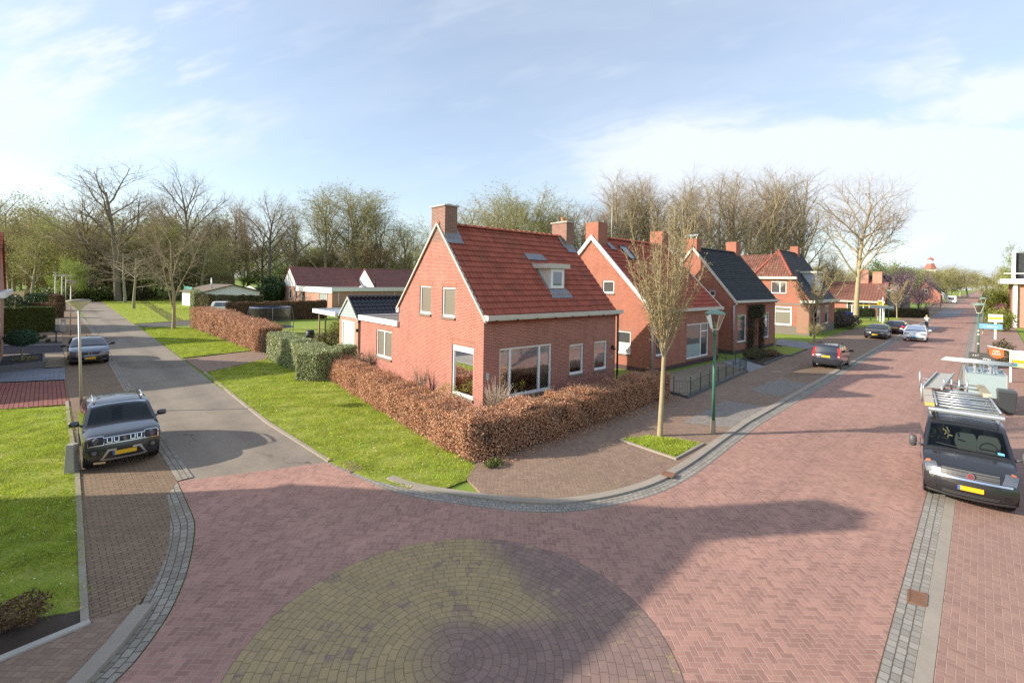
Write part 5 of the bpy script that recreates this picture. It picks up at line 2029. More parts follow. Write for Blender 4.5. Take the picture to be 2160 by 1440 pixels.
# --- right wood behind the street houses
tops = [(985, 440), (1040, 402), (1105, 395), (1165, 425), (1215, 410), (1262, 408), (1300, 385), (1345, 372), (1388, 366), (1440, 358), (1492, 366), (1540, 348), (1588, 352), (1636, 346), (1690, 358)]
desc = ['olive feathery tree right of the corner house chimney', 'wide olive budding tree above the corner house ridge', 'round-topped olive tree above the middle of the corner house ridge',
        'low twiggy tree above the second chimney of the corner house', 'bare upright tree between the corner house and its neighbour', 'slim bare tree behind the neighbour chimney',
        'bare tree above the roof window of the orange brick house', 'bare tree behind the thin aerial mast', 'bare tree right behind the street tree crown', 'bare tree with a dark nest in its top',
        'bare tree with ivy-clad trunk above the slate roof chimney', 'tallest pale-stemmed bare tree above the slate roof', 'bare tree right of the tallest one over the slate roof',
        'tall bare tree above the hipped roof', 'wide bare tree above the chimney of the half-hipped house']
for k, ((px, top), ds) in enumerate(zip(tops, desc)):
    dep = 88 + (k * 37 % 9)
    kind = 'willow' if k < 4 else 'slender'
    wood_tree(kind, k, px, top, dep, ds, None, 1.6 if k < 4 else 1.25)
for k in range(24):
    px = 985 + k * 33 + random.uniform(-12, 12)
    top = (430 if px < 1280 else 368) + random.uniform(-20, 25)
    if px > 1700: top = random.uniform(500, 540)
    wood_tree('slender' if k % 4 else 'oak', k, px, top, random.uniform(98, 118), 'bare brown tree deep in the wood behind the street houses', 'trees deep in the right wood', random.uniform(1.1, 1.4))
# the big pale tree by the bus shelter
wood_meshes = broad_tree(211, 19.5, .36, 42, .34, 14, 12, 8, 4, (M['bark_pale'], M['twig']), up=.04, buds=0, leaf_m=BUD_BROWN, leaf=.09, bs=.1, crown=.62)
dep = 70.0
b = at(1806, dep)
put_tree(None, 0, b, zat(1812, 355, dep), 'big pale-barked bare tree on the grass left of the bus shelter', rz=.8, meshes=wood_meshes, proto_h=19.5, wide=1.1, lean=(0, R(3)))
# far belt closing the street
for k in range(34):
    px = 1705 + k * 14.5 + random.uniform(-5, 5)
    dep = random.uniform(190, 330)
    if 2048 < px < 2100: dep = 1100
    top = random.uniform(552, 572) if px < 1990 else random.uniform(560, 578)
    if dep > 900: top += 8
    wood_tree(('under', 'bushy', 'oak')[k % 3], k, px, top, dep, 'far brownish tree in the belt behind the end of the street', 'trees at the far end of the street', random.uniform(1.3, 1.9))
wood_tree('leafy', 0, 1868, 548, 120, 'fresh green round tree behind the low bungalow roof', wide=1.3)
wood_tree('leafy', 1, 1905, 560, 125, 'smaller fresh green tree right of the round green one', wide=1.1)
wood_tree('leafy', 1, 2150, 520, 120, 'dark tree tip above the house at the right edge', wide=.7)


# --- street trees
def fan_tree(seed, H, trunk, buds=4, stems=15, ang=20, leaf=.05, r0=.13, br=9, tw=5):
    t = Tree(seed)
    cfg = dict(trunk_lev=0, seg=(6, 8, 4, 2), tip=(.55, .25, .35, .5), sides=(10, 6, 4, 3), up=(.02, .10, .09, .05), wig=(.015, .05, .09, .1),
               num=(stems, br, tw), ref=(1, H * .45, H * .08), ang=((ang + 10, 7), (30, 9), (34, 12)), len=(H * .56, H * .085, H * .04), rr=(.36, .35, .5),
               taper=(lambda f: 1.12 - .5 * (f - trunk), lambda f: 1.15 - .75 * f, None), bud=buds, bud_spread=.03, leaf_lev=2)
    cfg['from'] = (trunk, .12, .1)
    t.branch((0, 0, -.05), (0, 0, 1), H * .55, r0, 0, cfg)
    return t.meshes('tree', (M['bark_pale'], M['twig_gold']), BUD_GOLD, leaf)


fan_big = fan_tree(5, 9.0, .70, 4, 22, 18, .034, .135, 20, 7)
b = G(1392, 921)
d0 = b[0] * fw.x + b[1] * fw.y
put_tree(None, 0, b, zat(1390, 436, d0), 'upright young street tree with golden buds in the planted bed by the kerb', None, 1.0, .95, .04, meshes=fan_big, proto_h=8.6, name='street_tree')
fan_small = [fan_tree(8 + i, 6.0, .55, 3, 14, 26, .05, .08, 11, 6) for i in range(2)]
for (px, py, top, lab) in ((1718, 722, 560, 'small budding street tree in front of the half-hipped house'), (1892, 672, 585, 'bare fan-shaped street tree in front of the blossom'),
                           (1942, 655, 598, 'narrow street tree beside the second grey parking bay'), (1996, 628, 575, 'street tree beside the white roadside box'),
                           (2012, 620, 578, 'street tree behind the white roadside box'), (2024, 614, 582, 'street tree farthest along the left kerb')):
    b = G(px, py)
    d0 = b[0] * fw.x + b[1] * fw.y
    put_tree(None, 0, b, zat(px, top, d0), lab, 'young street trees', None, 1.15, .03, meshes=fan_small[px % 2], proto_h=5.6, name='street_tree')
# the verge tree on the side road
verge_me = broad_tree(301, 16, .13, 28, .26, 10, 12, 8, 4, (M['bark_pale'], M['twig']), up=.06, buds=1, leaf_m=BUD_GOLD, leaf=.05, bs=.08, crown=.72)
b = G(366, 694)
d0 = b[0] * fw.x + b[1] * fw.y
put_tree(None, 0, b, zat(366, 420, d0), 'pale forked tree on the verge beside the brown beech hedge', None, 2.2, 1.0, meshes=verge_me, proto_h=15.5)
sm = broad_tree(305, 9, .42, 62, .16, 12, 9, 7, 3, (M['bark'], M['twig']), up=.01, buds=0, crown=.7)
for px, py, top, lab in ((264, 638, 510, 'spreading bare tree nearer the road end on the far verge'), (282, 651, 520, 'spreading bare tree beside the ditch on the far verge'), (306, 622, 520, 'low spreading tree beyond the ditch')):
    b = G(px, py)
    d0 = b[0] * fw.x + b[1] * fw.y
    put_tree(None, 0, b, zat(px, top, d0), lab, None, None, 1.5, meshes=sm, proto_h=8.2)
# blossom trees
bl = [broad_tree(401 + i, 7, .12, 55, .18, 13, 9, 7, 2, (M['bark_dark'], M['twig']), buds=3, leaf_m=(PINK, PALE_PINK)[i], leaf=.10, bs=.25) for i in range(2)]
for px, dep, top, i, lab in ((1905, 92, 566, 0, 'large pink blossom tree in front of the dark roofed house'), (1938, 95, 570, 0, 'pink blossom tree right of the largest one'), (1870, 84, 600, 1, 'small white magnolia behind the bus shelter')):
    put_tree(None, 0, at(px, dep), zat(px, top, dep), lab, None, None, 1.0, meshes=bl[i], proto_h=6.6, name='blossom_tree')


# ------------------------------------------------------------------ hedges, shrubs
BEECH = leaf_mat('dry beech leaves', [(.42, .19, .095), (.60, .33, .19), (.72, .47, .31), (.30, .12, .06), (.62, .32, .17)], trans=.22, rough=.6)
BEECH_DARK = leaf_mat('brown hedge leaves', [(.15, .085, .045), (.22, .13, .07), (.10, .06, .035)], trans=.15)
LAUREL = leaf_mat('variegated hedge leaves', [(.17, .23, .06), (.38, .43, .19), (.55, .56, .34), (.11, .16, .045)], trans=.2, rough=.45)
PRIVET = leaf_mat('clipped green leaves', [(.075, .105, .02), (.115, .15, .03), (.05, .075, .018)], trans=.2, rough=.5)
MIXED = leaf_mat('dull green brown leaves', [(.07, .085, .03), (.12, .11, .045), (.10, .07, .035)], trans=.15)
GOLDLEAF = leaf_mat('light brown hedge leaves', [(.42, .22, .09), (.50, .30, .14), (.33, .16, .065)], trans=.2)
YELLOWGREEN = leaf_mat('yellow green shrub leaves', [(.20, .24, .04), (.32, .33, .07), (.12, .16, .03)], trans=.3)
CORE = flat('dark hedge twigs', (.05, .034, .022), .95)
CORE_G = flat('dark green hedge inside', (.02, .028, .010), .95)


def leaf_cloud(P, Nn, size, g, tilt=.8):
    """leaf quads at points P facing roughly along Nn"""
    k = len(P)
    n = Nn + g.normal(size=(k, 3)) * tilt
    n /= np.linalg.norm(n, axis=1)[:, None] + 1e-9
    e = np.cross(n, g.normal(size=(k, 3)))
    e /= np.linalg.norm(e, axis=1)[:, None] + 1e-9
    h = np.cross(n, e)
    sz = size * g.uniform(.6, 1.35, size=(k, 1))
    return np.stack([P - e * sz, P + h * sz * .55, P + e * sz, P - h * sz * .55], 1).reshape(-1, 3)


def hedge(label, pts, width, heights, m, core, n_leaf, size, seed, name='hedge', rough=.07, bottom=.05, group=None):
    """clipped hedge along a plan line (its front foot); width runs to the left of the line"""
    g = np.random.default_rng(seed)
    pts = [np.array(q) for q in pts]
    seg = [np.linalg.norm(pts[i + 1] - pts[i]) for i in range(len(pts) - 1)]
    tot = sum(seg)
    hs = np.interp(np.linspace(0, 1, len(pts)), np.linspace(0, 1, len(heights)), heights)
    mb = MB()
    A = offset_line([tuple(q) for q in pts], .10)
    B = offset_line([tuple(q) for q in pts], width - .10)
    for i in range(len(pts) - 1):
        V = [(*A[i], 0), (*A[i + 1], 0), (*B[i + 1], 0), (*B[i], 0), (*A[i], hs[i] - .12), (*A[i + 1], hs[i + 1] - .12), (*B[i + 1], hs[i + 1] - .12), (*B[i], hs[i] - .12)]
        mb.add(V, [(0, 1, 5, 4), (1, 2, 6, 5), (2, 3, 7, 6), (3, 0, 4, 7), (4, 5, 6, 7)])
    LP, LN = [], []
    for i in range(len(pts) - 1):
        k = int(n_leaf * seg[i] / tot)
        d = (pts[i + 1] - pts[i]) / seg[i]
        nrm = np.array([d[1], -d[0]])
        a = g.uniform(0, seg[i], k)
        hh = hs[i] + (hs[i + 1] - hs[i]) * a / seg[i]
        hmax = max(hs[i], hs[i + 1])
        per = np.array([hmax, width, hmax])
        s = g.choice(3, k, p=per / per.sum())
        v = g.uniform(0, 1, k)
        z = np.where(s == 1, hh, bottom + v * (hh - bottom))
        o = np.where(s == 0, 0.0, np.where(s == 2, width, v * width))
        base = pts[i][None] + d[None] * a[:, None] - nrm[None] * o[:, None]
        N3 = np.zeros((k, 3))
        N3[s == 0, :2] = nrm
        N3[s == 2, :2] = -nrm
        N3[s == 1, 2] = 1
        # soft lumps of growth
        lump = np.sin(a * 2.3 + i) * np.sin(a * .9 + 1.3 * i) * np.cos(z * 3.1 + a) * rough + g.normal(size=k) * rough * .55
        P3 = np.concatenate([base, z[:, None]], 1) + N3 * lump[:, None]
        P3[:, 2] += (s == 1) * rough * .8 * np.sin(a * 3.7 + np.sin(a * 1.3) * 2)
        P3[:, 2] = np.maximum(P3[:, 2], .03)
        LP.append(P3), LN.append(N3)
    for e_ in (0, -1):
        i = 0 if e_ == 0 else len(pts) - 2
        d = (pts[i + 1] - pts[i]) / seg[i] * (-1 if e_ == 0 else 1)
        k = int(n_leaf / tot * width * .8)
        nrm = np.array([(pts[i + 1] - pts[i])[1], -(pts[i + 1] - pts[i])[0]]) / seg[i]
        o, z = g.uniform(0, width, k), g.uniform(bottom, hs[e_], k)
        base = pts[e_][None] - nrm[None] * o[:, None] + d[None] * (g.normal(size=k) * rough * .6)[:, None]
        LP.append(np.concatenate([base, z[:, None]], 1))
        LN.append(np.tile(np.array([d[0], d[1], 0.0]), (k, 1)))
    P3, N3 = np.concatenate(LP), np.concatenate(LN)
    Q = leaf_cloud(P3, N3, size, g)
    ts = g.choice(len(P3), len(P3) // 45)
    tw_d = N3[ts] * g.uniform(.06, .24, (len(ts), 1)) * (rough / .11) + g.normal(size=(len(ts), 3)) * .05
    tw_s = np.cross(tw_d, g.normal(size=(len(ts), 3)))
    tw_s *= .005 / (np.linalg.norm(tw_s, axis=1)[:, None] + 1e-9)
    TW = np.stack([P3[ts] - tw_s, P3[ts] + tw_s, P3[ts] + tw_d + tw_s * .4, P3[ts] + tw_d - tw_s * .4], 1).reshape(-1, 3)
    Q = np.concatenate([Q, TW])
    nv = len(mb.v)
    V = np.concatenate([np.array(mb.v), Q])
    F = np.concatenate([np.array(mb.f), np.arange(len(Q)).reshape(-1, 4) + nv])
    mi = np.concatenate([np.zeros(len(mb.f)), np.ones(len(P3)), np.full(len(ts), 2)]).astype(int)
    return tag(np_mesh(name, V, F, [core, m, M['twig']], mi=mi), label, 'hedge', group)


def bush(label, loc, rx, ry, rz, n, size, m, seed, z=0.0, name='shrub', group=None, stems=0, stem_m=None, cat='shrub', hollow=.55):
    g = np.random.default_rng(seed)
    d = g.normal(size=(n, 3))
    d /= np.linalg.norm(d, axis=1)[:, None]
    r = hollow + (1 - hollow) * g.random((n, 1)) ** .6
    r = r * (1 + .22 * np.sin(d[:, :1] * 5 + seed) * np.cos(d[:, 1:2] * 6 + d[:, 2:] * 4))
    P = d * r * np.array([rx, ry, rz]) + np.array([0, 0, rz])
    P[:, 2] = np.maximum(P[:, 2], .02)
    Q = leaf_cloud(P, d, size, g)
    V, F, mi = [Q], [np.arange(len(Q)).reshape(-1, 4)], [np.zeros(n, dtype=int)]
    if stems:
        mb = MB()
        for k in range(stems):
            a = g.random() * 6.28
            e = np.array([math.cos(a) * rx * g.uniform(.3, 1), math.sin(a) * ry * g.uniform(.3, 1), rz * g.uniform(1.2, 2.1)])
            mid = e * np.array([.35, .35, .55]) + g.normal(size=3) * .05
            mb.tube([(0, 0, 0), tuple(mid), tuple(e)], [.018, .012, .005], 4, cap=False)
            for _ in range(3):
                e2 = e + g.normal(size=3) * np.array([rx, ry, rz]) * .28
                mb.tube([tuple(mid), tuple(e2)], [.009, .004], 3, cap=False)
        V.append(np.array(mb.v)), F.append(np.array(mb.f) + len(Q)), mi.append(np.ones(len(mb.f), dtype=int))
    o = np_mesh(name, np.concatenate(V), np.concatenate(F), [m, stem_m or M['twig']], mi=np.concatenate(mi))
    o.location = (*loc, z)
    return tag(o, label, cat, group)


hc = Vector((8.84, 10.29))
hedge('long copper beech hedge wrapping the front corner of the brick corner house', [(21.1, 10.45), (17.0, 10.35), (13, 10.25), (9.6, 10.3), (8.95, 10.75), (9.35, 14.6), (10.2, 20.5), (10.95, 25.9)][::-1], 1.15, [1.0, 1.04, 1.1, 1.2, 1.25, 1.18, 1.12, 1.08], BEECH, CORE, 170000, .029, 3, rough=.12)
hedge('variegated green hedge between the garden gate and the beech hedge', [G(563, 757), G(612, 778), G(668, 806)], 1.3, [1.7, 1.6, 1.5], LAUREL, CORE_G, 52000, .042, 4, rough=.055)
hedge('short dark green hedge return beside the annex wall', [G(668, 806), G(752, 776)], 1.2, [1.45, 1.35], LAUREL, CORE_G, 15000, .042, 5, rough=.06)
hedge('tall brown beech hedge along the verge beside the trampoline garden', [G(403, 690), G(450, 708), G(500, 726), G(541, 743)], 1.7, [1.9, 2.0, 1.8, 1.75], BEECH, CORE, 60000, .045, 6, rough=.15)
hedge('thin brown hedge behind the trampoline and the garden lawn', [at(478, 55), at(560, 57), at(690, 62)], .9, [2.2, 2.2, 2.3], BEECH_DARK, CORE, 16000, .09, 7)
hedge('clipped dark brown-green hedge round the summer house', [at(408, 72), at(440, 67), at(555, 70)], 1.0, [2.6, 2.5, 2.5], MIXED, CORE_G, 22000, .10, 8)
hedge('pale green hedge corner behind the white parked car', [at(402, 78), at(409, 71)], 1.2, [3.0, 2.8], LAUREL, CORE_G, 5000, .10, 9)
hedge('neatly clipped yellow-green hedge beside the paved front garden', [G(-60, 709), G(0, 706), G(114, 700)], 1.5, [2.25, 2.25, 2.2], PRIVET, CORE_G, 42000, .055, 10, rough=.05)
hedge('dark green hedge against the wooden garden fence', [at(53, 66), at(103, 66)], 1.2, [2.3, 2.3], DARK_LEAF, CORE_G, 9000, .08, 11)
hedge('brown bare hedge end beside the dark green hedge', [at(103, 66), at(121, 66)], 1.2, [2.3, 2.2], BEECH_DARK, CORE, 4000, .08, 12)
hedge('low brown hedge in front of the dark green one', [at(46, 56), at(122, 56)], .8, [1.7, 1.7], BEECH_DARK, CORE, 9000, .07, 13)
hedge('light brown hedge along the right pavement below the white-eaved house', [(53.5, -3.1), (38, -3.0)], 3.0, [2.0, 2.1], GOLDLEAF, CORE, 22000, .08, 14)
hedge('brown hedge row behind the light brown one at the right edge', [(53.5, -7.4), (54.6, -3.2)], 1.0, [2.1, 2.1], GOLDLEAF, CORE, 5000, .08, 15)
hedge('dull brown hedge in front of the low bungalow', [at(1765, 82), at(1960, 84)], .9, [1.5, 1.6], MIXED, CORE_G, 9000, .10, 16)
hedge('dark hedge along the far foot of the wood beyond the bungalow', [at(470, 104), at(600, 104)], 1.5, [2.6, 2.6], DARK_LEAF, CORE_G, 9000, .16, 17)
bush('rounded dark green shrub in front of the brick house at the left edge', at(24, 55), 2.0, 1.5, 1.35, 5000, .09, DARK_LEAF, 20)
bush('round dark evergreen shrub beside the bungalow gable', at(578, 100), 3.0, 2.5, 2.6, 4000, .2, DARK_LEAF, 21)
bush('clump of greyish bare stems below the annex window', G(775, 800), .9, .7, .75, 500, .03, BEECH_DARK, 22, .05, stems=46)
bush('pale bare-stemmed shrub at the front corner of the corner house', (11.9, 12.6), .7, .6, .7, 120, .03, BEECH_DARK, 23, .05, stems=60, stem_m=flat('pale stems', (.50, .40, .30), .9))
bush('thin bare shrub against the orange side wall of the corner house', (11.6, 17.2), .6, .5, .8, 150, .03, BEECH_DARK, 24, .05, stems=16)
bush('small yellow-green bush under the side window of the corner house', (11.3, 15.0), .7, .4, .55, 900, .03, YELLOWGREEN, 25, .2)
bush('low green brown bushes along the garden edge near the shed', at(700, 36.5), 1.6, .8, .6, 2400, .05, MIXED, 26, stems=20)
bush('yellow-green shrub at the shed corner', at(708, 39.5), .6, .6, .9, 1200, .06, YELLOWGREEN, 27, stems=8)
bush('mound of clipped twiggy shrub beside the blue bin', at(1768, 62), 3.2, 2.4, 1.0, 6500, .10, flat('grey brown clipped twigs', (.12, .095, .075), .95, var=.2), 28)
bush('tuft of upright yellowish stems under the small street tree', at(1722, 50), 1.1, .8, .7, 400, .05, YELLOWGREEN, 29, stems=60, stem_m=M['twig_gold'])
bush('low green rosemary-like bush in the front bed of the slate-roofed house', G(1590, 757), 1.5, .7, .38, 2400, .05, MIXED, 30, .05)
bush('dry perennials in the front bed beside the grey path', G(1625, 752), 1.0, .6, .25, 900, .05, BEECH_DARK, 31, .05)
bush('green garden shrub in front of the white-eaved house', at(2112, 60), 1.6, 1.4, 1.5, 3500, .10, YELLOWGREEN, 32)
bush('tall green shrub row at the right pavement', at(2105, 75), 2.6, 2.0, 2.6, 5000, .14, YELLOWGREEN, 33)
bush('purple flowering shrub among the green ones at the right pavement', at(2112, 70), 1.0, .9, 1.6, 1500, .09, flat('purple blossom', (.28, .10, .16), .8), 34)
bush('brown leafy shrub under the orange hanging sign', at(2117, 33), .9, .7, .9, 1800, .06, MIXED, 35)
bush('yellow-green shrub at the right frame edge beside the rubbish bin', (18.8, -3.5), .5, .7, .8, 2600, .05, YELLOWGREEN, 36)
bush('low brown shrub in the dark bed at the corner of the lawn', G(30, 1325), .42, .30, .22, 2200, .022, BEECH_DARK, 37, .02)
bush('small green weed clump at the foot of the beech hedge corner', G(1040, 985), .35, .25, .10, 500, .03, PRIVET, 38, .03)
for k, (px, py) in enumerate(((215, 1), (240, 1), (300, 1), (330, 1))):
    bush('low green thicket at the end of the side road', at(px - 60, 90 + k * 2), 5, 3, 1.5, 3000, .2, (PRIVET, MIXED)[k % 2], 40 + k, group='thicket at the road end')


# pruned dome tree in the left front garden
def dome_tree():
    b = G(45, 772)
    t = thing('dome_tree', b, 0, 'small clipped dome-headed evergreen tree in the paved front garden', 'tree')
    tube_part(t, 'trunk', [(0, 0, 0), (.02, .01, .7), (0, 0, 1.35)], [.06, .05, .05], M['bark'], 7)
    g = np.random.default_rng(55)
    n = 4200
    d = g.normal(size=(n, 3))
    d /= np.linalg.norm(d, axis=1)[:, None]
    P = d * (.6 + .4 * g.random((n, 1))) * np.array([.78, .78, .50]) + np.array([0, 0, 1.62])
    Q = leaf_cloud(P, d, .045, g)
    np_mesh('crown', Q, np.arange(len(Q)).reshape(-1, 4), leaf_mat('blue green needles', [(.03, .085, .045), (.06, .13, .07), (.02, .05, .03)], trans=.1), t)
    bush('yellowish ornamental grass at the foot of the dome tree', (b[0] + .15, b[1] + .3), .55, .4, .26, 900, .05, flat('dry grass blades', (.30, .26, .12), .9), 56)
    for k, (px, py) in enumerate(((70, 727), (77, 722), (88, 716), (94, 713), (101, 722))):
        bush('dark clipped ball plant in the slate gravel bed', G(px, py), .16, .16, .14, 350, .03, DARK_LEAF, 60 + k, group='ball plants in the gravel bed')


dome_tree()


# climber round the door of the slate-roofed house
def climber():
    g = np.random.default_rng(77)
    C = cam2street((17.263, 36.319))
    yaw = .73 - .7834
    n = 5200
    x = np.where(g.random(n) < .55, g.uniform(2.3, 5.6, n), np.where(g.random(n) < .5, g.normal(2.95, .22, n), g.normal(5.05, .3, n)))
    z = np.where((x > 3.4) & (x < 4.75), g.uniform(2.65, 3.75, n), g.uniform(.1, 3.75, n) ** 1.0)
    P = np.stack([x, -.08 - .22 * g.random(n), z], -1)
    Q = leaf_cloud(P, np.tile([0, -1.0, .2], (n, 1)), .06, g)
    o = np_mesh('climbing_plant', Q, np.arange(len(Q)).reshape(-1, 4), leaf_mat('dark ivy leaves', [(.03, .035, .015), (.06, .06, .025), (.045, .03, .018)], trans=.1))
    o.location, o.rotation_euler = (*C, 0), (0, 0, yaw)
    tag(o, 'dark climbing plant arched round the door of the slate-roofed house', 'climber')


climber()


# ------------------------------------------------------------------ grass
def inside(poly, P):
    x, y = P[:, 0], P[:, 1]
    r = np.zeros(len(P), dtype=bool)
    n = len(poly)
    for i in range(n):
        (x0, y0), (x1, y1) = poly[i], poly[(i + 1) % n]
        c = ((y0 > y) != (y1 > y)) & (x < (x1 - x0) * (y - y0) / ((y1 - y0) or 1e-9) + x0)
        r ^= c
    return r


GRASS = leaf_mat('grass blades', [(.30, .42, .035), (.42, .50, .05), (.56, .54, .12), (.20, .35, .03), (.48, .56, .07)], trans=.35, rough=.6, spec=.2, patch=1.7, pscale=1.9)


def grass(poly, n, h, w, seed, label, z=.02, spread=.5, dens=True):
    g = np.random.default_rng(seed)
    poly = [tuple(q) for q in poly]
    A = np.array(poly)
    lo, hi = A.min(0), A.max(0)
    P = g.uniform(lo, hi, size=(int(n * 2.6), 2))
    P = P[inside(poly, P)]
    if dens:        # tufts
        f = np.sin(P[:, 0] * 2.1 + np.sin(P[:, 1] * 1.7) * 2) * np.sin(P[:, 1] * 2.6 + P[:, 0]) + g.normal(size=len(P)) * .5
        P = P[f > -.55]
        f = f[f > -.55]
    P, f = P[:n] + g.normal(size=(len(P[:n]), 2)) * .035, f[:n]
    k = len(P)
    a = g.uniform(0, 6.283, k)
    hh = h * g.uniform(.5, 1.3, k) * (1 + .25 * np.clip(f, -1, 1))
    ww = w * g.uniform(.7, 1.3, k)
    lean = g.normal(size=(k, 2)) * spread * hh[:, None]
    b = np.concatenate([P, np.full((k, 1), z)], 1)
    s = np.stack([np.cos(a) * ww, np.sin(a) * ww, np.zeros(k)], -1)
    t = b + np.concatenate([lean, hh[:, None]], 1)
    V = np.stack([b - s, b + s, t], 1).reshape(-1, 3)
    o = np_mesh('grass', V, np.arange(3 * k).reshape(-1, 3), GRASS)
    return tag(o, label, 'grass', kind='stuff')


grass(lawn_left, 100000, .055, .006, 1, 'mown grass of the shaded front lawn')
grass(verge1, 100000, .06, .006, 2, 'rough grass of the verge beside the beech hedge')
grass(verge2, 40000, .07, .012, 3, 'grass of the verge round the pale forked tree', z=.015)
grass(verge3, 30000, .09, .02, 4, 'grass of the far verge by the ditch')
grass([G(1312, 931), G(1368, 922), G(1476, 938), G(1424, 966)], 7000, .075, .007, 5, 'grass and weeds in the street tree bed', z=.06)


def litter(poly, n, size, m, seed, label, z=.05, name='fallen_leaves'):
    g = np.random.default_rng(seed)
    A = np.array([tuple(q) for q in poly])
    P = g.uniform(A.min(0), A.max(0), size=(n * 3, 2))
    P = P[inside([tuple(q) for q in poly], P)][:n]
    P3 = np.concatenate([P, np.full((len(P), 1), z) + g.random((len(P), 1)) * .03], 1)
    Q = leaf_cloud(P3, np.tile([0, 0, 1.0], (len(P), 1)), size, g, .5)
    return tag(np_mesh(name, Q, np.arange(len(Q)).reshape(-1, 4), m), label, 'leaves', kind='stuff')


litter(verge1, 1500, .03, BEECH, 6, 'dry beech leaves and daisies scattered in the verge grass', .06)
hl = [(9.0, 10.2), (21, 10.2), (21, 9.75), (9.5, 9.7)]
litter(hl, 1300, .03, BEECH, 7, 'dry leaves blown along the foot of the beech hedge', .045)
DAISY = flat('daisy petals', (.80, .80, .62), .7)
litter(verge1, 900, .016, DAISY, 12, 'small white daisies in the verge grass', .075, 'daisies')
litter(lawn_left, 700, .014, DAISY, 13, 'small white daisies in the front lawn', .07, 'daisies')
litter(lawn_left, 160, .03, BEECH, 8, 'few dry leaves on the front lawn', .06)
g_ = np.random.default_rng(9)
litter([G(985, 1012), G(1310, 930), G(1424, 968), G(1440, 1000), G(1250, 1042), G(1000, 1035)], 90, .022, leaf_mat('pale litter', [(.5, .45, .35), (.3, .2, .12)]), 9, 'small leaves and crumbs on the corner pavement', .045)


# ------------------------------------------------------------------ street lamps, posts, signs
def bowl_lamp(loc, lean, h, label, col=None):
    t = thing('street_lamp', (*loc, .02), 0, label, 'street lamp', 'bowl lamps along the side road')
    t.rotation_euler = lean
    mb = MB()
    mb.tube([(0, 0, .45), (0, 0, h - .35)], [.05, .036], 10)
    p = mb.build('post', M['lamp_grey'], t, smooth=True)
    mb = MB()
    mb.tube([(0, 0, 0), (0, 0, .5)], [.07, .07], 10)
    mb.build('post_base', flat('brown lamp base', (.15, .12, .10), .8, var=.2), t)
    mb = MB()
    mb.lathe([(.045, h - .40), (.07, h - .36), (.20, h - .22), (.36, h - .045), (.37, h - .03)], 20)
    mb.build('bowl', M['lamp_bowl'], t, smooth=True)
    mb = MB()
    mb.lathe([(.375, h - .035), (.385, h - .01), (.30, h + .02), (.0, h + .045)], 20)
    mb.build('lamp_cap', flat('grey lamp cap', (.22, .20, .17), .7, var=.2), t, smooth=True)
    return t


def depth_of(q):
    return q[0] * fw.x + q[1] * fw.y


for px, py, ytop, lean, lab in ((172, 870, 634, (R(0), R(0), 0), 'nearest bowl-topped lamp post leaning beside the grey parked cars'), (148, 708, 592, (0, 0, 0), 'second bowl-topped lamp post behind the hatchback'),
                                (138, 656, 579, (0, 0, 0), 'third bowl-topped lamp post beside the hedge end'), (116, 638, 574, (0, 0, 0), 'farthest lamp post at the end of the side road')):
    b = G(px, py)
    h = zat(px, ytop, depth_of(b))
    if px == 172:
        off = (165 - 172 - 3) / 988 * depth_of(b)
        d = rt0 * off
        lean = (-d.y / h * -1 * -1, d.x / h, 0)
    bowl_lamp(b, lean, h, lab)


def green_lamp(loc, h, label, rings=False, leanx=0):
    t = thing('street_lamp', (*loc, .04), 0, label, 'street lamp', 'green lantern lamps along the main street')
    mb = MB()
    mb.tube([(0, 0, .45), (0, 0, h - .95)], [.062, .048], 12)
    mb.lathe([(.048, h - .95), (.07, h - .93), (.075, h - .86), (.05, h - .80), (.04, h - .72)], 12)
    post = mb.build('post', M['lamp_green'], t, smooth=True)
    mb = MB()
    mb.tube([(0, 0, 0), (0, 0, .44)], [.085, .08], 12)
    mb.lathe([(.09, .44), (.09, .47), (.062, .48)], 12)
    mb.build('post_base', flat('sandy lamp base', (.30, .26, .19), .8, var=.3), t)
    z0, z1 = h - .72, h - .16
    mb = MB()
    for k in range(4):
        a0, a1 = math.pi / 4 + k * math.pi / 2, math.pi / 4 + (k + 1) * math.pi / 2
        c = [(math.cos(a) * r, math.sin(a) * r, z) for a, r, z in ((a0, .13, z0), (a1, .13, z0), (a1, .345, z1), (a0, .345, z1))]
        mb.add(c, [(0, 1, 2, 3)])
    ln = mb.build('lantern', M['lantern'], t)
    mb = MB()
    for k in range(4):
        a0 = math.pi / 4 + k * math.pi / 2
        mb.beam((math.cos(a0) * .135, math.sin(a0) * .135, z0), (math.cos(a0) * .35, math.sin(a0) * .35, z1), .022)
    mb.lathe([(.04, z0 - .02), (.14, z0), (.14, z0 + .03), (.05, z0 + .05), (.05, z0 + .28), (.0, z0 + .30)], 10)
    mb.build('lantern_bars', M['lamp_bowl'], ln)
    mb = MB()
    mb.lathe([(.37, z1), (.38, z1 + .03), (.27, z1 + .09), (.12, z1 + .15), (.0, z1 + .16)], 8)
    mb.build('lantern_roof', flat('green lantern roof', (.20, .32, .25), .6, var=.25), ln)
    if rings:
        mb = MB()
        for z in (1.5, 2.15, 2.4):
            mb.lathe([(.068, z), (.068, z + .06)], 10)
        mb.build('bands', M['white'], t)
    return t


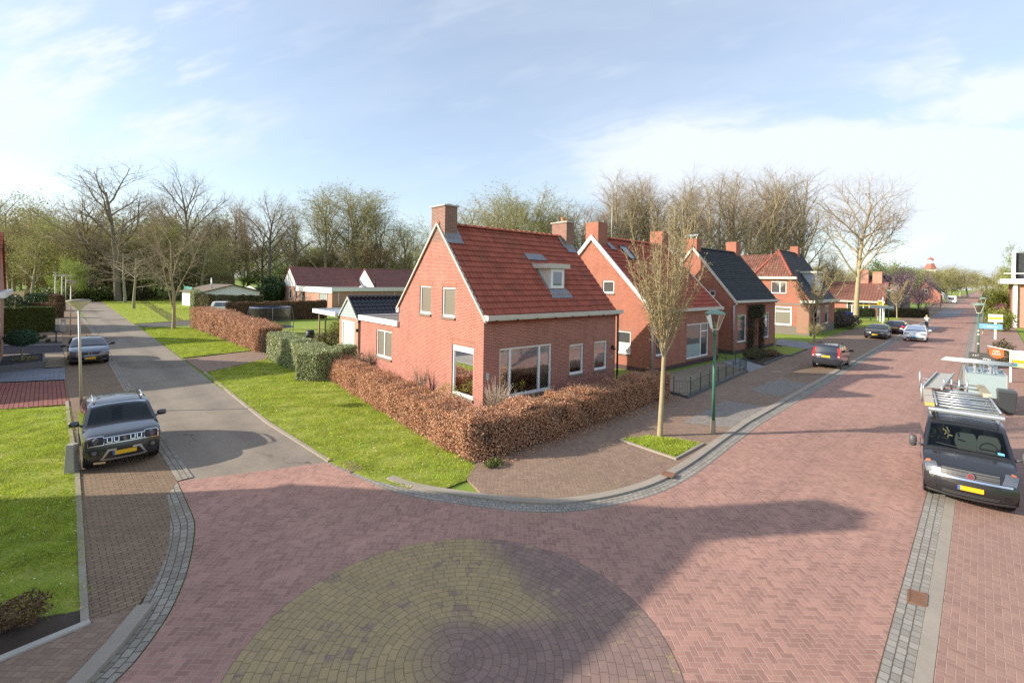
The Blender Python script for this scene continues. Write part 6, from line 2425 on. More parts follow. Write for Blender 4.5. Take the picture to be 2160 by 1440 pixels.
for px, py, ytop, lab, rg in ((1504, 916, 655, 'green lantern lamp on the left pavement beside the planted tree bed', False), (2063, 772, 640, 'green lantern lamp with white bands on the right pavement', True),
                              (2073, 706, 628, 'second green lantern lamp along the right pavement', False), (2077, 668, 620, 'third green lantern lamp along the right pavement', False),
                              (1874, 692, 612, 'green lamp post standing between the dark parked cars', False), (1953, 668, 610, 'green lamp post beside the first grey bay', False), (1984, 653, 608, 'green lamp post beyond the blossom trees', False)):
    b = G(px, py)
    green_lamp(b, zat(px, ytop, depth_of(b)), lab, rg)


def facing(loc):
    """heading that makes a board's local -y side look at the photographer"""
    return math.atan2(loc[1], loc[0]) - math.pi / 2


def board(mb, x0, z0, x1, z1, y0=-.012, y1=.012, mi=0):
    mb.box((x0, y0, z0), (x1, y1, z1), mi)


RIGHT_YAW = -math.pi / 2        # boards that look back along the main street
# blue street name sign on the banded lamp
b = G(2063, 772)
t = thing('street_sign', (b[0] - .09, b[1], 0), RIGHT_YAW, 'light blue street name sign fixed to the banded green lamp post', 'sign')
mb = MB()
board(mb, .02, zat(2063, 692, depth_of(b)), 1.15, zat(2063, 681.5, depth_of(b)))
o = mb.build('sign_panel', flat('sign blue', (.14, .36, .62), .4), t)
zc = (zat(2063, 694, depth_of(b)) + zat(2063, 680, depth_of(b))) / 2
letters(t, 'E. Boerma', (.58, -.016, zc), .17, M['white'])
# grey blank direction sign on the lamp near the shelter
b = G(1874, 692)
t = thing('street_sign', (b[0] - .09, b[1], 0), RIGHT_YAW - .1, 'pale grey-green street sign on the lamp post near the dark cars', 'sign')
mb = MB()
board(mb, -2.0, zat(1874, 651, depth_of(b)), .55, zat(1874, 645, depth_of(b)))
mb.build('sign_panel', flat('pale sign', (.50, .58, .55), .4), t)
# yellow and white board on a post
b = G(2099, 716)
d0 = depth_of(b)
t = thing('sign_board', b, RIGHT_YAW, 'small yellow and white board on a post beside the right pavement', 'sign')
mb = MB()
mb.box((-.08, -.05, 0), (.08, .05, zat(2099, 676, d0)))
mb.build('post', M['white'], t)
mb = MB()
board(mb, -.55, zat(2099, 679, d0), .55, zat(2099, 663, d0), -.10, -.06, 0)
board(mb, -.54, zat(2099, 674, d0), .54, zat(2099, 668.5, d0), -.104, -.101, 1)
mb.build('sign_panel', [M['white'], flat('sign yellow', (.78, .62, .04), .5)], t)
# estate board with hanging orange shield
b = G(2131, 806)
d0 = depth_of(b)
t = thing('sale_sign', b, RIGHT_YAW, 'white post with orange hanging shield and orange-white board', 'sign')
zt = zat(2131, 738, d0)
mb = MB()
mb.box((-.045, -.045, 0), (.045, .045, zt))
mb.beam((.0, 0, zt - .04), (-.95, 0, zt + .14), .05)
mb.build('post', M['white'], t)
pz = lambda y: zat(2131, y, d0)
mb = MB()
V = [(-.90, 0, zt + .06), (-.28, 0, zt - .05), (-.26, 0, zt - .38), (-.36, 0, zt - .50), (-.55, 0, zt - .58), (-.78, 0, zt - .46), (-.88, 0, zt - .32)]
mb.add([(x, -.012, z) for x, _, z in V] + [(x, .012, z) for x, _, z in V], [tuple(reversed(range(7))), tuple(range(7, 14))] + [(i, (i + 1) % 7, (i + 1) % 7 + 7, i + 7) for i in range(7)])
sh = mb.build('shield', flat('orange red enamel', (.85, .13, .03), .4), t)
letters(sh, 'KIJK', (-.58, -.016, zt - .14), .17, M['white'])
letters(sh, 'HUIS', (-.58, -.016, zt - .31), .17, M['white'])
mb = MB()
board(mb, .06, pz(757.5), 1.35, pz(738.5), mi=0)
board(mb, .06, pz(763.5), 1.35, pz(757.6), mi=1)
board(mb, .06, pz(773), 1.35, pz(764.5), -.014, .010, mi=2)
bd = mb.build('sign_panel', [M['white'], flat('sign orange', (.85, .36, .01), .5), flat('pale yellow sign', (.80, .66, .30), .5)], t)
letters(bd, 'WOONBLIJ', (.62, -.018, pz(748)), .19, flat('rust lettering', (.45, .13, .03), .6))
mb = MB()
mb.box((.07, -.02, pz(772)), (.28, -.0145, pz(765)))
mb.build('sign_square', flat('teal square', (.03, .22, .28), .5), bd)
# A-board
b = G(2066, 772)
t = thing('pavement_board', (b[0] - .55, b[1] - .1), RIGHT_YAW, 'dark chalk A-board with white handwriting behind the banded lamp post', 'sign')
mb = MB()
for s in (-1, 1):
    V = [(-.62, s * .28, 0), (.62, s * .28, 0), (.62, s * .02, 1.0), (-.62, s * .02, 1.0)]
    V += [(x, y + .02, z) for x, y, z in V]
    mb.add(V, [(0, 1, 2, 3), (4, 7, 6, 5), (0, 4, 5, 1), (3, 2, 6, 7), (0, 3, 7, 4), (1, 5, 6, 2)])
o = mb.build('board', flat('dark slate board', (.05, .052, .048), .7), t)
for s_, z_, x_, sz in (('A & F', .80, -.3, .14), ('Wijn', .60, .25, .2), ('* * *', .5, -.38, .16), ('OPEN', .28, .25, .15), ('* * *', .25, -.38, .16)):
    letters(t, s_, (x_, -.30 + .26 * z_ - .012, z_), sz, M['white'], rot=(math.pi / 2 - .25, 0, 0))
# litter bin, wheelie bin, blue bin, post stub
b = G(2122, 872)
t = thing('wheelie_bin', b, -math.pi / 2 + .1, 'dark grey wheelie bin on the pavement beside the van', 'bin')
mb = MB()
mb.add([(-.24, -.28, .1), (.24, -.28, .1), (.24, .24, .1), (-.24, .24, .1), (-.29, -.36, .95), (.29, -.36, .95), (.29, .34, .95), (-.29, .34, .95)], [(0, 3, 2, 1), (0, 1, 5, 4), (1, 2, 6, 5), (2, 3, 7, 6), (3, 0, 4, 7)])
mb.build('body', flat('bin grey', (.04, .045, .05), .5), t, bevel=.02)
mb = MB()
mb.add([(-.31, -.39, .955), (.31, -.39, .955), (.31, .37, .955), (-.31, .37, .955), (-.26, -.3, 1.05), (.26, -.3, 1.05), (.26, .34, 1.05), (-.26, .34, 1.05)], [(0, 3, 2, 1), (4, 5, 6, 7), (0, 1, 5, 4), (1, 2, 6, 5), (2, 3, 7, 6), (3, 0, 4, 7)])
mb.tube([(-.25, .42, .95), (.25, .42, .95)], .03, 6)
mb.build('lid', flat('bin lid', (.055, .06, .065), .4), t, bevel=.015)
for s in (-.27, .27):
    mb = MB()
    mb.tube([(s - .03, .25, .1), (s + .03, .25, .1)], .1, 12)
    mb.build('wheel', M['rubber'], t)
b = at(1790, 63)
t = thing('recycling_bin', (b[0], b[1], .55), .3, 'bright blue tipped paper bin behind the clipped mound', 'bin')
t.rotation_euler = (0, R(62), .2)
mb = MB()
mb.add([(-.45, -.45, 0), (.45, -.45, 0), (.45, .45, 0), (-.45, .45, 0), (-.58, -.58, 1.6), (.58, -.58, 1.6), (.58, .58, 1.6), (-.58, .58, 1.6)], [(0, 3, 2, 1), (0, 1, 5, 4), (1, 2, 6, 5), (2, 3, 7, 6), (3, 0, 4, 7)])
mb.build('body', flat('bin blue', (.01, .05, .30), .5), t, bevel=.04)
mb = MB()
mb.box((-.62, -.62, 1.605), (.62, .62, 1.78))
mb.build('lid', flat('bin lid blue', (.015, .08, .42), .45), t, bevel=.05)
b = G(152, 996)
t = thing('concrete_post', b, YAW1 + 1.2, 'short grey concrete post made of two slabs beside the lawn edge', 'bollard')
for k in (0, 1):
    mb = MB()
    x0 = -.17 + k * .172
    mb.add([(x0, -.12, 0), (x0 + .168, -.12, 0), (x0 + .168, .12, 0), (x0, .12, 0), (x0 + .01, -.08, .78 - .03 * k), (x0 + .16, -.08, .78 - .03 * k), (x0 + .16, .08, .80 - .03 * k), (x0 + .01, .08, .80 - .03 * k)], [(0, 3, 2, 1), (4, 5, 6, 7), (0, 1, 5, 4), (1, 2, 6, 5), (2, 3, 7, 6), (3, 0, 4, 7)])
    mb.build('slab', M['concrete'], t, bevel=.015)
b = G(133, 699)
t = thing('marker_post', b, 0, 'low pale grey cabinet post at the driveway corner', 'post')
mb = MB()
mb.box((-.16, -.12, 0), (.16, .12, 1.05))
mb.box((-.18, -.14, 1.052), (.18, .14, 1.13))
mb.build('post', M['concrete'], t, bevel=.01)
mb = MB()
mb.box((-.1, -.128, .6), (.1, -.122, .9))
mb.build('door', M['white'], t)
b = G(1633, 738)
t = thing('garden_post', b, 0, 'dark wooden post with thin rail at the edge of the front lawn', 'post')
mb = MB()
mb.box((-.05, -.05, 0), (.05, .05, 1.0))
mb.build('post', M['wood'], t)
mb = MB()
mb.box((-.02, -.02, 1.0), (.02, .02, 1.9))
mb.build('rod', M['black_metal'], t)


# fences
def rail_fence(name, label, pts, h, post_step, z, m, bars=.12, knob=True):
    o = pts[0]
    t = thing(name, (*o, z), 0, label, 'fence')
    P = [Vector((q[0] - o[0], q[1] - o[1], 0)) for q in pts]
    rails, barm = MB(), MB()
    n_post = 0
    for i in range(len(P) - 1):
        a, b_ = P[i], P[i + 1]
        L = (b_ - a).length
        n = max(1, int(round(L / post_step)))
        for k in range(n + (i == len(P) - 2)):
            q = a.lerp(b_, k / n)
            mb = MB()
            mb.beam(q, q + Vector((0, 0, h)), .035)
            if knob:
                mb.lathe([(0, -.03), (.035, 0), (.035, .03), (0, .06)], 8, q + Vector((0, 0, h + .03)))
            mb.build('post', m, t)
        for zz in (.12, h - .12):
            rails.beam(a + Vector((0, 0, zz)), b_ + Vector((0, 0, zz)), .018)
        nb = int(L / bars)
        for k in range(1, nb):
            q = a.lerp(b_, k / nb)
            barm.beam(q + Vector((0, 0, .12)), q + Vector((0, 0, h - .12)), .009)
    rails.build('rails', m, t)
    barm.build('bars', m, t)


rail_fence('garden_fence', 'low dark green steel fence round the gravel front garden', [G(1421, 838), G(1456, 839), G(1574, 782), G(1512, 757)], .8, 1.35, .1, flat('dark green steel', (.04, .075, .06), .5))
rail_fence('garden_gate', 'narrow black steel gate between the beech hedge and the green hedge', [G(541, 742), G(566, 752)], 1.25, 1.2, .05, M['black_metal'], .14, False)
t = thing('garden_fence', at(20, 68), 0, 'weathered wooden board fence behind the shrub by the left house', 'fence')
mb = MB()
rr = at(54, 68)
e = Vector((rr[0] - t.location.x, rr[1] - t.location.y, 0))
for k in range(14):
    a, b_ = e * (k / 14), e * ((k + .92) / 14)
    mb.add([a, b_, b_ + Vector((0, 0, 2.6)), a + Vector((0, 0, 2.6))], [(0, 1, 2, 3)])
mb.build('boards', M['wood'], t)
mb = MB()
mb.beam(e, e + Vector((0, 0, 3.0)), .2)
mb.build('post', M['wood'], t)
t = thing('screen_fence', at(389, 90), 0, 'teal green netting screen beside the pale hedge corner', 'fence')
rr = at(405, 82)
e = Vector((rr[0] - t.location.x, rr[1] - t.location.y, 0))
mb = MB()
mb.add([(0, 0, 0), e, e + Vector((0, 0, 3.3)), (0, 0, 3.3)], [(0, 1, 2, 3)])
mb.build('netting', flat('teal netting', (.02, .25, .20), .7, var=.35, scale=1), t)
for f in (0, .5, 1):
    mb = MB()
    mb.beam(e * f, e * f + Vector((0, 0, 3.4)), .09)
    mb.build('post', M['galv'], t)
# pergola of grey timber far left
t = thing('swing_frame', at(117, 82), .2, 'pale timber frame standing behind the hedges at the road end', 'frame')
mb = MB()
for x in (0, 3.4):
    mb.beam((x * .25, 0, 0), (x * .25, 0, 5.0), .16)
mb.beam((-.3, 0, 5.0), (2.2, 0, 4.8), .2)
mb.build('timbers', M['cream'], t)
# wooden trellis bench by the annex
t = thing('trellis', G(757, 793), .2, 'small brown wooden trellis fence beside the annex', 'trellis')
mb = MB()
mb.beam((0, 0, 0), (0, 0, 1.25), .07)
mb.beam((1.0, .1, 0), (1.0, .1, 1.45), .07)
mb.beam((0, 0, 1.2), (1.0, .1, 1.4), .05)
mb.beam((0, 0, .8), (1.0, .1, 1.0), .05)
for k in range(5):
    mb.beam((k * .2, .02 * k, .8 + .04 * k), (min(1, k * .2 + .2), .1, 1.24 + .03 * k), .025)
mb.build('timbers', flat('brown wood', (.22, .10, .06), .8), t)


# trampoline with net
def trampoline():
    C = at(572, 43.5)
    t = thing('trampoline', C, 0, 'round garden trampoline with dark safety net and blue padding', 'trampoline')
    r = 2.0
    mb = MB()
    mb.lathe([(r, .72), (r - .35, .72)], 28)
    mb.build('padding', flat('dark blue padding', (.03, .05, .12), .7), t)
    mb = MB()
    mb.lathe([(r - .35, .715), (0, .70)], 28)
    mb.build('mat', M['black'], t)
    m, n, b_ = material('black netting')
    tr = n.new('ShaderNodeBsdfTransparent')
    mx = n.new('ShaderNodeMixShader')
    mx.inputs[0].default_value = .42
    b_.inputs['Base Color'].default_value = (.05, .05, .035, 1)
    n.nt.links.new(tr.outputs[0], mx.inputs[1])
    n.nt.links.new(b_.outputs[0], mx.inputs[2])
    n.nt.links.new(mx.outputs[0], n.nt.nodes['Material Output'].inputs[0])
    mb = MB()
    mb.lathe([(r - .3, .73), (r - .42, 1.6), (r - .28, 2.55)], 28)
    mb.build('net', m, t)
    mb = MB()
    mb.lathe([(r - .29, 2.5), (r - .26, 2.55), (r - .29, 2.62)], 28)
    mb.build('net_rim', flat('blue net rim', (.10, .13, .22), .7), t)
    for k in range(6):
        a = k * math.pi / 3 + .3
        x, y = math.cos(a) * (r + .08), math.sin(a) * (r + .08)
        tube_part(t, 'pole', [(x * .98, y * .98, 0), (x, y, .72), (x * 1.02, y * 1.02, 1.7), (x * .92, y * .92, 2.6)], .025, M['kerb_dark'], 6)


trampoline()
# rain barrel with stone block
t = thing('rain_barrel', at(656, 38), 0, 'black ribbed rain barrel under the carport edge', 'barrel')
mb = MB()
mb.lathe([(0, 0), (.30, 0), (.34, .3), (.36, .55), (.34, .8), (.30, 1.1), (.0, 1.12)], 16)
mb.build('body', M['black'], t, smooth=True)
mb = MB()
mb.lathe([(.36, .35), (.375, .38), (.36, .41)], 16)
mb.lathe([(.36, .7), (.375, .73), (.36, .76)], 16)
mb.build('hoops', M['black_metal'], t)
t = thing('stone_block', at(643, 36), .5, 'grey concrete block beside the rain barrel', 'block')
mb = MB()
mb.box((-.28, -.2, 0), (.28, .2, .4))
mb.box((-.22, -.15, .4), (.22, .15, .43))
mb.build('block', M['concrete'], t, bevel=.02)
# raised planter in front of the dome tree
c0 = G(0, 785)
t = thing('planter', G(47, 776), 0, 'dark grey raised stone planter box in the paved front garden', 'planter')
P = [Vector((*G(*q), 0)) - t.location for q in ((-40, 792), (92, 776), (92, 757), (-40, 768))]
mb = MB()
for i in range(4):
    mb.beam(P[i] + Vector((0, 0, .18)), P[(i + 1) % 4] + Vector((0, 0, .18)), .1, .4)
mb.build('walls', flat('dark grey stone', (.14, .14, .14), .8, var=.15), t)
mb = MB()
mb.add([q + Vector((0, 0, .3)) for q in P], [(0, 1, 2, 3)])
mb.build('soil', M['gravel_dark'], t)
t = thing('garden_arch', G(118, 722), .4, 'small dark bent post at the edge of the gravel bed', 'post')
tube_part(t, 'post', [(0, 0, 0), (0, 0, .75), (.25, .1, .8), (.55, .2, .7)], .04, M['black_metal'], 6)


# ------------------------------------------------------------------ bus shelter and roadside box
def shelter():
    b = at(1838, 73)
    t = thing('bus_shelter', b, -math.pi / 2 + .75, 'glass bus shelter with yellow roof edge on the grass', 'bus shelter')
    gl = M['car_glass']
    for x, y in ((-2.0, 0), (2.0, 0), (-2.0, 1.3), (2.0, 1.3)):
        mb = MB()
        mb.beam((x, y, 0), (x, y, 2.5), .12)
        mb.build('post', M['white'], t)
    mb = MB()
    mb.add([(-1.94, 1.3, .3), (1.94, 1.3, .3), (1.94, 1.3, 2.35), (-1.94, 1.3, 2.35)], [(0, 1, 2, 3)])
    for x in (-2, 2):
        mb.add([(x, .06, .3), (x, 1.24, .3), (x, 1.24, 2.35), (x, .06, 2.35)], [(0, 1, 2, 3)])
    mb.build('glass', gl, t)
    mb = MB()
    mb.box((-2.2, -.4, 2.5), (2.2, 1.5, 2.58))
    mb.build('roof', M['galv'], t)
    mb = MB()
    mb.box((-2.2, -.45, 2.44), (2.2, -.402, 2.64))
    mb.build('roof_edge', flat('bright yellow', (.85, .68, .02), .5), t)
    mb = MB()
    mb.box((-1.5, .9, .45), (1.0, 1.2, .5))
    mb.box((-1.3, .95, 0), (-1.2, 1.15, .45))
    mb.box((.7, .95, 0), (.8, 1.15, .45))
    mb.build('bench', flat('green bench', (.05, .2, .12), .6), t)
    b = at(1858, 72)
    t = thing('bus_stop_sign', b, -math.pi / 2 + .6, 'yellow bus stop flag on a white post beside the shelter', 'sign')
    mb = MB()
    mb.beam((0, 0, 0), (0, 0, 3.4), .1)
    mb.build('post', M['white'], t)
    mb = MB()
    mb.box((-.45, -.08, 2.7), (.45, -.052, 3.2))
    mb.box((-.42, -.085, 3.205), (.3, -.052, 3.42), 1)
    p = mb.build('flag', [bpy.data.materials['bright yellow'], M['white']], t)
    letters(p, 'BUS', (0, -.088, 2.95), .3, M['black'])
    b = at(1863, 70)
    t = thing('timetable_post', b, 0, 'thin white timetable post left of the green lamp', 'post')
    mb = MB()
    mb.beam((0, 0, 0), (0, 0, 3.9), .09)
    mb.box((-.2, -.06, 1.2), (.2, -.046, 1.9))
    mb.build('post', M['white'], t)


shelter()
t = thing('caravan', (G(2007, 640)), .0, 'small white closed trailer box parked beside the street trees', 'trailer')
mb = MB()
mb.box((-1.5, -1.3, .5), (1.5, 1.3, 2.7))
mb.build('body', M['white'], t, bevel=.12)
mb = MB()
mb.box((-1.52, -.8, 1.5), (-1.503, .8, 2.2))
mb.build('window', M['pane_dark'], t)
for s in (-1, 1):
    mb = MB()
    mb.tube([(0, s * 1.2, .35), (0, s * 1.32, .35)], .34, 14)
    mb.build('wheel', M['rubber'], t)
t = thing('mailbox', (51.2, -5.2, 0), math.pi, 'green mailbox on a post beside the light brown hedge', 'mailbox')
mb = MB()
mb.beam((0, 0, 0), (0, 0, 1.5), .1)
mb.build('post', M['wood'], t)
mb = MB()
mb.box((-.35, -.4, 1.5), (.35, .4, 2.05))
mb.build('box', flat('mailbox green', (.10, .26, .20), .5), t, bevel=.05)


# ------------------------------------------------------------------ cars
def catmull(P, k=5):
    out = []
    n = len(P)
    for i in range(n - 1):
        p0, p1, p2, p3 = [np.array(P[max(0, min(n - 1, j))], dtype=float) for j in (i - 1, i, i + 1, i + 2)]
        for j in range(k):
            t_ = j / k
            out.append(.5 * (2 * p1 + (p2 - p0) * t_ + (2 * p0 - 5 * p1 + 4 * p2 - p3) * t_ ** 2 + (3 * p1 - p0 - 3 * p2 + p3) * t_ ** 3) * .72 + (p1 + (p2 - p1) * t_) * .28)
    out.append(np.array(P[-1], dtype=float))
    return np.array(out)


class Car:
    """body surface swept from a centre profile: a sheet over the top and two sides below it. x runs from the nose to the tail"""
    K = 5

    def __init__(s, L, W, H, prof, cowl, rf, rr, tail, belt=.95, roofw=.76, bow=.26, sill=.22, crown=.035, ftaper=.10):
        s.L, s.W, s.H, s.belt, s.roofw, s.bow, s.sill, s.crown, s.ft = L, W, H, belt, roofw, bow, sill, crown, ftaper
        s.P = catmull(prof, s.K)
        s.cowl, s.rf, s.rr, s.tail = [i * s.K for i in (cowl, rf, rr, tail)]

    def hw(s, x, z):
        f = 1 - s.ft * max(0, 1 - x / .75) ** 2 - .07 * max(0, (x - (s.L - .6)) / .6) ** 2
        if z > s.belt:
            f *= 1 - (1 - s.roofw) * min(1.1, (z - s.belt) / (s.H - s.belt)) ** 1.15
        if z < .5:
            f *= 1 - .07 * (.5 - z) / .5
        return s.W / 2 * f

    def prof(s, k):
        k = max(0, min(len(s.P) - 1.001, k))
        i = int(k)
        return s.P[i] + (s.P[i + 1] - s.P[i]) * (k - i)

    def pt(s, k, t):
        x, z = s.prof(k)
        a = abs(t)
        bx = s.bow * max(0, 1 - x / 1.1) ** 1.3 * a ** 2.4 - .14 * max(0, 1 - (s.L - x) / .9) ** 1.3 * a ** 2.4
        e = max(0, (a - .80) / .2) ** 2
        kk = min(1, max(0, (k - 2 * s.K) / s.K)) * min(1, max(0, (s.tail + 2 * s.K - k) / s.K))
        z2 = z - (s.crown * a * a + .045 * e) * kk
        x2 = x + bx
        return Vector((x2, t * s.hw(x2, z2), z2))

    def nrm(s, k, t):
        d = .35
        a = s.pt(k + d, t) - s.pt(k - d, t)
        b = s.pt(k, min(1, t + .04)) - s.pt(k, max(-1, t - .04))
        return a.cross(b).normalized()

    def kz(s, z, rear=False):
        """profile position at height z on the nose (or the tail)"""
        n = len(s.P)
        rng_ = range(n - 1, s.tail, -1) if rear else range(0, s.cowl)
        best, bd = 0, 9
        lo, hi = (s.tail, n - 1) if rear else (0, s.cowl)
        for q in np.linspace(lo, hi, 160):
            d = abs(s.prof(q)[1] - z)
            if d < bd:
                best, bd = q, d
        return best

    def patch(s, mb, k0, k1, t0, t1, off=.006, nk=4, nt=6, mi=0, t0b=None, t1b=None, inset=None):
        """patch of the top sheet between profile positions k0..k1 and across t0..t1 (t0b, t1b at the k1 end)"""
        t0b = t0 if t0b is None else t0b
        t1b = t1 if t1b is None else t1b
        V = []
        for i in range(nk + 1):
            f = i / nk
            k = k0 + (k1 - k0) * f
            a, b = t0 + (t0b - t0) * f, t1 + (t1b - t1) * f
            for j in range(nt + 1):
                t = a + (b - a) * j / nt
                V.append(s.pt(k, t) + s.nrm(k, t) * off)
        F = []
        for i in range(nk):
            for j in range(nt):
                q = i * (nt + 1) + j
                F.append((q, q + 1, q + nt + 2, q + nt + 1))
        mb.add(V, F, mi)

    def spatch(s, mb, side, x0, x1, z0, z1, off=.006, n=5, m=3, x0b=None, x1b=None, mi=0, z1b=None):
        """patch of a side between x0..x1 and z0..z1 (x0b, x1b at the top; z1b top height at the x1 end)"""
        x0b = x0 if x0b is None else x0b
        x1b = x1 if x1b is None else x1b
        V = []
        for j in range(m + 1):
            g = j / m
            a, b = x0 + (x0b - x0) * g, x1 + (x1b - x1) * g
            for i in range(n + 1):
                h = i / n
                x = a + (b - a) * h
                zt = z1 + ((z1b if z1b is not None else z1) - z1) * h
                z = z0 + (zt - z0) * g
                V.append((x, side * (s.hw(x, z) + off), z))
        F = []
        for j in range(m):
            for i in range(n):
                q = j * (n + 1) + i
                F.append((q, q + 1, q + n + 2, q + n + 1))
        mb.add(V, F, mi)

    def disc(s, mb, side, x, z, r, off=.008, n=20, zmin=.0, mi=0):
        V = [(x, side * (s.hw(x, z) + off), z)]
        for k in range(n):
            a = 2 * math.pi * k / n
            zz = max(zmin, z + r * math.sin(a))
            xx = x + r * math.cos(a)
            V.append((xx, side * (s.hw(xx, zz) + off), zz))
        mb.add(V, [(0, 1 + k, 1 + (k + 1) % n) for k in range(n)], mi)

    def body(s, root, paint, glass, wheels, wr, see=False, arch=None, rear_glass=True, side_glass=None, cladding=None, ws=.9, sides_black=False, doors=()):
        T = [-1 + 2 * i / 18 for i in range(19)]
        nk = len(s.P)
        mb = MB()
        V = [s.pt(k, t) for k in range(nk) for t in T]
        F = []
        for k in range(nk - 1):
            for j in range(18):
                tm = (T[j] + T[j + 1]) / 2
                if see and s.cowl + 1 <= k < s.rf - 1 and abs(tm) < ws - .02:
                    continue
                F.append((k * 19 + j, k * 19 + j + 1, (k + 1) * 19 + j + 1, (k + 1) * 19 + j))
        mb.add(V, F)
        for sd_ in (-1, 1):
            V = []
            nq = 7
            for k in range(nk):
                e = s.pt(k, sd_)
                for q in range(nq + 1):
                    z = e.z + (s.sill - e.z) * q / nq
                    V.append((e.x, sd_ * s.hw(e.x, z), z))
            F = []
            for k in range(nk - 1):
                for q in range(nq):
                    a = k * (nq + 1) + q
                    f = (a, a + 1, a + nq + 2, a + nq + 1)
                    F.append(f if sd_ > 0 else f[::-1])
            mb.add(V, F)
        # floor
        mb.add([(.25, -s.W * .42, s.sill), (s.L - .2, -s.W * .42, s.sill), (s.L - .2, s.W * .42, s.sill), (.25, s.W * .42, s.sill)], [(0, 1, 2, 3)])
        bd = mb.build('body', paint, root, smooth=True)
        mb = MB()
        s.patch(mb, s.cowl + .6, s.rf - .4, -ws, ws, .008, 6, 12, t0b=-ws + .01, t1b=ws - .01)
        mb.build('windscreen', glass if see else M['car_glass_dark'], root, smooth=True)
        mb = MB()
        s.patch(mb, s.cowl - 1.0, s.cowl + .9, -ws - .02, ws + .02, .005, 2, 12)
        mb.build('wiper_cowl', M['black'], root)
        if rear_glass:
            mb = MB()
            s.patch(mb, s.rr + 1.2, s.tail - .6, -.84, .84, .008, 5, 10)
            mb.build('rear_window', M['car_glass_dark'], root, smooth=True)
        if side_glass:
            for sd_ in (-1, 1):
                for g in side_glass:
                    mb = MB()
                    s.spatch(mb, sd_, g[0], g[1], g[2], g[3], .008, 5, 4, g[4], g[5])
                    mb.build('side_window', M['car_glass_dark'], root, smooth=True)
        if cladding:
            mb = MB()
            for sd_ in (-1, 1):
                s.spatch(mb, sd_, wheels[0], wheels[1], s.sill - .02, cladding, .012, 12, 2)
            mb.build('side_cladding', M['black'], root)
        for sd_ in (-1, 1):
            for x in doors:
                mb = MB()
                s.spatch(mb, sd_, x, x + .012, s.sill + .1, s.belt, .004, 1, 5)
                mb.build('door_gap', M['black'], root)
        for x in wheels:
            for sd_ in (-1, 1):
                mb = MB()
                s.disc(mb, sd_, x, wr, wr + .055, .005, 22, .06)
                mb.build('wheel_arch', M['black'], root)
                y = sd_ * (s.hw(x, wr) - .005)
                t_ = MB()
                ring = []
                for yy, rr_ in ((y - sd_ * .2, wr * .9), (y - sd_ * .19, wr), (y - sd_ * .02, wr), (y + sd_ * .012, wr * .93), (y + sd_ * .014, wr * .68)):
                    ring.append([(x + rr_ * math.cos(a), yy, wr + rr_ * math.sin(a)) for a in [2 * math.pi * k / 22 for k in range(22)]])
                Vv = [v for r_ in ring for v in r_]
                Ff = [(i * 22 + k, i * 22 + (k + 1) % 22, (i + 1) * 22 + (k + 1) % 22, (i + 1) * 22 + k) for i in range(4) for k in range(22)]
                t_.add(Vv, Ff)
                w = t_.build('wheel', M['rubber'], root, smooth=True)
                t_ = MB()
                for k in range(5):
                    a = 2 * math.pi * k / 5 + .3
                    c, s_ = math.cos(a), math.sin(a)
                    t_.beam((x + c * wr * .1, y + sd_ * .006, wr + s_ * wr * .1), (x + c * wr * .66, y + sd_ * .006, wr + s_ * wr * .66), .07, .02, upv=(0, 1, 0))
                t_.add([(x, y - sd_ * .02, wr)] + [(x + wr * .68 * math.cos(2 * math.pi * k / 22), y - sd_ * .012, wr + wr * .68 * math.sin(2 * math.pi * k / 22)) for k in range(22)], [(0, 1 + k, 1 + (k + 1) % 22) for k in range(22)], 1)
                t_.build('rim', [M['alloy'], M['dark']], w)
        return bd

    def mirrors(s, root, x, z, m, w=.24, h=.15, out=.12):
        for sd_ in (-1, 1):
            y0 = s.hw(x, z)
            mb = MB()
            n, k = 8, 6
            V, F = [], []
            for i in range(k + 1):
                p_ = math.pi * i / k
                for j in range(n):
                    a = 2 * math.pi * j / n
                    V.append((x + .07 * math.sin(p_) * math.cos(a), sd_ * (y0 + out + w / 2 - w / 2 * math.cos(p_)), z + .05 + h / 2 * math.sin(p_) ** .3 * math.copysign(abs(math.sin(a)) ** .6, math.sin(a))))
            for i in range(k):
                for j in range(n):
                    F.append((i * n + j, i * n + (j + 1) % n, (i + 1) * n + (j + 1) % n, (i + 1) * n + j))
            mb.add(V, F)
            mb.beam((x, sd_ * (y0 - .03), z - .05), (x, sd_ * (y0 + out + .05), z + .02), .07, .05)
            mb.build('mirror', m, root, smooth=True)

    def plate(s, root, z, t0=-.30, t1=.30, rear=False, m=None, h=.11):
        mb = MB()
        k0, k1 = s.kz(z - h / 2, rear), s.kz(z + h / 2, rear)
        a, b = s.pt(k0, t0), s.pt(k1, t1)
        x = (s.L + .02) if rear else -.02
        hw_ = .26
        if rear:
            x = max(s.prof(k0)[0], s.prof(k1)[0]) + .012
            mb.box((x, -hw_, z - h / 2), (x + .012, hw_, z + h / 2))
            mb.box((x + .0125, -hw_ + .0, z - h / 2 + .002), (x + .015, -hw_ + .05, z + h / 2 - .002), 1)
        else:
            x = min(s.prof(k0)[0], s.prof(k1)[0]) - .012
            mb.box((x - .012, -hw_, z - h / 2), (x, hw_, z + h / 2))
            mb.box((x - .015, hw_ - .05, z - h / 2 + .002), (x - .0125, hw_, z + h / 2 - .002), 1)
        mb.build('number_plate', [m or M['plate_y'], M['plate_b']], root)

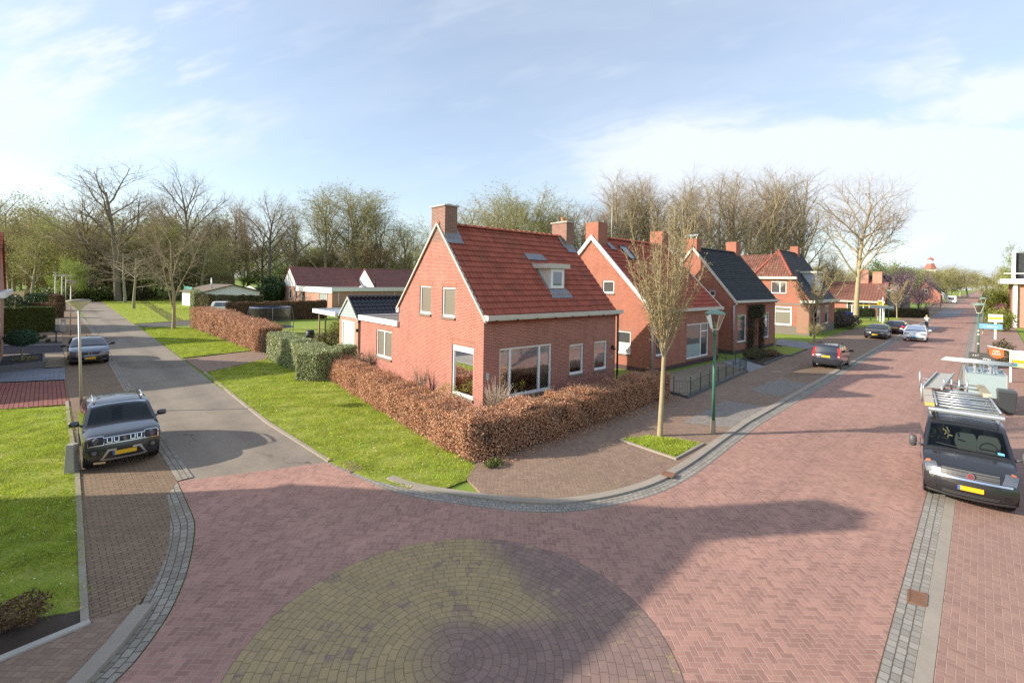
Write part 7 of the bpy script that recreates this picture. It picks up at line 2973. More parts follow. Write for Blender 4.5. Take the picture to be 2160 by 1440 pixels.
    def cabin(s, root, seats=((.42,), (-.42,)), wheel_y=-.36, seat_x=None, seat_m=None):
        """dashboard, steering wheel and front seats behind a see-through windscreen"""
        xc, zc = s.prof(s.cowl)
        mb = MB()
        mb.box((xc + .0, -s.W * .40, zc - .30), (xc + .55, s.W * .40, zc - .07))
        mb.build('dashboard', M['black'], root)
        xs = xc + 1.15 if seat_x is None else seat_x
        for (y,) in seats:
            mb = MB()
            V = []
            for z, hw_, dx in ((zc - .35, .24, 0), (zc + .1, .26, .06), (zc + .26, .20, .10), (zc + .30, .12, .11), (zc + .33, .11, .11), (zc + .48, .12, .14), (zc + .50, .09, .15)):
                V += [(xs + dx - .06, y - hw_, z), (xs + dx - .06, y + hw_, z), (xs + dx + .08, y + hw_, z), (xs + dx + .08, y - hw_, z)]
            F = [(4 * i + j, 4 * i + (j + 1) % 4, 4 * i + 4 + (j + 1) % 4, 4 * i + 4 + j) for i in range(6) for j in range(4)] + [(24, 25, 26, 27)]
            mb.add(V, F)
            mb.build('seat', seat_m or M['seat_grey'], root, bevel=.02)
        mb = MB()
        c = Vector((xc + .62, wheel_y * -1 * -1, zc + .02))
        pts = [c + Vector((.07 * math.sin(a), .19 * math.cos(a), .17 * math.sin(a))) for a in [2 * math.pi * k / 16 for k in range(17)]]
        mb.tube(pts, .016, 6, cap=False)
        mb.beam(c + Vector((0, -.18, 0)), c + Vector((0, .18, 0)), .03)
        mb.build('steering_wheel', M['black'], root)
        mb = MB()
        mb.box((xs + .35, -s.W * .42, s.sill + .1), (s.L - .5, s.W * .42, s.belt - .05))
        mb.build('cabin_trim', M['dark'], root)


def emblem_s(root, x, z, sz, m):
    """slanted S-shaped badge"""
    P = [(-1, .45), (-.2, 1), (.55, .52), (.1, .2), (-.25, .42), (-.45, .3), (1, -.45), (.2, -1), (-.55, -.52), (-.1, -.2), (.25, -.42), (.45, -.3)]
    mb = MB()
    a = [(-.95, .40), (-.15, .95), (.55, .50), (.05, .18), (-.20, .36), (-.42, .22), (.35, -.30), (.15, -.55), (-.1, -.38)]
    up_ = [(-.95, .42), (-.1, 1.0), (.6, .55), (.12, .24), (-.12, .40), (-.3, .28), (.95, -.42)]
    top = [(-.95, .42), (-.1, 1.0), (.6, .52), (.18, .24), (-.12, .44), (-.36, .28), (.34, -.2), (.02, -.42)]
    V = [(x, -p * sz, z + q * sz) for p, q in top]
    mb.poly(V)
    mb.poly([(x, p * sz, z - q * sz) for p, q in top])
    mb.build('emblem', m, root)


def compact_suv():
    """the grey car nearest on the side road"""
    c = Car(3.70, 1.69, 1.58, [(.12, .24), (.03, .36), (.0, .55), (.02, .74), (.06, .90), (.22, .985), (.62, 1.04), (.98, 1.07), (1.42, 1.38), (1.66, 1.52), (2.2, 1.58), (2.95, 1.56), (3.25, 1.50), (3.50, 1.16), (3.66, .95), (3.70, .6), (3.62, .26)], 7, 9, 12, 13, belt=1.0, roofw=.78, bow=.20, sill=.26, ftaper=.07)
    t = thing('car', (1.62, 16.75, .02), R(90) - .0, 'grey compact SUV with chrome grille and silver roof rails', 'car')
    paint = paint_mat('dark grey metallic paint', (.055, .058, .064), rough=.30, metal=.6)
    bd = c.body(t, paint, M['car_glass'], (.72, 3.12), .335, see=True, side_glass=((1.35, 2.15, 1.04, 1.44, 1.72, 2.13), (2.2, 2.95, 1.04, 1.44, 2.2, 2.75)), cladding=.42, doors=(1.28, 2.17, 2.98))
    c.cabin(t, ((.38,), (-.38,)), .38)
    c.mirrors(t, 1.28, 1.06, paint, w=.24, h=.17, out=.05)
    # grille: chrome frame with dark slots
    mb = MB()
    k0, k1 = c.kz(.76), c.kz(.90)
    c.patch(mb, k0, k1, -.52, .52, .008, 2, 12)
    c.patch(mb, c.kz(.40), c.kz(.56), -.62, .62, .010, 3, 10, t0b=-.45, t1b=.45)
    for sd_ in (-1, 1):
        c.patch(mb, c.kz(.44), c.kz(.62), .66 * sd_, .92 * sd_, .010, 2, 4)
    mb.build('grille', M['black'], t)
    mb = MB()
    ch = lambda ka, kb, a, b, o=.016: c.patch(mb, ka, kb, a, b, o, 1, 8)
    ch(c.kz(.895), c.kz(.91), -.56, .56)
    ch(c.kz(.735), c.kz(.755), -.52, .52)
    for a in (-.47, -.29, .15, .33):
        ch(c.kz(.78), c.kz(.89), a, a + .02)
        ch(c.kz(.78), c.kz(.89), a + .12, a + .14)
        ch(c.kz(.775), c.kz(.79), a, a + .14)
    for sd_ in (-1, 1):
        for z0, z1, a, b in ((.725, .74, .55, .93), (.93, .945, .57, .93), (.73, .94, .54, .56), (.73, .93, .92, .94)):
            ch(c.kz(z0), c.kz(z1), a * sd_, b * sd_)
    mb.build('grille_trim', M['chrome'], t)
    p_ = c.pt(c.kz(.83), 0)
    emblem_s(t, p_.x - .03, .835, .065, M['chrome'])
    for sd_ in (-1, 1):
        mb = MB()
        c.patch(mb, c.kz(.74), c.kz(.93), .56 * sd_, .92 * sd_, .009, 4, 6)
        h_ = mb.build('headlight', M['black'], t)
        mb = MB()
        q = c.pt(c.kz(.84), .74 * sd_)
        mb.tube([(q.x + .03, q.y, q.z), (q.x - .022, q.y, q.z)], [.085, .078], 16)
        mb.build('lamp_lens', M['lens'], h_)
        mb = MB()
        q = c.pt(c.kz(.53), .79 * sd_)
        mb.tube([(q.x - .01, q.y, q.z), (q.x - .03, q.y, q.z)], .055, 14)
        mb.build('fog_lamp', M['lens'], t)
    mb = MB()
    c.patch(mb, c.kz(.29), c.kz(.35), -.60, .60, .018, 1, 8)
    for sd_ in (-1, 1):
        c.patch(mb, c.kz(.31), c.kz(.60), .66 * sd_, .60 * sd_, .019, 3, 2, t0b=.44 * sd_, t1b=.36 * sd_)
        c.patch(mb, c.kz(.545), c.kz(.60), .22 * sd_, .46 * sd_, .018, 1, 3)
    mb.build('skid_plate', flat('silver plastic', (.50, .49, .46), .4, .6), t)
    c.plate(t, .48)
    for sd_ in (-1, 1):
        pts = [Vector((1.80, sd_ * .56, 1.555)), Vector((1.9, sd_ * .575, 1.62)), Vector((2.4, sd_ * .58, 1.645)), Vector((2.9, sd_ * .575, 1.62)), Vector((3.02, sd_ * .56, 1.55))]
        tube_part(t, 'roof_rail', pts, .028, M['chrome'], 6)
    mb = MB()
    mb.tube([(2.95, 0, 1.56), (3.15, 0, 1.80)], .008, 5)
    mb.build('aerial', M['black'], t)


compact_suv()


def hatchback():
    c = Car(4.05, 1.80, 1.44, [(.12, .22), (.03, .34), (.0, .5), (.03, .66), (.10, .80), (.45, .92), (.85, .985), (1.12, 1.02), (1.75, 1.32), (2.02, 1.405), (2.5, 1.44), (3.1, 1.41), (3.45, 1.34), (3.88, 1.02), (4.02, .88), (4.05, .55), (3.95, .24)], 7, 9, 12, 13, belt=.93, roofw=.74, bow=.30, sill=.2)
    t = thing('car', (1.92, 37.0, .02), R(90), 'grey hatchback with diamond badge and black lower grille', 'car')
    paint = paint_mat('mid grey metallic paint', (.13, .145, .17), rough=.25, metal=.65)
    c.body(t, paint, M['car_glass'], (.82, 3.38), .315, side_glass=((1.5, 2.4, .97, 1.34, 1.98, 2.38), (2.45, 3.2, .97, 1.33, 2.45, 3.0)))
    c.mirrors(t, 1.45, 1.0, M['black'])
    mb = MB()
    c.patch(mb, c.kz(.60), c.kz(.74), -.42, .42, .008, 2, 10, t0b=-.62, t1b=.62)
    c.patch(mb, c.kz(.28), c.kz(.42), -.62, .62, .008, 2, 10)
    for sd_ in (-1, 1):
        c.patch(mb, c.kz(.34), c.kz(.50), .66 * sd_, .94 * sd_, .008, 2, 4)
    mb.build('grille', M['black'], t)
    mb = MB()
    q = c.pt(c.kz(.68), 0)
    x = q.x - .035
    for o, s1 in (((0, .15), (.085, 0)), ((.085, 0), (0, -.15)), ((0, -.15), (-.085, 0)), ((-.085, 0), (0, .15))):
        mb.beam((x, o[0], .68 + o[1] * .85), (x, s1[0], .68 + s1[1] * .85), .035, .02, upv=(1, 0, 0))
    mb.build('emblem', M['chrome'], t)
    mb = MB()
    c.patch(mb, c.kz(.255), c.kz(.28), -.85, .85, .014, 1, 10)
    mb.build('bumper_trim', M['chrome'], t)
    for sd_ in (-1, 1):
        mb = MB()
        c.patch(mb, c.kz(.68), c.kz(.80), .60 * sd_, .95 * sd_, .010, 3, 6, t0b=.64 * sd_)
        mb.build('headlight', M['lens'], t)
    c.plate(t, .40)
    mb = MB()
    mb.add([(3.3, -.03, 1.38), (3.3, .03, 1.38), (3.48, 0, 1.47), (3.5, 0, 1.33)], [(0, 1, 2), (0, 2, 3), (1, 3, 2)])
    mb.build('aerial', M['black'], t)


hatchback()


def panda():
    c = Car(3.55, 1.58, 1.54, [(.10, .24), (.02, .4), (.0, .6), (.05, .80), (.35, .95), (.7, 1.0), (.95, 1.04), (1.35, 1.36), (1.58, 1.48), (2.1, 1.54), (2.9, 1.53), (3.22, 1.49), (3.42, 1.05), (3.50, .90), (3.55, .6), (3.50, .42), (3.42, .26)], 6, 8, 11, 12, belt=.98, roofw=.82, bow=.2, sill=.24)
    # heads away from the viewer: local x points back along the street
    t = thing('car', (39.4, 7.12, .05), math.pi, 'small dark blue hatchback with tall red tail lamps, seen from behind', 'car')
    paint = paint_mat('blue black paint', (.018, .020, .032), rough=.25)
    c.body(t, paint, M['car_glass'], (.65, 2.95), .29, side_glass=((1.3, 2.05, 1.02, 1.42, 1.62, 2.03), (2.1, 2.75, 1.02, 1.42, 2.1, 2.7)))
    c.mirrors(t, 1.25, 1.02, M['black'])
    for sd_ in (-1, 1):
        mb = MB()
        c.patch(mb, c.rr + 1.3, c.kz(.76, True), .84 * sd_, .99 * sd_, .012, 6, 2)
        tl = mb.build('tail_light', M['red_lens'], t)
        mb = MB()
        c.patch(mb, c.kz(.90, True), c.kz(.83, True), .86 * sd_, .98 * sd_, .016, 1, 2)
        mb.build('reversing_lens', M['blind'], tl)
        tube_part(t, 'roof_rail', [(1.75, sd_ * .60, 1.49), (1.85, sd_ * .60, 1.58), (2.8, sd_ * .60, 1.60), (2.95, sd_ * .60, 1.50)], .03, M['black'], 6)
    c.plate(t, .80, rear=True, h=.12)
    mb = MB()
    mb.tube([(3.49, 0, .98), (3.53, 0, .98)], .045, 12)
    mb.build('emblem', M['chrome'], t)
    mb = MB()
    c.patch(mb, c.kz(.60, True), c.kz(.32, True), -1, 1, .014, 3, 12)
    mb.build('rear_bumper', flat('dark bumper', (.03, .032, .04), .5), t)
    mb = MB()
    mb.tube([(3.35, -.45, .27), (3.58, -.45, .26)], .03, 8)
    mb.build('exhaust', M['galv'], t)


panda()


def saloon():
    c = Car(4.75, 1.86, 1.43, [(.12, .2), (.03, .34), (.0, .5), (.02, .66), (.10, .78), (.6, .90), (1.1, .97), (1.5, 1.0), (2.1, 1.32), (2.35, 1.40), (2.8, 1.43), (3.4, 1.40), (3.75, 1.30), (4.3, 1.06), (4.65, .98), (4.75, .65), (4.62, .24)], 7, 9, 12, 13, belt=.92, roofw=.72, bow=.32, sill=.2)
    t = thing('car', (60.4, 7.75, .05), 0, 'glossy black saloon facing up the street behind the small blue hatchback', 'car')
    c.body(t, paint_mat('black paint', (.008, .009, .011), rough=.2), M['car_glass'], (.9, 3.75), .33, side_glass=((1.85, 2.75, .97, 1.33, 2.3, 2.72), (2.8, 3.6, .97, 1.33, 2.8, 3.35)))
    c.mirrors(t, 1.8, 1.0, M['black'])
    mb = MB()
    c.patch(mb, c.kz(.58), c.kz(.72), -.38, .38, .008, 2, 8)
    c.patch(mb, c.kz(.26), c.kz(.40), -.6, .6, .008, 2, 8)
    mb.build('grille', M['dark'], t)
    for sd_ in (-1, 1):
        mb = MB()
        c.patch(mb, c.kz(.62), c.kz(.73), .55 * sd_, .9 * sd_, .010, 2, 5)
        mb.build('headlight', M['lens'], t)
        mb = MB()
        c.patch(mb, c.kz(.40), c.kz(.44), .66 * sd_, .9 * sd_, .012, 1, 4)
        mb.build('bumper_trim', M['chrome'], t)
    c.plate(t, .47)
    mb = MB()
    q = c.pt(c.kz(.775), 0)
    mb.tube([(q.x - .02, 0, .78), (q.x - .04, 0, .78)], .045, 12)
    mb.build('emblem', M['chrome'], t)
    # the dark car behind it, tail towards the viewer
    c2 = Car(4.35, 1.82, 1.50, [(.12, .24), (.02, .4), (.0, .6), (.05, .80), (.5, .93), (1.0, 1.0), (1.3, 1.04), (1.85, 1.36), (2.1, 1.45), (2.6, 1.5), (3.4, 1.47), (3.75, 1.40), (4.12, 1.05), (4.28, .92), (4.35, .6), (4.25, .26)], 6, 8, 11, 12, belt=.96, roofw=.76, sill=.22)
    t = thing('car', (73.4, 7.0, .05), math.pi, 'dark car parked tail-first behind the black saloon by the green lamp', 'car')
    c2.body(t, paint_mat('dark violet paint', (.022, .018, .032), rough=.22), M['car_glass'], (.85, 3.5), .33, side_glass=((1.7, 2.55, 1.0, 1.4, 2.1, 2.52), (2.6, 3.4, 1.0, 1.4, 2.6, 3.2)))
    c2.mirrors(t, 1.65, 1.02, M['black'])
    for sd_ in (-1, 1):
        mb = MB()
        c2.patch(mb, c2.kz(.98, True), c2.kz(.82, True), .62 * sd_, .98 * sd_, .012, 2, 4)
        mb.build('tail_light', M['red_lens'], t)
    c2.plate(t, .70, rear=True)


saloon()


def electric_car():
    c = Car(4.26, 1.81, 1.56, [(.12, .22), (.03, .36), (.0, .52), (.03, .72), (.10, .86), (.4, .96), (.75, 1.03), (1.0, 1.07), (1.65, 1.42), (1.95, 1.52), (2.5, 1.56), (3.3, 1.53), (3.7, 1.44), (4.05, 1.10), (4.2, .95), (4.26, .6), (4.15, .26)], 7, 9, 12, 13, belt=1.0, roofw=.76, bow=.34, sill=.2)
    t = thing('car', (61.6, 4.72, 0), .02, 'white electric car driving towards the viewer with a driver in a green vest', 'car')
    c.body(t, paint_mat('white car paint', (.72, .74, .76), rough=.25), M['car_glass'], (.82, 3.58), .34, see=True, side_glass=((1.45, 2.4, 1.04, 1.46, 1.98, 2.38), (2.45, 3.3, 1.04, 1.46, 2.45, 3.1)))
    c.cabin(t, ((.40,), (-.40,)), .40)
    c.mirrors(t, 1.35, 1.06, M['white'])
    mb = MB()
    c.patch(mb, c.kz(.28), c.kz(.42), -.80, .80, .010, 2, 10)
    mb.build('grille', M['black'], t)
    for sd_ in (-1, 1):
        mb = MB()
        c.patch(mb, c.kz(.74), c.kz(.84), .50 * sd_, .92 * sd_, .010, 2, 5)
        mb.build('headlight', M['black'], t)
        mb = MB()
        c.patch(mb, c.kz(.78), c.kz(.83), .55 * sd_, .90 * sd_, .016, 1, 5)
        mb.build('headlight_lens', M['lens'], t)  # strip of clear lens over the black headlight, not emissive
    c.plate(t, .52, m=flat('light blue plate', (.10, .42, .68), .4))
    mb = MB()
    q = c.pt(c.kz(.80), 0)
    mb.tube([(q.x - .02, 0, .80), (q.x - .035, 0, .80)], .045, 12)
    mb.build('emblem', M['chrome'], t)
    return t


ecar = electric_car()


def work_van():
    L, W, H = 5.0, 1.956, 1.97
    c = Car(L, W, H, [(.16, .25), (.05, .36), (.0, .52), (.02, .70), (.08, .86), (.16, .98), (.55, 1.13), (.92, 1.22), (1.35, 1.58), (1.62, 1.80), (1.95, 1.93), (2.9, 1.97), (4.6, 1.95), (4.88, 1.90), (4.96, 1.5), (5.0, .7), (4.96, .30)], 7, 9, 13, 14, belt=1.15, roofw=.84, bow=.24, sill=.26, crown=.03, ftaper=.03)
    t = thing('van', (15.75, .08, .02), .085, 'dark grey work van parked half on the right pavement with round badge', 'van')
    paint = paint_mat('dark grey van paint', (.018, .019, .023), rough=.28, metal=.2)
    c.body(t, paint, M['car_glass'], (.93, 4.05), .335, see=True, rear_glass=False, side_glass=((1.15, 2.05, 1.20, 1.70, 1.75, 2.05),), ws=.92)
    c.cabin(t, ((.55,), (-.05,), (-.55,)), -.5, seat_x=2.0)
    mb = MB()
    mb.box((2.45, -.85, .35), (2.5, .85, 1.85))
    mb.build('bulkhead', M['dark'], t)
    c.mirrors(t, 1.12, 1.22, flat('grey mirror plastic', (.075, .075, .075), .5), w=.2, h=.32, out=.14)
    # bundle on the passenger seat
    mb = MB()
    g = random.Random(3)
    for _ in range(16):
        a = Vector((1.8 + g.uniform(-.1, .1), .55 + g.uniform(-.22, .22), 1.25 + g.uniform(0, .3)))
        mb.tube([a, a + Vector((g.uniform(-.1, .1), g.uniform(-.15, .15), g.uniform(-.1, .18)))], .02, 5)
    mb.build('seat_bundle', flat('straw coloured rope', (.40, .30, .17), .9), t)
    # grille of grey slats and the lower intake
    mb = MB()
    for i in range(4):
        z = .80 + i * .045
        c.patch(mb, c.kz(z), c.kz(z + .030), -.60, .60, .010, 1, 12, mi=1)
    c.patch(mb, c.kz(.795), c.kz(.975), -.62, .62, .005, 3, 12)
    c.patch(mb, c.kz(.66), c.kz(.735), -.62, .62, .006, 2, 12)
    c.patch(mb, c.kz(.36), c.kz(.46), -.62, .62, .006, 2, 12)
    for i in range(3):
        z = .37 + i * .032
        c.patch(mb, c.kz(z), c.kz(z + .012), -.60, .60, .012, 1, 12, mi=1)
    mb.build('grille', [M['black'], flat('grille slat', (.10, .10, .10), .4)], t)
    mb = MB()
    c.patch(mb, c.kz(.745), c.kz(.785), -.86, .86, .014, 2, 14)
    mb.build('grille_trim', M['chrome'], t)
    q = c.pt(c.kz(.86), 0)
    mb = MB()
    mb.tube([(q.x - .02, 0, .87), (q.x - .05, 0, .87)], .085, 20, 0)
    mb.tube([(q.x - .05, 0, .87), (q.x - .058, 0, .87)], .068, 20, 1)
    e = mb.build('emblem', [M['chrome'], flat('badge red', (.22, .05, .06), .3)], t)
    letters(t, 'FIAT', (q.x - .061, 0, .87), .06, M['chrome'], rot=(math.pi / 2, 0, -math.pi / 2), name='emblem_lettering')
    for sd_ in (-1, 1):
        mb = MB()
        c.patch(mb, c.kz(.80), c.kz(1.02), .64 * sd_, .93 * sd_, .011, 4, 6, t0b=.72 * sd_, t1b=.99 * sd_)
        hl_ = mb.build('headlight', M['lens'], t)
        mb = MB()
        c.patch(mb, c.kz(1.0), c.kz(1.04), .84 * sd_, .94 * sd_, .014, 2, 3)
        mb.build('indicator', flat('orange indicator lens', (.55, .16, .07), .2), hl_)
        mb = MB()
        c.patch(mb, c.kz(.40), c.kz(.50), .72 * sd_, .86 * sd_, .010, 2, 3)
        mb.build('fog_lamp', M['black'], t)
    mb = MB()
    c.patch(mb, c.kz(.26), c.kz(.34), -.96, .96, .012, 2, 14)
    mb.build('lower_bumper', flat('grey bumper plastic', (.07, .07, .072), .6), t)
    c.plate(t, .57)
    mb = MB()
    for a, b_, k in ((-.1, .70, .9), (-.72, -.05, .4)):
        p0, p1 = c.pt(c.cowl + .8, a), c.pt(c.cowl + 1.6, b_)
        mb.beam(p0 + Vector((-.02, 0, .03)), p1 + Vector((-.02, 0, .03)), .02)
    mb.build('wiper', M['black'], t)
    # sticker inside the screen
    mb = MB()
    c.patch(mb, c.cowl + 1.2, c.cowl + 1.8, -.80, -.66, .012, 1, 2)
    mb.build('sticker', flat('blue sticker', (.15, .45, .75), .4), t)
    # roof rack: side rails, cross tubes, walkway roller
    mb = MB()
    for sd_ in (-1, 1):
        mb.beam((1.75, sd_ * .80, 2.08), (4.8, sd_ * .80, 2.10), .05)
        for x in (2.0, 2.9, 3.8, 4.6):
            mb.beam((x, sd_ * .78, 1.9), (x, sd_ * .80, 2.08), .04)
        mb.beam((3.4, sd_ * .80, 1.95), (3.4, sd_ * .80, 2.08), .045)
    mb.tube([(1.72, -.84, 2.10), (1.72, .84, 2.10)], .06, 8)
    for x in (2.4, 3.2, 4.0, 4.75):
        mb.beam((x, -.8, 2.06), (x, .8, 2.06), .04)
    mb.build('roof_rack', M['alu'], t)
    return t


van = work_van()
VAN_LOC, VAN_YAW, VAN_S = (15.85, .14, .02), .085, (.96, .875, .97)
van.location, van.scale = VAN_LOC, VAN_S


def on_van(name, label, cat, build, group=None):
    t = thing(name, VAN_LOC, VAN_YAW, label, cat, group)
    t.scale = VAN_S
    build(t)
    return t


STICK = flat('worn blue sticker', (.20, .26, .40), .6)


def b_frame(t):
    for i in range(7):
        x = 1.95 + i * .44
        tube_part(t, 'rung', [(x, -.80, 2.19), (x, .66, 2.19)], .028, M['alu'], 8)
        if i % 2 == 0:
            tube_part(t, 'rung', [(x + .16, -.80, 2.15), (x + .16, .66, 2.15)], .022, M['galv'], 8)
    for y in (-.78, .64):
        tube_part(t, 'upright', [(1.88, y, 2.21), (4.72, y, 2.21)], .028, M['alu'], 8)
    for i in range(3):
        mb = MB()
        mb.box((2.34 + i * .44, -.22, 2.219), (2.44 + i * .44, .05, 2.224))
        mb.build('label', STICK, t)


on_van('scaffold_rack', 'aluminium scaffold frame with spaced rungs lying on the van roof rack', 'scaffold frame', b_frame)


def b_plank(t):
    mb = MB()
    mb.box((1.85, .70, 2.16), (4.3, .92, 2.24))
    mb.build('board', flat('pale timber', (.46, .42, .33), .8, var=.15), t)
    mb = MB()
    mb.box((1.84, .695, 2.155), (1.92, .925, 2.245))
    mb.build('end_cap', flat('yellow end band', (.55, .38, .10), .7), t)


on_van('scaffold_plank', 'pale timber plank with yellow end lying along the side of the van roof', 'plank', b_plank)


def b_deck(t):
    a, d = Vector((4.25, .92, 2.30)), Vector((6.9, .45, 2.46))
    side = Vector((.1, -.50, 0))
    mb = MB()
    mb.add([a, a + side, d + side, d], [(0, 1, 2, 3)])
    mb.build('deck', flat('grey deck board', (.40, .39, .35), .7, var=.15), t)
    for q in (Vector(), side):
        mb = MB()
        mb.beam(a + q, d + q, .04, .09)
        mb.build('side_rail', M['galv'], t)
    mb = MB()
    for k in range(1, 14):
        q = a.lerp(d, k / 14)
        mb.beam(q + Vector((0, 0, .008)), q + side * .25 + Vector((0, 0, .008)), .03, .012)
    mb.build('ribs', M['kerb_dark'], t)


on_van('scaffold_deck', 'ribbed aluminium scaffold deck sticking out behind the van roof', 'scaffold deck', b_deck)


def b_plank2(t):
    mb = MB()
    mb.box((4.4, -.84, 2.16), (6.2, -.64, 2.30))
    mb.build('board', flat('old timber', (.33, .29, .19), .8, var=.2), t)
    mb = MB()
    mb.box((4.38, -.845, 2.155), (4.44, -.635, 2.305))
    mb.build('end_cap', bpy.data.materials['pale timber'], t)


on_van('scaffold_plank', 'short weathered plank on the far side behind the van roof', 'plank', b_plank2)


def b_braces(t):
    for i, x in enumerate((4.85, 5.5, 6.1)):
        tube_part(t, 'tube', [(x, -.85, 2.16 + .04 * i), (x + .1, .9, 2.22 + .04 * i)], .026, M['alu'], 8)
    for i in range(4):
        y = -.3 + i * .2
        tube_part(t, 'stub', [(5.2 + .1 * i, y, 2.1), (5.2 + .1 * i, y, 2.55 - .03 * i)], .03, M['alu'], 8)
    for x, y in ((2.9, .99), (5.6, .99)):
        tube_part(t, 'stub', [(x, y, 2.05), (x, y, 2.62)], .03, M['alu'], 8)


on_van('scaffold_braces', 'scaffold braces and upright stubs at the back and side of the van roof', 'scaffold braces', b_braces)


def trailer():
    t = thing('trailer', (29.8, -.17, .02), .05, 'pale grey-blue box trailer behind the van carrying scaffold tubes', 'trailer')
    mb = MB()
    mb.box((0, -.62, .55), (2.4, .62, 1.55))
    mb.build('box', flat('pale blue grey panels', (.28, .36, .37), .5, var=.06), t)
    mb = MB()
    mb.box((-.01, -.66, .5), (2.44, -.622, 1.6))
    mb.box((-.01, .622, .5), (2.44, .66, 1.6))
    mb.beam((0, 0, .5), (-1.5, 0, .45), .1)
    mb.build('frame', M['galv'], t)
    for s in (-1, 1):
        mb = MB()
        mb.tube([(1.3, s * .68, .33), (1.3, s * .86, .33)], .31, 18)
        mb.build('wheel', M['rubber'], t)
        mb = MB()
        mb.box((.9, s * .68 - .1, .68), (1.7, s * .68 + .16, .72))
        mb.build('mudguard', M['black'], t)
    t2 = thing('scaffold_stack', (29.8, -.17, .02), .05, 'stack of white scaffold frames laid across the top of the trailer', 'scaffold frame')
    mb = MB()
    for s in (-.15, .35):
        for x in (.3, 1.2):
            mb = MB()
            mb.beam((x, s, 1.56), (x, s, 2.02), .06)
            mb.build('support', M['alu'], t2)
    for i in range(5):
        tube_part(t2, 'tube', [(.1 + i * .3, 1.5 - i * .04, 2.04), (.1 + i * .3, -.8 - i * .04, 2.02)], .03, M['galv'], 8)
    t3 = thing('scaffold_tubes', (29.8, -.17, .02), .05, 'jumble of shiny scaffold tubes sticking out of the trailer box', 'scaffold tubes')
    g = random.Random(9)
    for i in range(12):
        y = g.uniform(-.55, .5)
        tube_part(t3, 'tube', [(.15 + g.uniform(0, .2), y, 1.45), (1.6, y + g.uniform(-.3, .3), 1.70 + g.uniform(0, .1))], .04, M['galv'], 7)


trailer()


def small_far_car(loc, rz, col, label, van_=False, H=1.5):
    prof = [(.1, .24), (.0, .5), (.05, .8), (.6, .95), (1.05, 1.03), (1.6, 1.38), (1.9, H - .04), (2.6, H), (3.5, H - .02), (3.9, H - .1), (4.1, 1.05), (4.2, .8), (4.15, .26)]
    c = Car(4.2, 1.8, H, prof, 4, 6, 9, 10, belt=1.0, roofw=.8, sill=.22)
    t = thing('car', (*loc, .02), rz, label, 'car')
    c.body(t, paint_mat('far car paint', col), M['car_glass'], (.8, 3.4), .32, side_glass=((1.45, 2.4, 1.05, H - .16, 1.8, 2.4), (2.45, 3.6, 1.05, H - .16, 2.45, 3.4)))
    c.mirrors(t, 1.4, 1.05, M['black'])
    for sd_ in (-1, 1):
        mb = MB()
        c.patch(mb, c.kz(.66), c.kz(.8), .6 * sd_, .9 * sd_, .01, 2, 3)
        mb.build('headlight', M['lens'], t)
        mb = MB()
        c.patch(mb, c.kz(1.0, True), c.kz(.75, True), .8 * sd_, .98 * sd_, .012, 2, 2)
        mb.build('tail_light', M['red_lens'], t)
    c.plate(t, .6, rear=True)
    return t


b = at(458, 66)
small_far_car((b[0] + 3.0, b[1] - 1.5), 2.5, (.72, .72, .72), 'white estate car with dark rear window behind the brown beech hedge', H=1.78)
b = G(2072, 614)
small_far_car(b, 0, (.7, .72, .74), 'white car far down the right side of the street')
b = G(2083, 615)
small_far_car(b, 0, (.15, .25, .55), 'bluish car beside the white one far down the street')


# ------------------------------------------------------------------ people
def person(root, joints, edges, radii, mats, label=None):
    me = bpy.data.meshes.new('person')
    me.from_pydata([joints[k] for k in joints], [(list(joints).index(a), list(joints).index(b)) for a, b in edges], [])
    o = link('body', me, root)
    sk = o.modifiers.new('skin', 'SKIN')
    sub = o.modifiers.new('sub', 'SUBSURF')
    sub.levels = sub.render_levels = 2
    names = list(joints)
    for i, v in enumerate(me.skin_vertices[0].data):
        r = radii[names[i]]
        v.radius = r if isinstance(r, tuple) else (r, r)
        v.use_root = names[i] == 'pelvis'
    me.materials.append(mats)
    return o


def cloth_mat(name, bands):
    """colours by height along the figure"""
    m, n, b_ = material(name)
    x, y, z = n.xyz(X(n, n.new('ShaderNodeTexCoord').outputs['Object']))
    c = None
    for z0, col in bands:
        c = col if c is None else n.mix(z > z0, c, col)
    n.put(b_.inputs['Base Color'], c)
    b_.inputs['Roughness'].default_value = .85
    return m


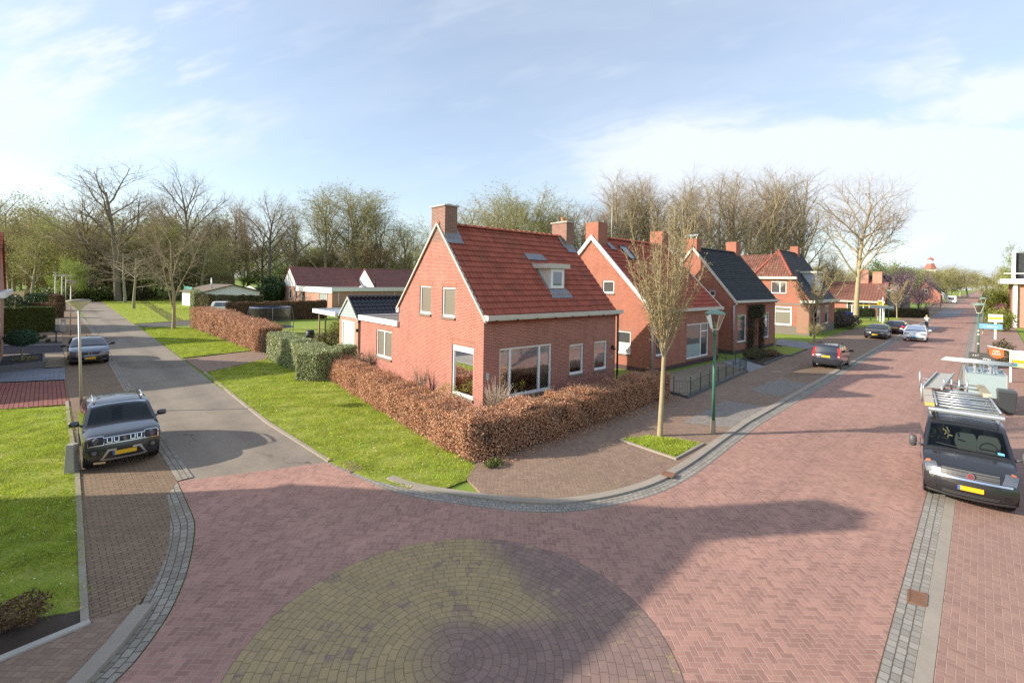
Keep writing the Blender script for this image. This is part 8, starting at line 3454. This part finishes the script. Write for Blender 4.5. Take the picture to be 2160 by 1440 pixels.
def cyclist():
    base = (80.5, 5.0, 0)
    bk = thing('bicycle', base, 0, 'dark bicycle ridden up the street behind the white car', 'bicycle')
    for x in (-.52, .52):
        mb = MB()
        pts = [Vector((x + .34 * math.cos(a), 0, .34 + .34 * math.sin(a))) for a in [2 * math.pi * k / 20 for k in range(21)]]
        mb.tube(pts, .025, 6, cap=False)
        mb.build('wheel', M['rubber'], bk)
    mb = MB()
    for p, q in (((-.52, 0, .34), (-.1, 0, .30)), ((-.52, 0, .34), (-.18, 0, .85)), ((-.1, 0, .30), (-.18, 0, .92)), ((-.1, 0, .30), (.38, 0, .82)), ((-.18, 0, .82), (.38, 0, .9)), ((.36, 0, 1.02), (.52, 0, .34))):
        mb.tube([p, q], .02, 6)
    mb.build('frame', M['black_metal'], bk)
    mb = MB()
    mb.tube([(.36, 0, 1.08), (.36, .28, 1.12), (.2, .3, 1.12)], .015, 6)
    mb.tube([(.36, 0, 1.08), (.36, -.28, 1.12), (.2, -.3, 1.12)], .015, 6)
    mb.build('handlebar', M['galv'], bk)
    mb = MB()
    mb.box((-.3, -.09, .93), (-.05, .09, .99))
    mb.build('saddle', M['black'], bk)
    t = thing('person', base, 0, 'cyclist in cream jacket and blue jeans riding behind the white car', 'person')
    J = dict(pelvis=(-.17, 0, 1.03), spine=(-.12, 0, 1.25), chest=(-.02, 0, 1.48), neck=(.05, 0, 1.64), head=(.08, 0, 1.74), crown=(.07, 0, 1.86),
             shl=(0, .19, 1.54), ell=(.1, .27, 1.30), hal=(.22, .29, 1.15), shr=(0, -.19, 1.54), elr=(.1, -.27, 1.30), har=(.22, -.29, 1.15),
             hipl=(-.15, .1, 1.0), knl=(.2, .12, .82), anl=(-.02, .12, .42), tol=(.14, .13, .36), hipr=(-.15, -.1, 1.0), knr=(.16, -.12, .62), anr=(-.12, -.12, .22), tor=(.05, -.13, .16))
    E_ = [('pelvis', 'spine'), ('spine', 'chest'), ('chest', 'neck'), ('neck', 'head'), ('head', 'crown'), ('chest', 'shl'), ('shl', 'ell'), ('ell', 'hal'), ('chest', 'shr'), ('shr', 'elr'), ('elr', 'har'),
          ('pelvis', 'hipl'), ('hipl', 'knl'), ('knl', 'anl'), ('anl', 'tol'), ('pelvis', 'hipr'), ('hipr', 'knr'), ('knr', 'anr'), ('anr', 'tor')]
    Rd = dict(pelvis=.15, spine=.15, chest=.16, neck=.06, head=.10, crown=.07, shl=.08, ell=.055, hal=.04, shr=.08, elr=.055, har=.04, hipl=.11, knl=.075, anl=.05, tol=.04, hipr=.11, knr=.075, anr=.05, tor=.04)
    person(t, J, E_, Rd, cloth_mat('cyclist clothes', [(0, (.05, .04, .04)), (.46, (.20, .26, .36)), (1.08, (.62, .55, .46)), (1.62, (.55, .33, .24))]))
    mb = MB()
    V, F = [], []
    for i in range(7):
        for k in range(10):
            a, p_ = 2 * math.pi * k / 10, math.pi * .62 * i / 6
            V.append((.06 + .125 * math.sin(p_) * math.cos(a), .115 * math.sin(p_) * math.sin(a), 1.79 + .125 * math.cos(p_)))
    for i in range(6):
        for k in range(10):
            F.append((i * 10 + k, i * 10 + (k + 1) % 10, (i + 1) * 10 + (k + 1) % 10, (i + 1) * 10 + k))
    mb.add(V, F)
    mb.build('hair', flat('blond hair', (.50, .36, .17), .8), t, smooth=True)


cyclist()


def driver():
    t = thing('person', (61.6, 4.72, 0), .02, 'driver in a yellow-green vest behind the windscreen of the white car', 'person')
    J = dict(pelvis=(2.05, .40, .62), spine=(2.1, .40, .85), chest=(2.12, .40, 1.05), neck=(2.1, .40, 1.2), head=(2.08, .40, 1.28), crown=(2.08, .40, 1.38),
             shl=(2.1, .58, 1.10), ell=(1.9, .62, .95), hal=(1.7, .52, 1.05), shr=(2.1, .22, 1.10), elr=(1.9, .18, .95), har=(1.7, .28, 1.05))
    E_ = [('pelvis', 'spine'), ('spine', 'chest'), ('chest', 'neck'), ('neck', 'head'), ('head', 'crown'), ('chest', 'shl'), ('shl', 'ell'), ('ell', 'hal'), ('chest', 'shr'), ('shr', 'elr'), ('elr', 'har')]
    Rd = dict(pelvis=.15, spine=.15, chest=.16, neck=.06, head=.10, crown=.075, shl=.08, ell=.055, hal=.04, shr=.08, elr=.055, har=.04)
    person(t, J, E_, Rd, cloth_mat('driver clothes', [(0, (.05, .05, .08)), (.75, (.45, .75, .05)), (1.19, (.45, .28, .21))]))
    mb = MB()
    V, F = [], []
    for i in range(6):
        for k in range(10):
            a, p_ = 2 * math.pi * k / 10, math.pi * .5 * i / 5
            V.append((2.09 + .12 * math.sin(p_) * math.cos(a), .40 + .11 * math.sin(p_) * math.sin(a), 1.32 + .11 * math.cos(p_)))
    for i in range(5):
        for k in range(10):
            F.append((i * 10 + k, i * 10 + (k + 1) % 10, (i + 1) * 10 + (k + 1) % 10, (i + 1) * 10 + k))
    mb.add(V, F)
    mb.build('hair', flat('dark hair', (.04, .03, .02), .8), t, smooth=True)


driver()
